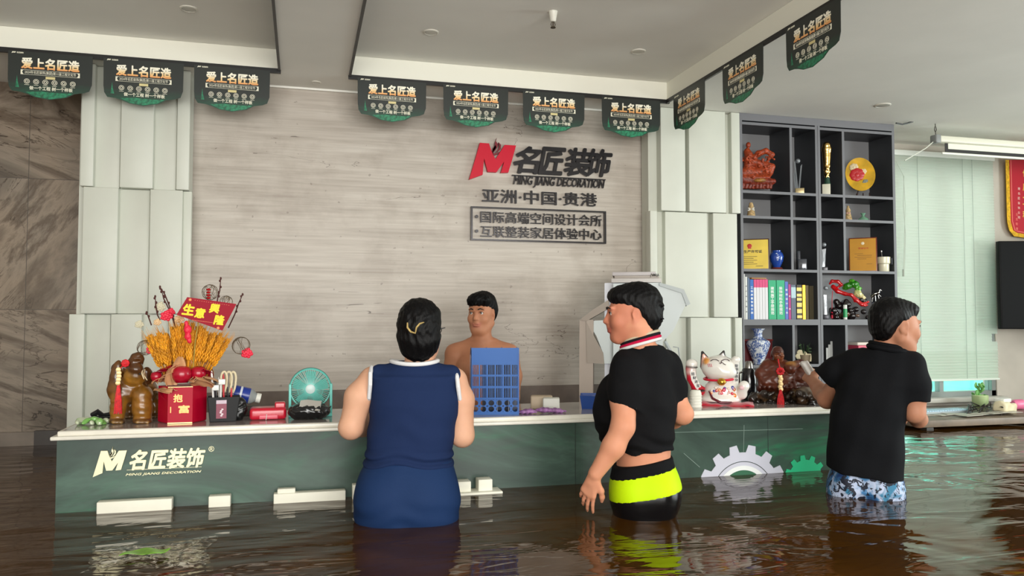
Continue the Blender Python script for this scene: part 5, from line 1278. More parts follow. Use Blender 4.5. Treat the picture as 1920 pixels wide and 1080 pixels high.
for i in range(5):
    a0_ = i * 2 * PI / 5 + .3
    def fn(p_, v_, a0_=a0_):
        rr = R * (.22 + .66 * p_); a_ = a0_ + (v_ - .5) * (.34 + .42 * math.sin(PI * (.15 + .7 * p_))); return (cc_[0] + rr * math.cos(a_), -.012 + .022 * (v_ - .5), cc_[2] + rr * math.sin(a_))
    MB().sheet(fn, 8, 8, .001).build('blade', mat('blade_teal', (128, 204, 192), .3), t, smooth=80)
MB().lathe([(.0, 0), (.0, .012)] if False else [(9 * u, 0), (8.5 * u, .004), (6 * u, .006)], 24, M=Matrix.Translation((cc_[0], -.044, cc_[2])) @ Matrix.Rotation(PI / 2, 4, 'X')).build('hub', mat('hub_pale', (206, 226, 224), .3), t)
MB().lathe([(.02, -.03), (.022, .04)], 16, M=Matrix.Translation((cc_[0], 0, cc_[2])) @ Matrix.Rotation(PI / 2, 4, 'X')).build('motor', teal, t)
# ---- black bag bundle
f = ctop(580, 3.76); t = f.root('plastic_bundle', 'knotted black plastic bag with a paper slip, in front of the fan', 'bag'); P = f.p; u = f.k
s = SDF(); s.ell(P(578, 770), (36 * u, 26 * u, 15 * u), k=.01); s.ell(P(560, 772), (18 * u, 22 * u, 14 * u), k=.01); s.ell(P(600, 770), (18 * u, 22 * u, 14 * u), k=.01); s.chain([P(612, 765), P(620, 762)], [3 * u, 2 * u], .004)
s.plane((0, 0, .0005), (0, 0, -1)); s.disp = lambda X, Y, Z: .0035 * np.sin(X * 120 + 3 * np.sin(Y * 60 + Z * 80)) * np.sin(Z * 110 + 2 * np.sin(X * 90))
s.mesh('bag', mat('bag_black', (22, 22, 24), .18, spec=.7), t, res=.004)
q = P(580, 764, -.055); MB().sheet(lambda a, v: (q[0] + (a - .5) * 38 * u + v * 3 * u, -.056 + .03 * v + .004 * math.sin(a * 6), q[2] - 5 * u + v * 17 * u + .003 * math.sin(5 * a)), 10, 6, .0006).build('paper_slip', mat('slip_grey', (176, 172, 164), .7), t)
# ---- blue file rack
f = ctop(926, 3.72); t = f.root('file_rack', 'tall blue plastic file rack with slots and round holes, mid counter', 'file rack'); P = f.p; u = f.k
blu = mat('rack_blue', (44, 96, 168), .45, spec=.3); a, c = P(884, 778), P(973, 652); X0, X1, ZT = a[0], c[0], c[2]
W = X1 - X0
ybx = -.02
def panel_with_holes(b, y0, y1):
    # vertical strips and cross bars leave the rows of slots open
    nC = 6; cw = W / nC
    rowsz = [(.345, .975 - .0)]
    zf = lambda q: ZT * q
    b.box(X0, X1, y0, y1, zf(.745), ZT)              # plain top
    b.box(X0, X1, y0 - .0008, y1 + .0008, 0, zf(.045)); b.box(X0, X0 + .006, y0 - .0012, y1 + .0012, 0, ZT); b.box(X1 - .006, X1, y0 - .0012, y1 + .0012, 0, ZT)
    for z0, z1 in ((.225, .255), (.395, .43), (.57, .60)): b.box(X0, X1, y0 - .0008, y1 + .0008, zf(z0), zf(z1))
    for c_ in range(1, nC): b.box(X0 + c_ * cw - .004, X0 + c_ * cw + .004, y0 - .0004, y1 + .0004, zf(.20), zf(.75))
    for c_ in range(nC):
        for s_ in (1, 2, 3): x_ = X0 + c_ * cw + .004 + (cw - .008) * s_ / 4; b.box(x_ - .0013, x_ + .0013, y0, y1, zf(.225), zf(.745))
        xc = X0 + (c_ + .5) * cw
        for zc in (.085, .175):                     # ring shaped holes
            n = 20; rr = cw * .36; hz = ZT * .045
            o_ = []; i_ = []
            for q in range(n):
                a_ = 2 * PI * q / n; ca, sa = math.cos(a_), math.sin(a_); m_ = max(abs(ca), abs(sa)); o_.append((xc + cw * .5 * ca / m_, zf(zc) + hz * sa / m_)); i_.append((xc + rr * ca, zf(zc) + min(rr, hz * .9) * sa))
            b.ring(o_, i_, y0, y1)
b = MB(); panel_with_holes(b, ybx, ybx + .003); b.build('front_panel', blu, t, smooth=0)
dn = mat('rack_navy', (52, 66, 96), .4)
for i in range(4):
    x_ = X0 - .004 + i * (W / 3.02); b = MB(); o_ = [(0, 0), (.17, 0), (.17, ZT * .80), (.12, ZT), (.03, ZT * .99), (0, ZT * .9)]
    # ribbed side walls
    Mx = Matrix.Translation((x_, ybx + .006, 0)) @ Matrix.Rotation(PI / 2, 4, 'Z')
    inn = [(.01, .012), (.16, .012), (.16, ZT * .78), (.116, ZT * .97), (.034, ZT * .955), (.01, ZT * .88)]
    b.ring(o_, inn, 0, .003, M=Mx)
    for q in range(15): 
        z_ = ZT * (.03 + q * .055); b.add([tuple(Mx @ Vector(p_)) for p_ in ((.008, .001, z_), (.162, .001, min(z_ + .07, ZT * .86)), (.162, .001, min(z_ + .076, ZT * .87)), (.008, .001, z_ + .006), (.008, .0025, z_), (.162, .0025, min(z_ + .07, ZT * .86)), (.162, .0025, min(z_ + .076, ZT * .87)), (.008, .0025, z_ + .006))], [(0, 1, 2, 3), (4, 7, 6, 5), (0, 4, 5, 1), (2, 6, 7, 3)])
    b.build('divider', dn if i == 0 else blu, t, smooth=0)
MB().box(X0, X1, ybx + .01, ybx + .17, 0, .004).build('base_plate', blu, t, smooth=0)
b = MB()
for q in range(3): xa = X0 + W * (.30 + q * .235); b.box(xa, xa + .004, ybx + .008, ybx + .16, .004, ZT * .72)
b.box(X0 + W * .22, X1 - .006, ybx + .155, ybx + .159, .004, ZT * .76); b.build('inner_partition', dn, t, smooth=0)
# ---- white box, beige box, purple packets
f = ctop(1008, 3.9); t = f.root('beige_box', 'beige rounded carton standing behind the white box', 'box'); P = f.p
a, c = P(995, 766), P(1036, 742); MB().rbox(a[0], c[0], -.03, .05, 0, c[2], .008).build('carton', mat('carton_beige', (192, 172, 146), .6), t)
f = ctop(1033, 3.80); t = f.root('white_box', 'small white box with rounded corners on the counter, right of the rack', 'box'); P = f.p
a, c = P(1018, 768), P(1049, 746); MB().rbox(a[0], c[0], -.03, .04, 0, c[2], .006).build('carton', mat('carton_white', (222, 222, 212), .5), t)
for i, (x_, y_, rz, nm) in enumerate(((988, 771, .1, 'leftmost purple packet beside the blue rack'), (1020, 771, -.25, 'middle purple packet, overlapping the leftmost one'), (1043, 771, .15, 'rightmost purple packet in front of the white box'))):
    f = ctop(x_, 3.70); s = SDF(); s.ell((0, 0, .011 + (i == 1) * .005), (.038, .024, .013), rot=(0, (i - 1) * .12, rz), k=.004); s.box((0, 0, .008 + (i == 1) * .006), (.046, .014, .004), rot=(0, 0, rz), r=.002, k=.004)
    s.disp = lambda X, Y, Z: .0016 * np.sin(X * 240 + Y * 160); s.plane((0, 0, .0004), (0, 0, -1)); o = s.mesh('snack_packet', mat('packet_purple', (150, 104, 156), .25, var=.2, vs=50), None, res=.0025); o.location = f.loc; o.rotation_euler = (0, 0, f.th); tag(o, nm, 'packet', 'purple packets on the counter')
# ---- blue tray
f = ctop(1125, 3.86); t = f.root('blue_tray', 'blue plastic tray on the counter next to the man in black', 'tray'); P = f.p
a, c = P(1088, 768), P(1160, 740); hh = c[2]; x0, x1 = a[0], c[0]
b = MB(); m_ = .010
def trap(y, iz, x_in): return None
vs = [(x0 + m_, -.07, 0), (x1 - m_, -.07, 0), (x1 - m_, .07, 0), (x0 + m_, .07, 0), (x0, -.085, hh), (x1, -.085, hh), (x1, .085, hh), (x0, .085, hh), (x0 + .004, -.081, hh), (x1 - .004, -.081, hh), (x1 - .004, .081, hh), (x0 + .004, .081, hh), (x0 + m_ + .003, -.067, .004), (x1 - m_ - .003, -.067, .004), (x1 - m_ - .003, .067, .004), (x0 + m_ + .003, .067, .004)]
fs = [(0, 3, 2, 1)] + [(i, (i + 1) % 4, 4 + (i + 1) % 4, 4 + i) for i in range(4)] + [(4 + i, 4 + (i + 1) % 4, 8 + (i + 1) % 4, 8 + i) for i in range(4)] + [(8 + i, 8 + (i + 1) % 4, 12 + (i + 1) % 4, 12 + i) for i in range(4)] + [(12, 13, 14, 15)]
MB().add(vs, fs).build('tray_body', mat('tray_blue', (34, 72, 146), .4), t, smooth=0)
b = MB(); 
for i in range(5): b.ell((x0 + .04 + i * .03, -.02 + (i % 2) * .04, hh * .7), (.03, .03, .012), 10)
b.build('paper_contents', mat('tray_paper', (196, 200, 196), .6), t)
# ---- paper cups
f = ctop(1303, 3.76); t = f.root('paper_cups', 'stack of white paper cups upside down left of the lucky cat', 'cups'); u = f.k
b = MB(); 
for i in range(5): z = i * 5.2 * u; b.lathe([(11.5 * u, z), (11.7 * u, z + 1.2 * u), (10.8 * u, z + 1.5 * u), (10.6 * u, z + 5.1 * u)], 26)
b.lathe([(10.6 * u, 26 * u), (8.8 * u, 31 * u), (8.4 * u, 31.5 * u)], 26)
b.build('cups', mat('cup_paper', (226, 224, 212), .5), t)
# ---- red cloth and lucky cat
f = Fr(1364, 3.84, CT); t = f.root('red_cloth', 'folded red cloth lying under the white lucky cat', 'cloth'); P = f.p
a, c = P(1312, 766), P(1413, 756); x0, x1 = a[0], c[0]
MB().sheet(lambda p_, v_: (x0 + (x1 - x0) * p_, -.11 + .22 * v_ , .012 + .005 * math.sin(p_ * 9 + v_ * 4) + .003 * math.sin(p_ * 23) - .008 * (abs(2 * v_ - 1) ** 6)), 40, 20, .010).build('cloth_fold', mat('cloth_red', (190, 16, 44), .65, sheen=.3), t, smooth=70)
CTC = CT + .016
f = Fr(1348, 3.86, CTC); t = f.root('lucky_cat', 'large white waving lucky cat statue with closed eyes and red collar', 'figurine'); P = f.p; u = f.k
cw, cr_, cb, co = (232, 228, 220), (200, 16, 44), (24, 20, 24), (226, 150, 50)
def catcol(x, y, z, c):
    return c
s = SDF()
s.ell(P(1348, 690), (32 * u, 27 * u, 24 * u), k=.012, col=cw)                       # head
s.ell(P(1360, 698, -.02), (22 * u, 20 * u, 13 * u), k=.02, col=cw)
s.ell(P(1354, 733, .01), (33 * u, 26 * u, 26 * u), k=.02, col=cw)                      # body
s.ell(P(1350, 748, .0), (38 * u, 28 * u, 13 * u), k=.02, col=cw)
s.cone(P(1390, 738, -.02), P(1393, 724, -.05), 11 * u, 8 * u, .01, cw)                # raised foot
s.ell(P(1396, 724, -.04), (9 * u, 7 * u, 10 * u), k=.008, col=cw)
s.cone(P(1325, 684), P(1317, 661), 13 * u, 3.2 * u, .006, cb, sq=((0, 1, 0), .55)); s.cone(P(1325, 684, -.006), P(1319, 666, -.018), 10.4 * u, 3.0 * u, .002, (228, 176, 160), sq=((0, 1, 0), .6))
s.cone(P(1352, 675), P(1357, 659), 11 * u, 2.6 * u, .006, cb, sq=((0, 1, 0), .55)); s.cone(P(1351, 676, -.006), P(1355.5, 663, -.016), 8.4 * u, 2.2 * u, .002, (190, 184, 180), sq=((0, 1, 0), .6))
s.ell(P(1328, 680, -.014), (10 * u, 14 * u, 9 * u), rot=(0, .5, 0), k=.004, col=co)
s.plane((0, 0, .0005), (0, 0, -1))
s.mesh('cat_body', mat('cat_glaze', rough=.1, attr=True, coat=.8), t, res=.0035)
b = MB(); b.tube([P(1348 + 28 * math.cos(a_ * PI / 16), 710 + 1.5 * math.sin(a_ * PI / 16), -.0) + Vector((0, -26 * u * math.sin(a_ * PI / 16), 0)) for a_ in range(32)], 2.2 * u, 8, closed=True); b.build('collar', mat('collar_red', (206, 18, 50), .3), t)
b = MB(); b.ell(P(1353, 716, -.085), (8 * u, 8 * u, 7 * u), 18); b.tube([P(1344, 717, -.086) , P(1353, 718, -.098), P(1362, 717, -.086)], .8 * u); b.build('bell', mat('bell_gold', (214, 160, 60), .2, .9), t)
ink = mat('cat_ink', (60, 30, 40), .3); pnk = mat('cat_pink', (214, 90, 110), .4)
def surf(px, py, c_=(1348, 690), r_=(32, 27, 24)):
    dx = (px - c_[0]) / r_[0]; dz = (py - c_[1]) / r_[2]; yy = -r_[1] * u * math.sqrt(max(0.02, 1 - dx * dx - dz * dz)) - .0015
    return P(px, py, yy)
b = MB()
for arc in ([(1332, 677), (1337, 674), (1343, 674), (1348, 677)], [(1354, 676), (1359, 673.5), (1364, 674), (1368, 677)], [(1349, 680), (1351, 682), (1354, 679), (1357, 682), (1361, 684)], [(1353, 676), (1352, 680)]):
    b.tube([surf(x_, y_) - Vector((0, .006 if 1345 < x_ else .001, 0)) for x_, y_ in arc], .7 * u, 5)
b.build('face_lines', ink, t)
b = MB()
for x_ in (1329, 1332, 1335): b.tube([surf(x_, 688) - Vector((0, .001, 0)), surf(x_ - 2, 682) - Vector((0, .001, 0))], .5 * u, 5)
b.build('whisker_marks', pnk, t)
# painted bib
s = SDF(); rnd = random.Random(9); cols_ = [(206, 24, 50), (236, 226, 214), (226, 130, 40), (44, 70, 160), (236, 214, 200), (206, 24, 60)]
for i in range(34):
    px = 1332 + rnd.random() * 44; py = 727 + rnd.random() * 26; dx = (px - 1353) / 35; dz = (py - 736) / 24
    if dx * dx + dz * dz < .9: s.ell(P(px, py, .01 - 27 * u * math.sqrt(max(.05, 1 - dx * dx - dz * dz))), (rnd.uniform(2, 4.6) * u, 2 * u, rnd.uniform(1.6, 3.6) * u), rot=(0, rnd.random() * 3, 0), k=0, col=cols_[i % 6])
s.ell(P(1366, 747, -.055), (6 * u, 3 * u, 5 * u), k=0, col=(44, 64, 150)); s.ell(P(1375, 742, -.045), (6 * u, 3 * u, 5 * u), k=0, col=(230, 130, 40))
s.mesh('painted_flowers', mat('paint_gloss', rough=.15, attr=True, coat=.7), t, res=.002)
b = MB(); b.tube([P(1329, 733, -.06), P(1336, 747, -.075), P(1352, 755, -.085), P(1372, 754, -.075)], [1 * u, 2.4 * u, 2.4 * u, 1 * u]); b.build('bib_hem', mat('bib_maroon', (96, 20, 36), .3), t)
b = MB()
for x_, y_, r_ in ((1391, 727, 2.6),): b.ell(P(x_, y_, -.088), (4.4 * u, 1.2 * u, 4 * u), 12)
b.build('paw_pad', mat('pad_pink', (226, 186, 190), .4), t)
# arms
lA = SDF(); lA.chain([P(1297, 683, -.02), P(1296, 697, -.02)], [9 * u, 9 * u], .01, cw); lA.ell(P(1297, 682, -.02), (11 * u, 9 * u, 8.5 * u), k=.01, col=cw)
lA.chain([P(1294, 691, -.02), P(1297, 710, -.02), P(1306, 728, -.02), P(1316, 733, .0)], [8.5 * u, 8.5 * u, 9 * u, 9 * u], .01, cr_)
lA.ell(P(1297, 688, -.02), (11.5 * u, 10.5 * u, 2.4 * u), rot=(0, .05, 0), k=.002, col=cb); lA.ell(P(1308, 732, -.02), (14 * u, 11 * u, 3.0 * u), k=.002, col=cb)
lA.mesh('scroll_arm', mat('arm_glaze', rough=.12, attr=True, coat=.7), t, res=.003)
wm_ = mat('arm_white_print', (232, 226, 220), .3); kk = mat('arm_ink', (30, 26, 30), .3)
b = MB(); b.prism([(P(x_, y_)[0], P(x_, y_)[2]) for x_, y_ in ((1294, 695), (1304, 695), (1306, 706), (1315, 724), (1306, 728), (1297, 712))], -.02 - 10.2 * u, -.02 - 7 * u); b.build('scroll_plate', wm_, t, smooth=0)
b = MB()
for i, c_ in enumerate('招财进宝'):
    q = P(1299.5 + i * 3.2, 700 + i * 7.2); r = 3.0 * u; text(c_, (q[0] - r, q[2] - r, q[0] + r, q[2] + r), -.0215 - 10.2 * u, .0015, '', None, None, mb=b, bold=.03)
b.build('scroll_characters', kk, t, smooth=0)
s = SDF(); s.chain([P(1379, 676, -.02), P(1377, 700, -.01), P(1376, 718, .0)], [7 * u, 7.5 * u, 9 * u], .01, cw); s.ell(P(1380, 674, -.02), (8.5 * u, 8 * u, 6.5 * u), k=.008, col=cw); s.mesh('waving_arm', mat('arm_glaze', rough=.12, attr=True), t, res=.003)
b = MB()
for i, c_ in enumerate('财源滚滚来'):
    q = P(1381, 685 + i * 6.6); r = 3.0 * u; text(c_, (q[0] - r, q[2] - r, q[0] + r, q[2] + r), -.022 - 7.4 * u, .0015, '', None, None, mb=b, bold=.04)
b.build('arm_characters', kk, t, smooth=0)
# ---- black kettle
f = Fr(1403, 4.02, CT); t = f.root('black_kettle', 'black electric kettle with a steel top behind the lucky cat', 'kettle'); P = f.p; u = f.k
zt_ = P(1403, 690)[2]
MB().lathe([(14 * u, 0), (15 * u, .005), (14.5 * u, zt_ * .6), (12.5 * u, zt_ * .95), (11 * u, zt_)], 30).build('body', mat('kettle_black', (24, 24, 26), .15, coat=.5), t)
MB().lathe([(8 * u, zt_), (7 * u, zt_ + 9 * u), (5 * u, zt_ + 13 * u)], 24).build('lid', mat('kettle_steel', (150, 148, 144), .2, .9), t)
MB().tube([P(1392, 697, -.02), P(1385, 700, -.03), P(1386, 720, -.03), P(1391, 728, -.02)], 2.2 * u).build('handle', chrome, t)
# ---- carved laughing figure
f = Fr(1470, 3.84, CT); t = f.root('laughing_figure_carving', 'brown carved laughing big-bellied figure on a gnarled dark base with a red tassel', 'sculpture'); P = f.p; u = f.k
bw, bw2, sk = (104, 48, 28), (86, 36, 22), (150, 90, 50)
s = SDF()
s.ell(P(1455, 712), (34 * u, 26 * u, 24 * u), k=.02, col=bw)               # belly
s.ell(P(1450, 690, .01), (24 * u, 20 * u, 16 * u), k=.02, col=bw)
s.ell(P(1458, 662), (11 * u, 11 * u, 13.5 * u), k=.006, col=bw2); s.ell(P(1461, 668, -.02), (9 * u, 8 * u, 9 * u), k=.008, col=(140, 76, 44))
s.ell(P(1447, 665), (2.5 * u, 3 * u, 6 * u), k=.004, col=bw2); s.ell(P(1460, 660, -.045), (6 * u, 2.5 * u, 2 * u), k=.004, col=bw2); s.ell(P(1462, 665, -.052), (2.4 * u, 2 * u, 2.2 * u), k=.003, col=bw)
s.ell(P(1462, 671, -.055), (5 * u, 3 * u, 1.6 * u), k=.001, op='-')
for q in (-1, 1): s.ell(P(1460 + q * 4, 662, -.055), (2.2 * u, 2.5 * u, .9 * u), k=.001, op='-'); s.ell(P(1460 + q * 6, 667, -.042), (3 * u, 2.5 * u, 2.6 * u), k=.004, col=(140, 76, 44))
s.chain([P(1440, 684), P(1426, 700, -.03), P(1436, 716, -.05)], [11 * u, 10 * u, 9 * u], .015, bw)
s.chain([P(1470, 684), P(1482, 690, -.04), P(1494, 682, -.03)], [10 * u, 9 * u, 7 * u], .012, bw); s.ell(P(1484, 683, -.04), (10 * u, 7 * u, 6 * u), k=.006, col=(176, 122, 56))
s.ell(P(1500, 705, .02), (20 * u, 18 * u, 17 * u), k=.02, col=bw); s.ell(P(1501, 680, .02), (8 * u, 7 * u, 7 * u), k=.008, col=bw2)
for q in range(9): s.chain([P(1424 + q * 8, 714, -.045), P(1425 + q * 8.4, 727, -.06)], [2.6 * u, 3.2 * u], .008, bw2)
s.cone(P(1428, 728), P(1515, 726, .0), 9 * u, 9 * u, .02, bw2)
s.disp = lambda X, Y, Z: .0006 * np.sin(X * 190 + 3 * np.sin(Z * 110)) + .0004 * np.sin(Z * 330)
s.mesh('figure', mat('carved_brown', rough=.35, attr=True, coat=.12, var=.2, vs=30), t, res=.0035)
s = SDF(); rnd = random.Random(21)
for i in range(120):
    px = 1408 + rnd.random() * 130; yy = 763 - rnd.random() * 26; s.ell(P(px, yy, rnd.uniform(-.09, .06)), (rnd.uniform(3.5, 8.5) * u,) * 3, k=.006, col=((30, 24, 20), (52, 36, 26), (44, 34, 28), (96, 70, 44))[i % 4])
s.ell(P(1506, 738, -.02), (26 * u, 18 * u, 12 * u), k=.02, col=(124, 96, 60)); s.ell(P(1514, 735, -.05), (16 * u, 12 * u, 9 * u), k=.02, col=(150, 136, 120))
s.plane((0, 0, .0005), (0, 0, -1)); s.disp = lambda X, Y, Z: .002 * np.sin(X * 170 + Y * 60) * np.sin(Z * 150 + X * 40)
s.mesh('gnarled_base', mat('dark_rootwood', rough=.28, attr=True, coat=.3, var=.3, vs=40), t, res=.004)
tassel(1464, 733, 762, -.10, f, t, 6)
b = MB()
for q in range(6): b.lathe([(1.6 * u, -1.4 * u), (4 * u, -1 * u), (4 * u, 1 * u), (1.6 * u, 1.4 * u)], 14, M=Matrix.Translation(P(1463 + (q % 2) * 1.4, 706 + q * 4.8, -.10)) @ Matrix.Rotation(PI / 2, 4, 'X'))
b.build('coin_string', mat('coin_pale', None), t)
s = SDF(); c_ = P(1463, 696, -.10)
for q in range(8): s.ell(c_ + Vector((5 * u * math.cos(q * .785), -.002, 5 * u * math.sin(q * .785))), 2.8 * u, k=.002)
s.chain([c_, P(1459, 674, -.07)], [1.3 * u, 1.3 * u], .002); s.mesh('knot', tass, t, res=.0025)
# white tissue held at the figure
f = Fr(1512, 3.52, CT); q = f.p(1512, 689); s = SDF(); s.box((q[0], 0, q[2]), (.020, .014, .036), rot=(.2, -.6, .3), r=.008); s.disp = lambda X, Y, Z: .004 * np.sin(X * 160 + Z * 90)
o = s.mesh('wiping_tissue', mat('tissue_white', (206, 200, 194), .8), None, res=.004); o.location = f.loc; o.rotation_euler = (0, 0, f.th); tag(o, 'crumpled white tissue in the hand of the right man at the carving', 'tissue')

# ================================================================ pale office machine behind the man in black polo
f = Fr(1190, 4.62, 0); t = f.root('office_machine', 'tall pale grey machine with winged panels behind the man in black polo', 'machine'); P = f.p; u = f.k
gy = mat('machine_grey', (202, 210, 210), .45); gyd = mat('machine_taupe', (150, 138, 126), .5); lav = mat('machine_lavender', (206, 208, 216), .35)
def pp(pts, y0, y1, name, m_, d=0): 
    return MB().prism([(P(x_, y_, d)[0], P(x_, y_, d)[2]) for x_, y_ in pts], y0, y1).build(name, m_, t, smooth=0)
pp([(1087, 598), (1113, 600), (1110, 1000), (1085, 1000)], -.02, .10, 'left_post', mat('machine_post', (166, 152, 140), .5))
pp([(1087, 600), (1110, 582), (1142, 562), (1142, 578), (1100, 602)], -.03, .12, 'top_arm', gyd)
pp([(1100, 602), (1142, 600), (1142, 590), (1150, 610), (1150, 682), (1133, 682), (1131, 664), (1118, 630)], .02, .03, 'inner_panel', gy)
pp([(1099, 600), (1103, 610), (1122, 645), (1131, 662), (1133, 682), (1101, 680)], -.025, .09, 'gusset', gyd)
pp([(1133, 530), (1232, 526), (1232, 1000), (1133, 1000)], .05, .42, 'main_body', lav)
pp([(1150, 532), (1236, 530), (1282, 545), (1291, 568), (1284, 574), (1262, 620), (1243, 640), (1232, 1000), (1150, 1000)], -.02, .06, 'side_wing', gy)
pp([(1236, 530), (1282, 543), (1294, 570), (1287, 574), (1278, 550), (1236, 536)], -.03, .10, 'wing_edge', mat('machine_edge', (170, 178, 178), .4))
b = MB(); b.tube([P(1247, 640), P(1262, 668), P(1270, 700)], 3 * u, 8); b.tube([P(1262, 650), P(1272, 652), P(1275, 680), P(1262, 690)], 1.2 * u, 6); b.build('bracket', mat('bracket_grey', (170, 176, 178), .4), t)
a, c = P(1146, 530), P(1236, 520); zt_ = a[2]
tt = f.root('paper_stack', 'grey folders and papers stacked on top of the pale machine', 'papers')
for i, (x_, x2, h0, h1, col) in enumerate(((1146, 1240, 0, 8, (196, 190, 186)), (1152, 1236, 8, 13, (170, 160, 152)), (1148, 1230, 13, 20, (190, 184, 184)))):
    MB().rbox(P(x_, 530)[0], P(x2, 530)[0], .0, .30, zt_ + h0 * u, zt_ + h1 * u, .003).build('folder', mat('folder_%d' % i, col, .5), tt)
b = MB(); 
for q in range(4): b.tube([(P(1220 + q * 4, 530)[0], -.002, zt_ + (10 + 2 * math.sin(q)) * u), (P(1222 + q * 4, 530)[0], -.012, zt_ + 16 * u), (P(1226 + q * 3, 530)[0], -.004, zt_ + 12 * u)], 1 * u, 5)
b.build('metal_rings', chrome, tt)
# ---- clear bag with a green scrap floating in the foreground
q = at(285, 1042, Z=WATER); t = empty('floating_bag', (q[0], q[1], WATER), 0, 'crumpled clear plastic bag with a green scrap floating at lower left', 'plastic bag')
k = M_('bag_film'); k.b.inputs['Base Color'].default_value = (*lin((190, 186, 172)), 1); k.b.inputs['Roughness'].default_value = .15
k.l.new(k.ramp(k.noise(k.coord((9, 14, 9)), 3.0, 4, .6, 1.5), [(.42, (20, 20, 20)), (.55, (120, 120, 120)), (.62, (235, 235, 235))]), k.b.inputs['Alpha'])
def bagf(a, v):
    x_ = (a - .5) * .36; y_ = (v - .5) * .30 * (1 - .25 * math.sin(a * 5)); e_ = min(a, 1 - a, v, 1 - v) * 8
    return (x_ + .012 * math.sin(v * 9), y_ + .015 * math.sin(a * 8), .003 + min(1, e_) * (.006 + .006 * math.sin(a * 17 + v * 11) * math.sin(v * 15)))
MB().sheet(bagf, 44, 34).build('film', k.m, t, smooth=80)
MB().sheet(lambda a, v: ((a - .5) * .13 + .02 * v - .03, (v - .5) * .055 + .01 * math.sin(a * 5) - .004, .017 + .003 * math.sin(a * 9 + v * 4)), 14, 8, .0015).build('green_scrap', mat('scrap_green', (110, 170, 40), .35, var=.15, vs=30), t, smooth=80)
# ================================================================ people
skin_m = M_('skin'); kb_ = skin_m
a_ = kb_.n.new('ShaderNodeAttribute'); a_.attribute_name = 'Col'
kb_.color(kb_.mix(1.0, a_.outputs['Color'], kb_.ramp(kb_.noise(kb_.coord(), 9, 4), [(.3, (238, 230, 226)), (.7, (255, 255, 255))]), 'MULTIPLY'))
kb_.b.inputs['Roughness'].default_value = .58; kb_.b.inputs['Specular IOR Level'].default_value = .35; kb_.b.inputs['Subsurface Weight'].default_value = .12; kb_.b.inputs['Subsurface Radius'].default_value = (1, .35, .2); kb_.b.inputs['Subsurface Scale'].default_value = .008
kb_.bump(kb_.noise(kb_.coord(), 220, 2), .12, .002)
SKIN = skin_m.m
hair_m = M_('black_hair'); hair_m.b.inputs['Base Color'].default_value = (*lin((9, 8, 9)), 1); hair_m.b.inputs['Roughness'].default_value = .5; hair_m.b.inputs['Specular IOR Level'].default_value = .16
hair_m.bump(hair_m.noise(hair_m.coord((160, 160, 18)), 1.0, 3, .6, .3), .7, .004); HAIR = hair_m.m
def cloth(name, rgb, rough=.85, scale=400, sheen=.0):
    if name in _mc: return _mc[name]
    k = M_(name); k.b.inputs['Base Color'].default_value = (*lin(rgb), 1); k.b.inputs['Roughness'].default_value = rough; k.b.inputs['Sheen Weight'].default_value = sheen; k.b.inputs['Specular IOR Level'].default_value = .12
    k.bump(k.noise(k.coord(), scale, 2), .25, .002); _mc[name] = k.m; return k.m

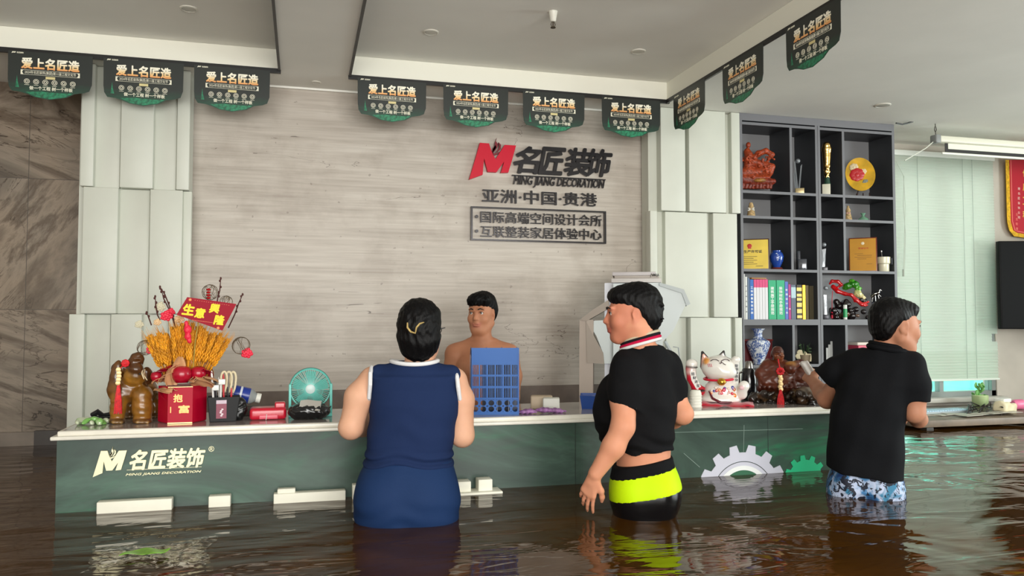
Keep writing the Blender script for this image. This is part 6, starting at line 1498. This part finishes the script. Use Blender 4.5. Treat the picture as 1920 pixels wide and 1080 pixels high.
def V3(p): return Vector(p)
class Head:
    """head about 0.23 m tall; e maps head space (face towards -y, origin between the ears at eye height) to figure space"""
    def __init__(s, c, yaw=0, pitch=0, roll=0, sc=1.0):
        s.e = Matrix.Translation(V3(c)) @ Euler((pitch, roll, yaw)).to_matrix().to_4x4() @ Matrix.Scale(sc, 4); s.sc = sc
        s.r = tuple(Euler((pitch, roll, yaw)))
        s.R = Euler((pitch, roll, yaw)).to_matrix()
    def p(s, x, y, z): return s.e @ Vector((x, y, z))
    def rot(s, e=(0, 0, 0)): return tuple((s.R @ Euler(e).to_matrix()).to_euler())
    def ell(s, S, c, r, k=.01, col=None, op='+', e=(0, 0, 0)): S.ell(s.p(*c), tuple(q * s.sc for q in r), rot=s.rot(e), k=k, col=col, op=op)
    def cone(s, S, a, b, ra, rb, k=.01, col=None, op='+'): S.cone(s.p(*a), s.p(*b), ra * s.sc, rb * s.sc, k, col, op)
    def build(s, S, col, lip, wide=1.0):
        w = wide
        s.ell(S, (0, .018, .035), (.076 * w, .095, .082), k=.01, col=col)
        s.ell(S, (0, -.020, -.010), (.068 * w, .072, .080), k=.03, col=col)
        s.ell(S, (0, -.028, -.055), (.056 * w, .058, .055), k=.03, col=col)
        s.ell(S, (0, -.062, -.098), (.024, .022, .017), k=.03, col=col)
        for q in (-1, 1):
            s.cone(S, (q * .058 * w, .01, -.055), (q * .025, -.055, -.098), .020, .014, k=.03, col=col)      # jaw
            s.ell(S, (q * .040 * w, -.062, -.030), (.024, .022, .024), k=.02, col=col)                          # cheek
            s.ell(S, (q * .031, -.098, .002), (.017, .012, .010), k=.012, op='-')                                # eye socket
            s.ell(S, (q * .031, -.076, .003), (.0150, .0115, .0105), k=.004, col=col)                             # lid
            s.cone(S, (q * .012, -.090, .020), (q * .044, -.082, .024), .008, .007, k=.012, col=col)             # brow
            s.ell(S, (q * .076 * w, .012, -.006), (.008, .020, .030), k=.006, col=col, e=(.15, 0, q * .35))     # ear
            s.ell(S, (q * .085 * w, .008, -.002), (.006, .011, .017), k=.004, op='-', e=(.15, 0, q * .35))
            s.ell(S, (q * .078 * w, .004, -.030), (.006, .008, .009), k=.005, col=col)
        s.cone(S, (0, -.088, .008), (0, -.104, -.030), .0075, .0110, k=.012, col=col)                            # nose
        for q in (-1, 1): s.ell(S, (q * .012, -.095, -.034), (.0080, .0095, .0070), k=.005, col=col); s.ell(S, (q * .006, -.103, -.040), (.0035, .004, .003), k=.002, op='-')
        s.ell(S, (0, -.090, -.050), (.012, .010, .012), k=.012, col=col)
        s.ell(S, (0, -.0900, -.0610), (.0230, .0095, .0050), k=.004, col=lip); s.ell(S, (0, -.0890, -.0700), (.0190, .0095, .0058), k=.004, col=lip)
        s.ell(S, (0, -.1000, -.0652), (.0200, .006, .0012), k=.002, op='-')
    def face(s, parent):
        wh = mat('eye_white', (214, 206, 200), .25); ir = mat('iris_dark', (34, 20, 14), .12); br = mat('eyebrow_black', (22, 18, 18), .8)
        b = MB()
        for q in (-1, 1): b.ell(s.p(q * .031, -.0775, .0025), .0115 * s.sc, 16)
        o = b.build('eyes', wh, parent)
        b = MB()
        for q in (-1, 1): b.ell(s.p(q * .031 - .001, -.0875, .0025), (.0050 * s.sc, .0030 * s.sc, .0050 * s.sc), 12, rot=s.r)
        b.build('iris', ir, o)
        b = MB()
        for q in (-1, 1): b.tube([s.p(q * .014, -.0985, .021), s.p(q * .028, -.0975, .027), s.p(q * .046, -.0870, .021)], [.0030 * s.sc, .0036 * s.sc, .0015 * s.sc], 6)
        b.build('eyebrows', br, parent)
        b = MB()
        for q in (-1, 1): b.tube([s.p(q * .017, -.0885, .002), s.p(q * .025, -.0925, .0082), s.p(q * .036, -.0915, .0085), s.p(q * .046, -.0835, .003)], .0011 * s.sc, 5)
        b.build('lashes', br, parent)
def hand(S, w, d, n, side, sc=1.0, curl=(.25, .3, .3, .35), col=None, spread=.12, thumb=.6):
    """w wrist, d finger direction, n back-of-hand normal; side +1/-1 puts the thumb to d x n"""
    w = V3(w); d = V3(d).normalized(); n = V3(n); n = (n - d * n.dot(d)).normalized(); t = d.cross(n) * side
    P0 = w + d * .012 * sc
    S.cone(w - d * .02 * sc, w + d * .03 * sc, .025 * sc, .026 * sc, .012, col, sq=(tuple(n), .75))
    for i, (o, L, r) in enumerate(((.030, .088, .0092), (.010, .092, .0096), (-.010, .088, .0092), (-.028, .080, .0082))):
        kn = w + d * L * sc + t * o * sc
        S.cone(w + d * .02 * sc + t * o * .55 * sc, kn, .0135 * sc, .0118 * sc, .012, col)
        a = 0; p = kn; segs = ((.042, .026, .022), (.046, .030, .023), (.043, .028, .022), (.034, .021, .019))[i]
        rr = [r, r * .94, r * .86, r * .72]
        for j, L2 in enumerate(segs):
            a += curl[i] * (1, 1.2, .9)[j]; dd = (d + t * (o / .03) * spread).normalized(); dd = (dd * math.cos(a) - n * math.sin(a)).normalized()
            q = p + dd * L2 * sc; S.cone(p, q, rr[j] * sc, rr[j + 1] * sc, .003, col); p = q
    b = w + d * .022 * sc + t * .022 * sc - n * .004 * sc; m = b + (d * .65 + t * thumb - n * .25).normalized() * .042 * sc; q = m + (d * .85 + t * thumb * .55 - n * .3).normalized() * .032 * sc; e = q + (d * .95 + t * thumb * .25 - n * .35).normalized() * .025 * sc
    S.chain([b, m, q, e], [.0155 * sc, .0125 * sc, .0108 * sc, .0085 * sc], .010, col)
def stations(f, rows, d=0.0, ry=None):
    out = []
    for r in rows:
        y, xl, xr, dep = r[:4]; dd = r[4] if len(r) > 4 else 0.0
        a, c = f.p(xl, y, d), f.p(xr, y, d); out.append(((a[2] + c[2]) / 2, (a[0] + c[0]) / 2, d + dd, (c[0] - a[0]) / 2, dep))
    return out
def folds(z0, amp, X, Y, Z, fz=90, w=.05): return amp * np.sin((Z - z0) * fz + 2.2 * np.sin(X * 14 + Y * 9) + 1.2 * np.sin(X * 31)) * np.exp(-((Z - z0) / w) ** 2)
def legs(S, f, z1, xo=.09, col=None, r=.085): 
    for q in (-1, 1): S.chain([(q * xo, 0, z1), (q * xo * 1.05, .0, .45), (q * xo * 1.1, .01, .10)], [r, .058, .042], .03, col); S.cone((q * xo * 1.1, .03, .04), (q * xo * 1.2, -.14 if False else .16, .03), .04, .03, .02, col)
def sleeve_cut(S, P, x, y, d, a, L=.09):
    n = Vector((math.cos(a), 0, -math.sin(a))); S.box(P(x, y, d) + n * L, (L, .16, .13), rot=(0, a, 0), k=.004, op='-')
def hairdisp(amp): return lambda X, Y, Z: amp * np.sin(X * 210 + 3 * np.sin(Z * 40 + Y * 30)) * np.sin(Y * 190 + 2 * np.sin(Z * 55)) 

# ---------------- person A: woman in navy, seen from behind
LIP = (176, 104, 92)
f = Fr(768, 3.18, 0); t = f.root('person', 'person from behind in navy sleeveless top and skirt with white piping, black hair clipped up', 'person'); P = f.p; u = f.k
SK = (222, 172, 142)
S = SDF()
S.loft(stations(f, [(985, 690, 836, .12), (940, 688, 838, .125), (880, 700, 832, .11), (800, 705, 842, .115), (740, 708, 845, .11), (704, 722, 832, .07), (696, 745, 808, .045)]), k=.03, col=SK)
S.cone(P(700, 713, .02), P(852, 713, .02), .046, .046, .03, SK)
S.cone(P(786, 700, .02), P(786, 645, -.005), .062, .054, .03, SK)
# arms bent at the elbow, forearms reaching to the counter
S.chain([P(700, 713, .02), P(674, 745, .01), P(658, 800, .0)], [.056, .057, .046], .02, SK)
S.chain([P(658, 802, .0), P(680, 798, .14), P(706, 770, .26)], [.046, .043, .028], .02, SK)
S.chain([P(850, 716, .02), P(864, 750, .01), P(867, 815, .0)], [.055, .053, .046], .02, SK)
S.chain([P(867, 817, .0), P(852, 808, .14), P(838, 780, .27)], [.045, .040, .027], .02, SK)
hand(S, P(706, 770, .26), (.25, 1, .15), (0, -.1, 1), 1, .92, (.2, .25, .25, .3), SK); hand(S, P(838, 780, .27), (-.2, 1, .1), (0, -.1, 1), -1, .92, (.2, .25, .25, .3), SK)
hd = Head(P(789, 622, .0), yaw=PI - .38, pitch=-.05, sc=.98); hd.build(S, SK, LIP)
legs(S, f, .78, .095, SK)
S.mesh('body', SKIN, t, res=.0048)
hd.face(t)
# hair
S = SDF(); hh = Head(P(789, 622, .0), yaw=PI - .2, sc=.98)
hh.ell(S, (0, .026, .050), (.088, .098, .088), k=.01); hh.ell(S, (0, .060, -.02), (.086, .060, .085), k=.03)
S.ell(P(789, 636, -.035), (.072, .055, .085), k=.03)
S.ell(P(787, 600, -.055), (.072, .05, .062), k=.02); S.ell(P(800, 590, -.045), (.05, .04, .045), k=.02)
S.ell(P(780, 659, -.02), (.045, .035, .04), k=.03)
hh.ell(S, (0, -.095, -.035), (.07, .062, .085), k=.015, op='-')
for q in (-1, 1): hh.ell(S, (q * .090, -.012, -.03), (.022, .03, .034), k=.01, op='-')
S.cone(P(786, 568, -.03), P(774, 576, -.05), .014, .02, .02)
S.disp = lambda X, Y, Z: hairdisp(.0022)(X, Y, Z) + .0028 * np.sin(Z * 70 + X * 55 + 2 * np.sin(X * 30)) * np.sin(X * 60 - Z * 45)
S.chain([P(770, 596, -.08), P(778, 585, -.09), P(795, 586, -.09), P(803, 600, -.08), P(796, 618, -.09)], [.016, .02, .02, .018, .012], .008)
S.chain([P(760, 640, -.03), P(757, 655, -.01)], [.010, .003], .006)
hair = S.mesh('hair', HAIR, t, res=.004)
b = MB()
for pts in (((764, 605), (764, 614), (770, 622), (779, 625)), ((779, 625), (781, 614), (787, 607), (795, 604))):
    b.tube([P(x_, y_, -.122 + .004 * abs(i - 1.5)) for i, (x_, y_) in enumerate(pts)], [.0028, .0042, .0042, .0028], 8)
b.build('hair_clip', mat('clip_brass', (196, 170, 110), .3, .5), hair)
b = MB(); q = hd.p(.078, -.02, .004); b.tube([hd.p(.079, -.075, .012), hd.p(.083, -.01, .012), hd.p(.083, .012, -.004)], .0022, 6); b.tube([hd.p(-.079, -.075, .012), hd.p(-.083, -.01, .012), hd.p(-.083, .012, -.004)], .0022, 6)
b.tube([hd.p(.031 + .024 * math.cos(a), -.100, .002 + .018 * math.sin(a)) for a in [i * PI / 10 for i in range(20)]], .0018, 6, closed=True); b.tube([hd.p(-.031 + .024 * math.cos(a), -.100, .002 + .018 * math.sin(a)) for a in [i * PI / 10 for i in range(20)]], .0018, 6, closed=True)
b.build('glasses', mat('glasses_black', (20, 20, 22), .3), t)
# top
navy = cloth('navy_jersey', (28, 43, 78)); white_rib = cloth('white_rib', (222, 222, 224))
S = SDF()
st = stations(f, [(884, 680, 851, .140), (866, 684, 848, .136), (835, 688, 850, .132), (795, 691, 857, .132), (755, 692, 862, .132, .0), (728, 692, 860, .118, .005), (706, 694, 858, .100, .01)])
S.loft(st, k=.02, pw=2.3); S.cone(P(712, 702, .0), P(845, 703, .0), .040, .040, .02)
S.loft(stations(f, [(706, 694, 858, .100, .01), (694, 708, 848, .092, .012), (684, 728, 828, .084, .014), (677, 740, 814, .078, .014)]), k=.02)
S.cone(P(780, 640, .01), P(779, 664, .01), .058, .060, .010, op='-')
for q, x_ in ((-1, 664), (1, 888)): S.ell(P(x_, 735, .0), (.066, .10, .098), k=.014, op='-')
S.disp = lambda X, Y, Z: folds(P(770, 862)[2], .0060, X, Y, Z, 170, .040) + folds(P(770, 800)[2], .0022, X, Y, Z, 60, .08) + .0016 * np.sin(X * 24 + Z * 14)
top = S.mesh('jersey_top', navy, t, res=.0048)
# piping: neck band and armholes
S = SDF(); S.loft(stations(f, [(706, 694, 858, .088, .01), (694, 708, 848, .070, .012), (684, 728, 828, .062, .014), (677, 738, 818, .060, .014)]), k=.02, grow=.003)
S.cone(P(786, 640, .01), P(786, 688, .01), .068, .074, .004, op='-'); S.plane((0, 0, P(786, 685)[2]), (0, 0, -1))
nb = SDF(); 
c_ = P(777, 683, .012); 
b = MB(); b.tube([(c_[0] + .094 * math.cos(a), c_[1] + .0 + .086 * math.sin(a), c_[2] + .004 + .010 * abs(math.cos(a)) ** 2 ) for a in [i * PI / 24 for i in range(48)]], .0085, 8, closed=True); b.build('neck_band', white_rib, top)
b = MB(); b.tube([P(697, 689, .0), P(694.5, 700, -.045), P(694, 722, -.066), P(692, 745, -.045), P(690, 756, .0), P(692, 740, .06), P(697, 700, .05)], .0085, 8, closed=True); b.build('armhole_band', white_rib, top)
b = MB(); b.tube([P(852, 694, .0), P(857, 706, -.045), P(859, 726, -.066), P(862, 748, -.045), P(864, 758, .0), P(860, 742, .06), P(853, 702, .05)], .0085, 8, closed=True)
b.build('armhole_band', white_rib, top)
S = SDF(); S.loft(stations(f, [(1000, 672, 850, .145), (975, 667, 857, .155), (950, 667, 857, .158), (925, 671, 856, .156), (900, 675, 853, .150), (880, 679, 850, .146), (862, 686, 846, .134)]), k=.02, pw=2.2)
S.ell(P(725, 935, -.06), (.11, .11, .12), k=.06); S.ell(P(802, 935, -.06), (.11, .11, .12), k=.06)
S.disp = lambda X, Y, Z: folds(P(770, 955)[2], .0025, X, Y, Z, 70, .06) + .0025 * np.sin(X * 30 + 2 * np.sin(Z * 12))
S.mesh('skirt', cloth('navy_skirt', (26, 48, 86), .7), t, res=.005)

# ---------------- person B: man in black polo, head turned left
f = Fr(1206, 3.02, 0); t = f.root('person', 'person in black polo and neon yellow shorts, seen from behind with head turned left', 'person'); P = f.p; u = f.k
SK = (214, 150, 118)
S = SDF()
S.loft(stations(f, [(990, 1160, 1256, .12), (960, 1156, 1260, .125), (930, 1156, 1262, .125), (895, 1156, 1258, .12), (865, 1156, 1257, .12), (838, 1157, 1258, .125), (790, 1150, 1258, .13), (730, 1156, 1258, .12), (690, 1166, 1254, .10), (660, 1176, 1246, .07), (650, 1184, 1240, .05)]), k=.03, col=SK)
S.cone(P(1203, 664, .0), P(1196, 610, -.02), .062, .060, .03, SK)
S.cone(P(1176, 690, -.06), P(1250, 688, .08), .055, .055, .04, SK)
S.chain([P(1174, 700, -.08), P(1171, 750, -.12), P(1168, 800, -.16)], [.062, .056, .044], .02, SK)
S.chain([P(1168, 800, -.16), P(1150, 838, -.165), P(1117, 888, -.17)], [.046, .044, .029], .02, SK)
hand(S, P(1114, 893, -.17), P(1099, 934, -.17) - P(1114, 893, -.17) + Vector((0, .022, 0)), (-.35, -.9, -.1), -1, .90, (.18, .22, .26, .32), SK, spread=.16, thumb=.55)
S.chain([P(1252, 700, .08), P(1264, 745, .08), P(1280, 776, .06)], [.052, .048, .042], .02, SK)
S.chain([P(1280, 776, .06), P(1262, 786, .16), P(1225, 778, .24)], [.042, .038, .028], .02, SK)
hand(S, P(1225, 778, .24), (-.8, .5, -.1), (0, 0, 1), -1, .95, (.3, .35, .35, .4), SK)
hd = Head(P(1184, 588, -.0), yaw=-PI / 2 + .0, pitch=.08, sc=1.04)
hd = Head(P(1184, 589, -.0), yaw=PI + PI / 2 + .12, pitch=.0, sc=1.03); hd.build(S, (206, 134, 106), (170, 90, 76), 1.0)
legs(S, f, .76, .055, SK, .06)
S.mesh('body', SKIN, t, res=.0048)
hd.face(t)
S = SDF()
hd.ell(S, (0, .026, .050), (.083, .098, .082), k=.01); hd.ell(S, (0, .066, -.005), (.078, .058, .074), k=.03); hd.ell(S, (0, -.045, .072), (.068, .052, .040), k=.03)
hd.ell(S, (0, -.118, .0), (.09, .056, .058), k=.012, op='-'); 
for q in (-1, 1): hd.ell(S, (q * .088, -.025, -.040), (.024, .052, .046), k=.012, op='-'); hd.ell(S, (q * .086, .012, -.006), (.014, .019, .028), k=.006, op='-')
for q in range(9): hd.cone(S, (.05 * math.sin(q * 1.3), .10 + .01 * math.sin(q), .05 - .010 * q), (.055 * math.sin(q * 1.3), .124, .040 - .010 * q), .013, .003, k=.008)
S.disp = hairdisp(.002)
S.mesh('hair', HAIR, t, res=.004)
blackp = cloth('black_polo', (17, 17, 19), .85)
S = SDF()
S.chain([P(1180, 700, -.08), P(1177, 728, -.105), P(1173, 775, -.11)], [.073, .074, .072], .03)
S.chain([P(1250, 700, .08), P(1257, 726, .08), P(1264, 760, .07)], [.066, .062, .058], .03)
sleeve_cut(S, P, 1175, 759, -.11, 1.85, .06); sleeve_cut(S, P, 1264, 751, .07, 1.75, .05)
S.loft(stations(f, [(846, 1157, 1262, .138), (820, 1152, 1264, .146, .0), (790, 1135, 1267, .155, .01), (755, 1136, 1268, .15), (715, 1146, 1263, .135), (690, 1156, 1258, .11), (668, 1164, 1258, .085), (648, 1174, 1244, .07)]), k=.03, pw=2.2)
S.ell(P(1150, 770, .05), (.085, .12, .15), k=.05)
S.cone(P(1178, 684, -.06), P(1250, 683, .07), .062, .062, .04)
S.cone(P(1203, 600, -.0), P(1205, 646, .0), .062, .070, .01, op='-')
S.ops.append(('&', 'p', (np.array(P(1200, 843, 0)), np.array((.10, 0, -1)) / 1.005), .004, None))
S.disp = lambda X, Y, Z: folds(P(1200, 830)[2], .0055, X, Y, Z, 100, .05) + .0028 * np.sin(X * 38 + Z * 25 + 2 * np.sin(Z * 16)) + .0018 * np.sin(Y * 50 + Z * 30)
polo = S.mesh('polo_shirt', blackp, t, res=.0048)
# striped collar, three bands
c_ = P(1201, 640, -.0)
for i, (dz, col, r) in enumerate(((-.012, (214, 214, 214), .0065), (-.001, (186, 24, 66), .0065), (.010, (28, 26, 30), .0065), (.020, (190, 176, 150), .006))):
    MB().tube([(c_[0] + (.082 - .003 * i) * math.cos(a) + .012 * math.sin(a), c_[1] + (.078 - .003 * i) * math.sin(a) , c_[2] + dz + .024 * math.cos(a) * (1) ) for a in [q * PI / 24 for q in range(48)]], r, 8, closed=True).build('collar_band', cloth('collar_%d' % i, col), polo)
b = MB(); q0, q1 = P(1175, 757, -.112), P(1266, 748, .07)
b.tube([(q0[0] + .069 * math.cos(a), q0[1] + .066 * math.sin(a), q0[2] - .022 * math.cos(a)) for a in [i * PI / 16 for i in range(32)]], .0026, 6, closed=True)
b.build('sleeve_trim', cloth('trim_white', (206, 200, 200)), polo)
waist = lambda y0, y1, g: [(y1, 1146, 1268, .14 + g), (y0, 1149, 1264, .135 + g)]
def band(name, rows, m, z_lo, z_hi, slope, extra=0.0, glutes=True, dsp=None):
    S = SDF(); S.loft(stations(f, rows), k=.02, pw=2.2, grow=extra)
    if glutes:
        S.ell(P(1188, 925, -.05), (.085, .110, .105), k=.05); S.ell(P(1236, 922, -.04), (.085, .115, .105), k=.05)
    n_ = np.array((slope, 0, 1.0)); n_ /= np.linalg.norm(n_)
    S.ops.append(('&', 'p', (np.array(P(1207, z_hi, 0)), n_), 0.003, None)); S.ops.append(('&', 'p', (np.array(P(1207, z_lo, 0)), -n_), 0.003, None))
    if dsp: S.disp = dsp
    return S.mesh(name, m, t, res=.0045)
R_ = [(1030, 1150, 1262, .14), (985, 1152, 1264, .145), (962, 1151, 1266, .148), (940, 1147, 1270, .15), (905, 1146, 1269, .15), (880, 1149, 1264, .14), (868, 1151, 1261, .135), (855, 1152, 1260, .13)]
band('waistband', R_, cloth('elastic_black', (16, 16, 18)), 884, 862, -.20, .004)
band('neon_shorts', R_, cloth('neon_yellow', (190, 228, 12), .6), 924, 873, -.18, .002)
band('wet_hem', R_, mat('wet_black', (14, 14, 16), .22), 1018, 918, -.18, .0)

# ---------------- person C: man in black shirt and patterned shorts, right
f = Fr(1632, 3.06, 0); t = f.root('person', 'person from behind in loose black shirt and blue palm-print shorts reaching to the brown carving', 'person'); P = f.p; u = f.k
SK = (184, 130, 102)
S = SDF()
S.loft(stations(f, [(950, 1580, 1668, .05), (905, 1570, 1680, .08), (860, 1570, 1682, .12), (800, 1572, 1684, .115), (740, 1578, 1690, .12), (690, 1592, 1700, .10), (665, 1618, 1698, .07), (655, 1638, 1690, .05)]), k=.03, col=SK)
S.cone(P(1664, 668, .01), P(1668, 615, -.0), .062, .058, .03, SK)
S.cone(P(1606, 684, .02), P(1704, 688, .0), .055, .055, .04, SK)
S.chain([P(1600, 686, .03), P(1574, 718, .06), P(1551, 748, .12)], [.055, .050, .043], .02, SK)
S.chain([P(1551, 749, .12), P(1541, 736, .24), P(1524, 715, .36)], [.043, .040, .028], .02, SK)
hand(S, P(1524, 715, .36), (-.35, .8, .35), (-.6, -.2, .6), 1, .95, (.5, .5, .5, .5), SK)
S.chain([P(1708, 694, -.0), P(1716, 735, -.0), P(1714, 772, .0)], [.056, .052, .044], .02, SK)
S.chain([P(1714, 774, .0), P(1722, 786, .12), P(1716, 784, .25)], [.044, .036, .027], .02, SK)
hand(S, P(1716, 784, .25), (-.3, .9, .1), (0, -.1, 1), -1, .95, (.35, .4, .4, .4), SK)
hd = Head(P(1681, 612, .0), yaw=PI - 1.02, pitch=.04, sc=1.0); hd.build(S, (184, 130, 102), (150, 88, 76))
legs(S, f, .70, .075, SK, .07)
S.mesh('body', SKIN, t, res=.0048)
hd.face(t)
S = SDF()
hd.ell(S, (0, .026, .052), (.083, .096, .080), k=.01); hd.ell(S, (0, .070, .0), (.072, .048, .070), k=.03); hd.ell(S, (0, -.046, .078), (.062, .048, .034), k=.03)
hd.ell(S, (0, -.118, .0), (.09, .056, .060), k=.012, op='-')
for q in (-1, 1): hd.ell(S, (q * .088, -.022, -.040), (.024, .052, .050), k=.012, op='-'); hd.ell(S, (q * .086, .012, -.006), (.016, .022, .032), k=.008, op='-')
S.disp = hairdisp(.0025)
S.mesh('hair', HAIR, t, res=.004)
S = SDF()
S.chain([P(1598, 686, .03), P(1572, 698, .05), P(1548, 711, .09)], [.068, .070, .066], .03)
S.chain([P(1704, 692, .0), P(1712, 716, .0), P(1714, 756, .0)], [.066, .066, .063], .03)
sleeve_cut(S, P, 1543, 710, .09, 2.35, .06); sleeve_cut(S, P, 1713, 752, .0, 1.57, .05)
S.loft(stations(f, [(915, 1546, 1695, .160), (850, 1549, 1695, .146), (800, 1554, 1697, .142), (760, 1560, 1702, .14), (720, 1570, 1712, .132), (695, 1580, 1716, .11), (672, 1598, 1710, .085), (656, 1622, 1700, .066)]), k=.03, pw=2.3)
S.cone(P(1603, 682, .02), P(1706, 684, .0), .060, .060, .04)
S.cone(P(1667, 610, .0), P(1664, 652, .01), .062, .070, .01, op='-')
S.ops.append(('&', 'p', (np.array(P(1620, 886, 0)), np.array((-.13, 0, -1)) / 1.008), .004, None))
S.disp = lambda X, Y, Z: .0035 * np.sin(X * 30 + 2.2 * np.sin(Z * 9)) * np.clip((P(1620, 700)[2] - Z) * 5, 0, 1) + .0018 * np.sin(Z * 34 + X * 22) + .0014 * np.sin(X * 70 - Z * 20)
sh_ = S.mesh('black_shirt', cloth('black_shirt_cloth', (16, 17, 20), .85), t, res=.0048)
c_ = P(1665, 652, .01); b = MB()
b.tube([(c_[0] + .078 * math.cos(a), c_[1] + .076 * math.sin(a), c_[2] - .004 - .012 * math.cos(a)) for a in [q * PI / 24 for q in range(48)]], .013, 10, closed=True); b.tube([(c_[0] + .072 * math.cos(a), c_[1] + .070 * math.sin(a), c_[2] + .012 - .012 * math.cos(a)) for a in [q * PI / 24 for q in range(48)]], .010, 10, closed=True)
b.build('collar', cloth('black_shirt_cloth', (16, 17, 20)), sh_)
k = M_('palm_print'); k.b.inputs['Roughness'].default_value = .7
v = k.coord(); n1 = k.noise(v, 9, 3, .5, .6); n2 = k.noise(v, 26, 3, .6, 1.6)
base = k.ramp(n1, [(.40, (24, 60, 120)), (.47, (60, 120, 170)), (.52, (170, 186, 214)), (.57, (180, 190, 216)), (.62, (50, 120, 156))])
k.color(k.mix(k.math('GREATER_THAN', n2, .545), base, (20, 26, 44))); palm = k.m
S = SDF()
for q, (xa, xb, xc_) in enumerate(((1553, 1626, 1586), (1619, 1695, 1660))):
    S.loft(stations(f, [(1010, xa + 2, xb, .10), (960, xa - 2, xb + 2, .125), (915, xa - 1, xb + 1, .135)] + ([(895, xa + 3, xb, .125), (865, xa + 9, xb, .11)] if q == 0 else [(895, xa, xb - 4, .125), (865, xa, xb - 12, .11)])), k=.01, pw=2.3)
S.loft(stations(f, [(934, 1556, 1692, .10), (915, 1552, 1695, .135), (895, 1554, 1692, .128), (862, 1562, 1684, .11)]), k=.02, pw=2.3)
S.disp = lambda X, Y, Z: .003 * np.sin(X * 60 + Z * 20)
S.mesh('palm_shorts', palm, t, res=.005)

# ---------------- person D: shirtless young man behind the counter
f = Fr(905, 4.62, 0); t = f.root('person', 'person with bare shoulders and short black hair standing behind the blue file rack', 'person'); P = f.p; u = f.k
SK = (190, 132, 100)
S = SDF()
S.loft(stations(f, [(960, 862, 950, .11), (860, 862, 948, .11), (780, 862, 946, .11), (720, 856, 952, .115), (680, 850, 956, .11), (660, 858, 948, .085), (648, 872, 936, .06), (640, 884, 924, .045)]), k=.03, col=SK)
S.cone(P(903, 660, .0), P(903, 605, -.01), .062, .056, .03, SK)
S.cone(P(856, 664, .01), P(952, 664, .01), .05, .05, .04, SK); S.cone(P(880, 645, .01), P(850, 660, .01), .03, .045, .04, SK); S.cone(P(926, 645, .01), P(956, 660, .01), .03, .045, .04, SK)
S.ell(P(882, 690, -.07), (.07, .05, .06), k=.04, col=SK); S.ell(P(926, 690, -.07), (.07, .05, .06), k=.04, col=SK)
S.chain([P(852, 670, .0), P(845, 705, -.0), P(846, 745, -.02)], [.056, .052, .044], .02, SK); S.chain([P(846, 746, -.02), P(860, 770, -.14), P(876, 764, -.26)], [.044, .038, .027], .02, SK)
S.chain([P(956, 670, .0), P(962, 705, -.0), P(960, 745, -.02)], [.056, .052, .044], .02, SK); S.chain([P(960, 746, -.02), P(948, 770, -.14), P(934, 766, -.26)], [.044, .038, .027], .02, SK)
hand(S, P(876, 764, -.26), (.3, -1, .0), (0, .1, 1), -1, .95, (.3, .3, .3, .3), SK); hand(S, P(934, 766, -.26), (-.3, -1, .0), (0, .1, 1), 1, .95, (.3, .3, .3, .3), SK)
hd = Head(P(903, 588, -.0), yaw=-.36, pitch=.0, sc=1.03); hd.build(S, SK, (184, 116, 96), .93)
legs(S, f, .80, .09, SK)
S.mesh('body', SKIN, t, res=.0045)
hd.face(t)
S = SDF()
hd.ell(S, (0, .026, .052), (.080, .096, .082), k=.01); hd.ell(S, (0, .060, .005), (.075, .055, .066), k=.03); hd.ell(S, (0, -.050, .078), (.068, .052, .042), k=.03)
for i in range(7): hd.cone(S, (-.05 + i * .017, -.080, .075), (-.052 + i * .017 + .004 * math.sin(i * 2), -.098 + .02 * abs(i - 3) / 3, .050 + .006 * math.sin(i * 3)), .012, .005, k=.006)
hd.ell(S, (0, -.122, -.006), (.09, .056, .054), k=.006, op='-')
for q in (-1, 1): hd.ell(S, (q * .088, -.030, -.044), (.026, .058, .048), k=.01, op='-'); hd.ell(S, (q * .086, .012, -.006), (.014, .019, .028), k=.006, op='-')
S.disp = hairdisp(.0025)
S.mesh('hair', HAIR, t, res=.004)
S = SDF(); S.loft(stations(f, [(1000, 862, 950, .12), (860, 858, 952, .12), (800, 860, 950, .118)]), k=.01, grow=.008); S.mesh('dark_trousers', cloth('dark_trousers', (34, 36, 44)), t, res=.008)
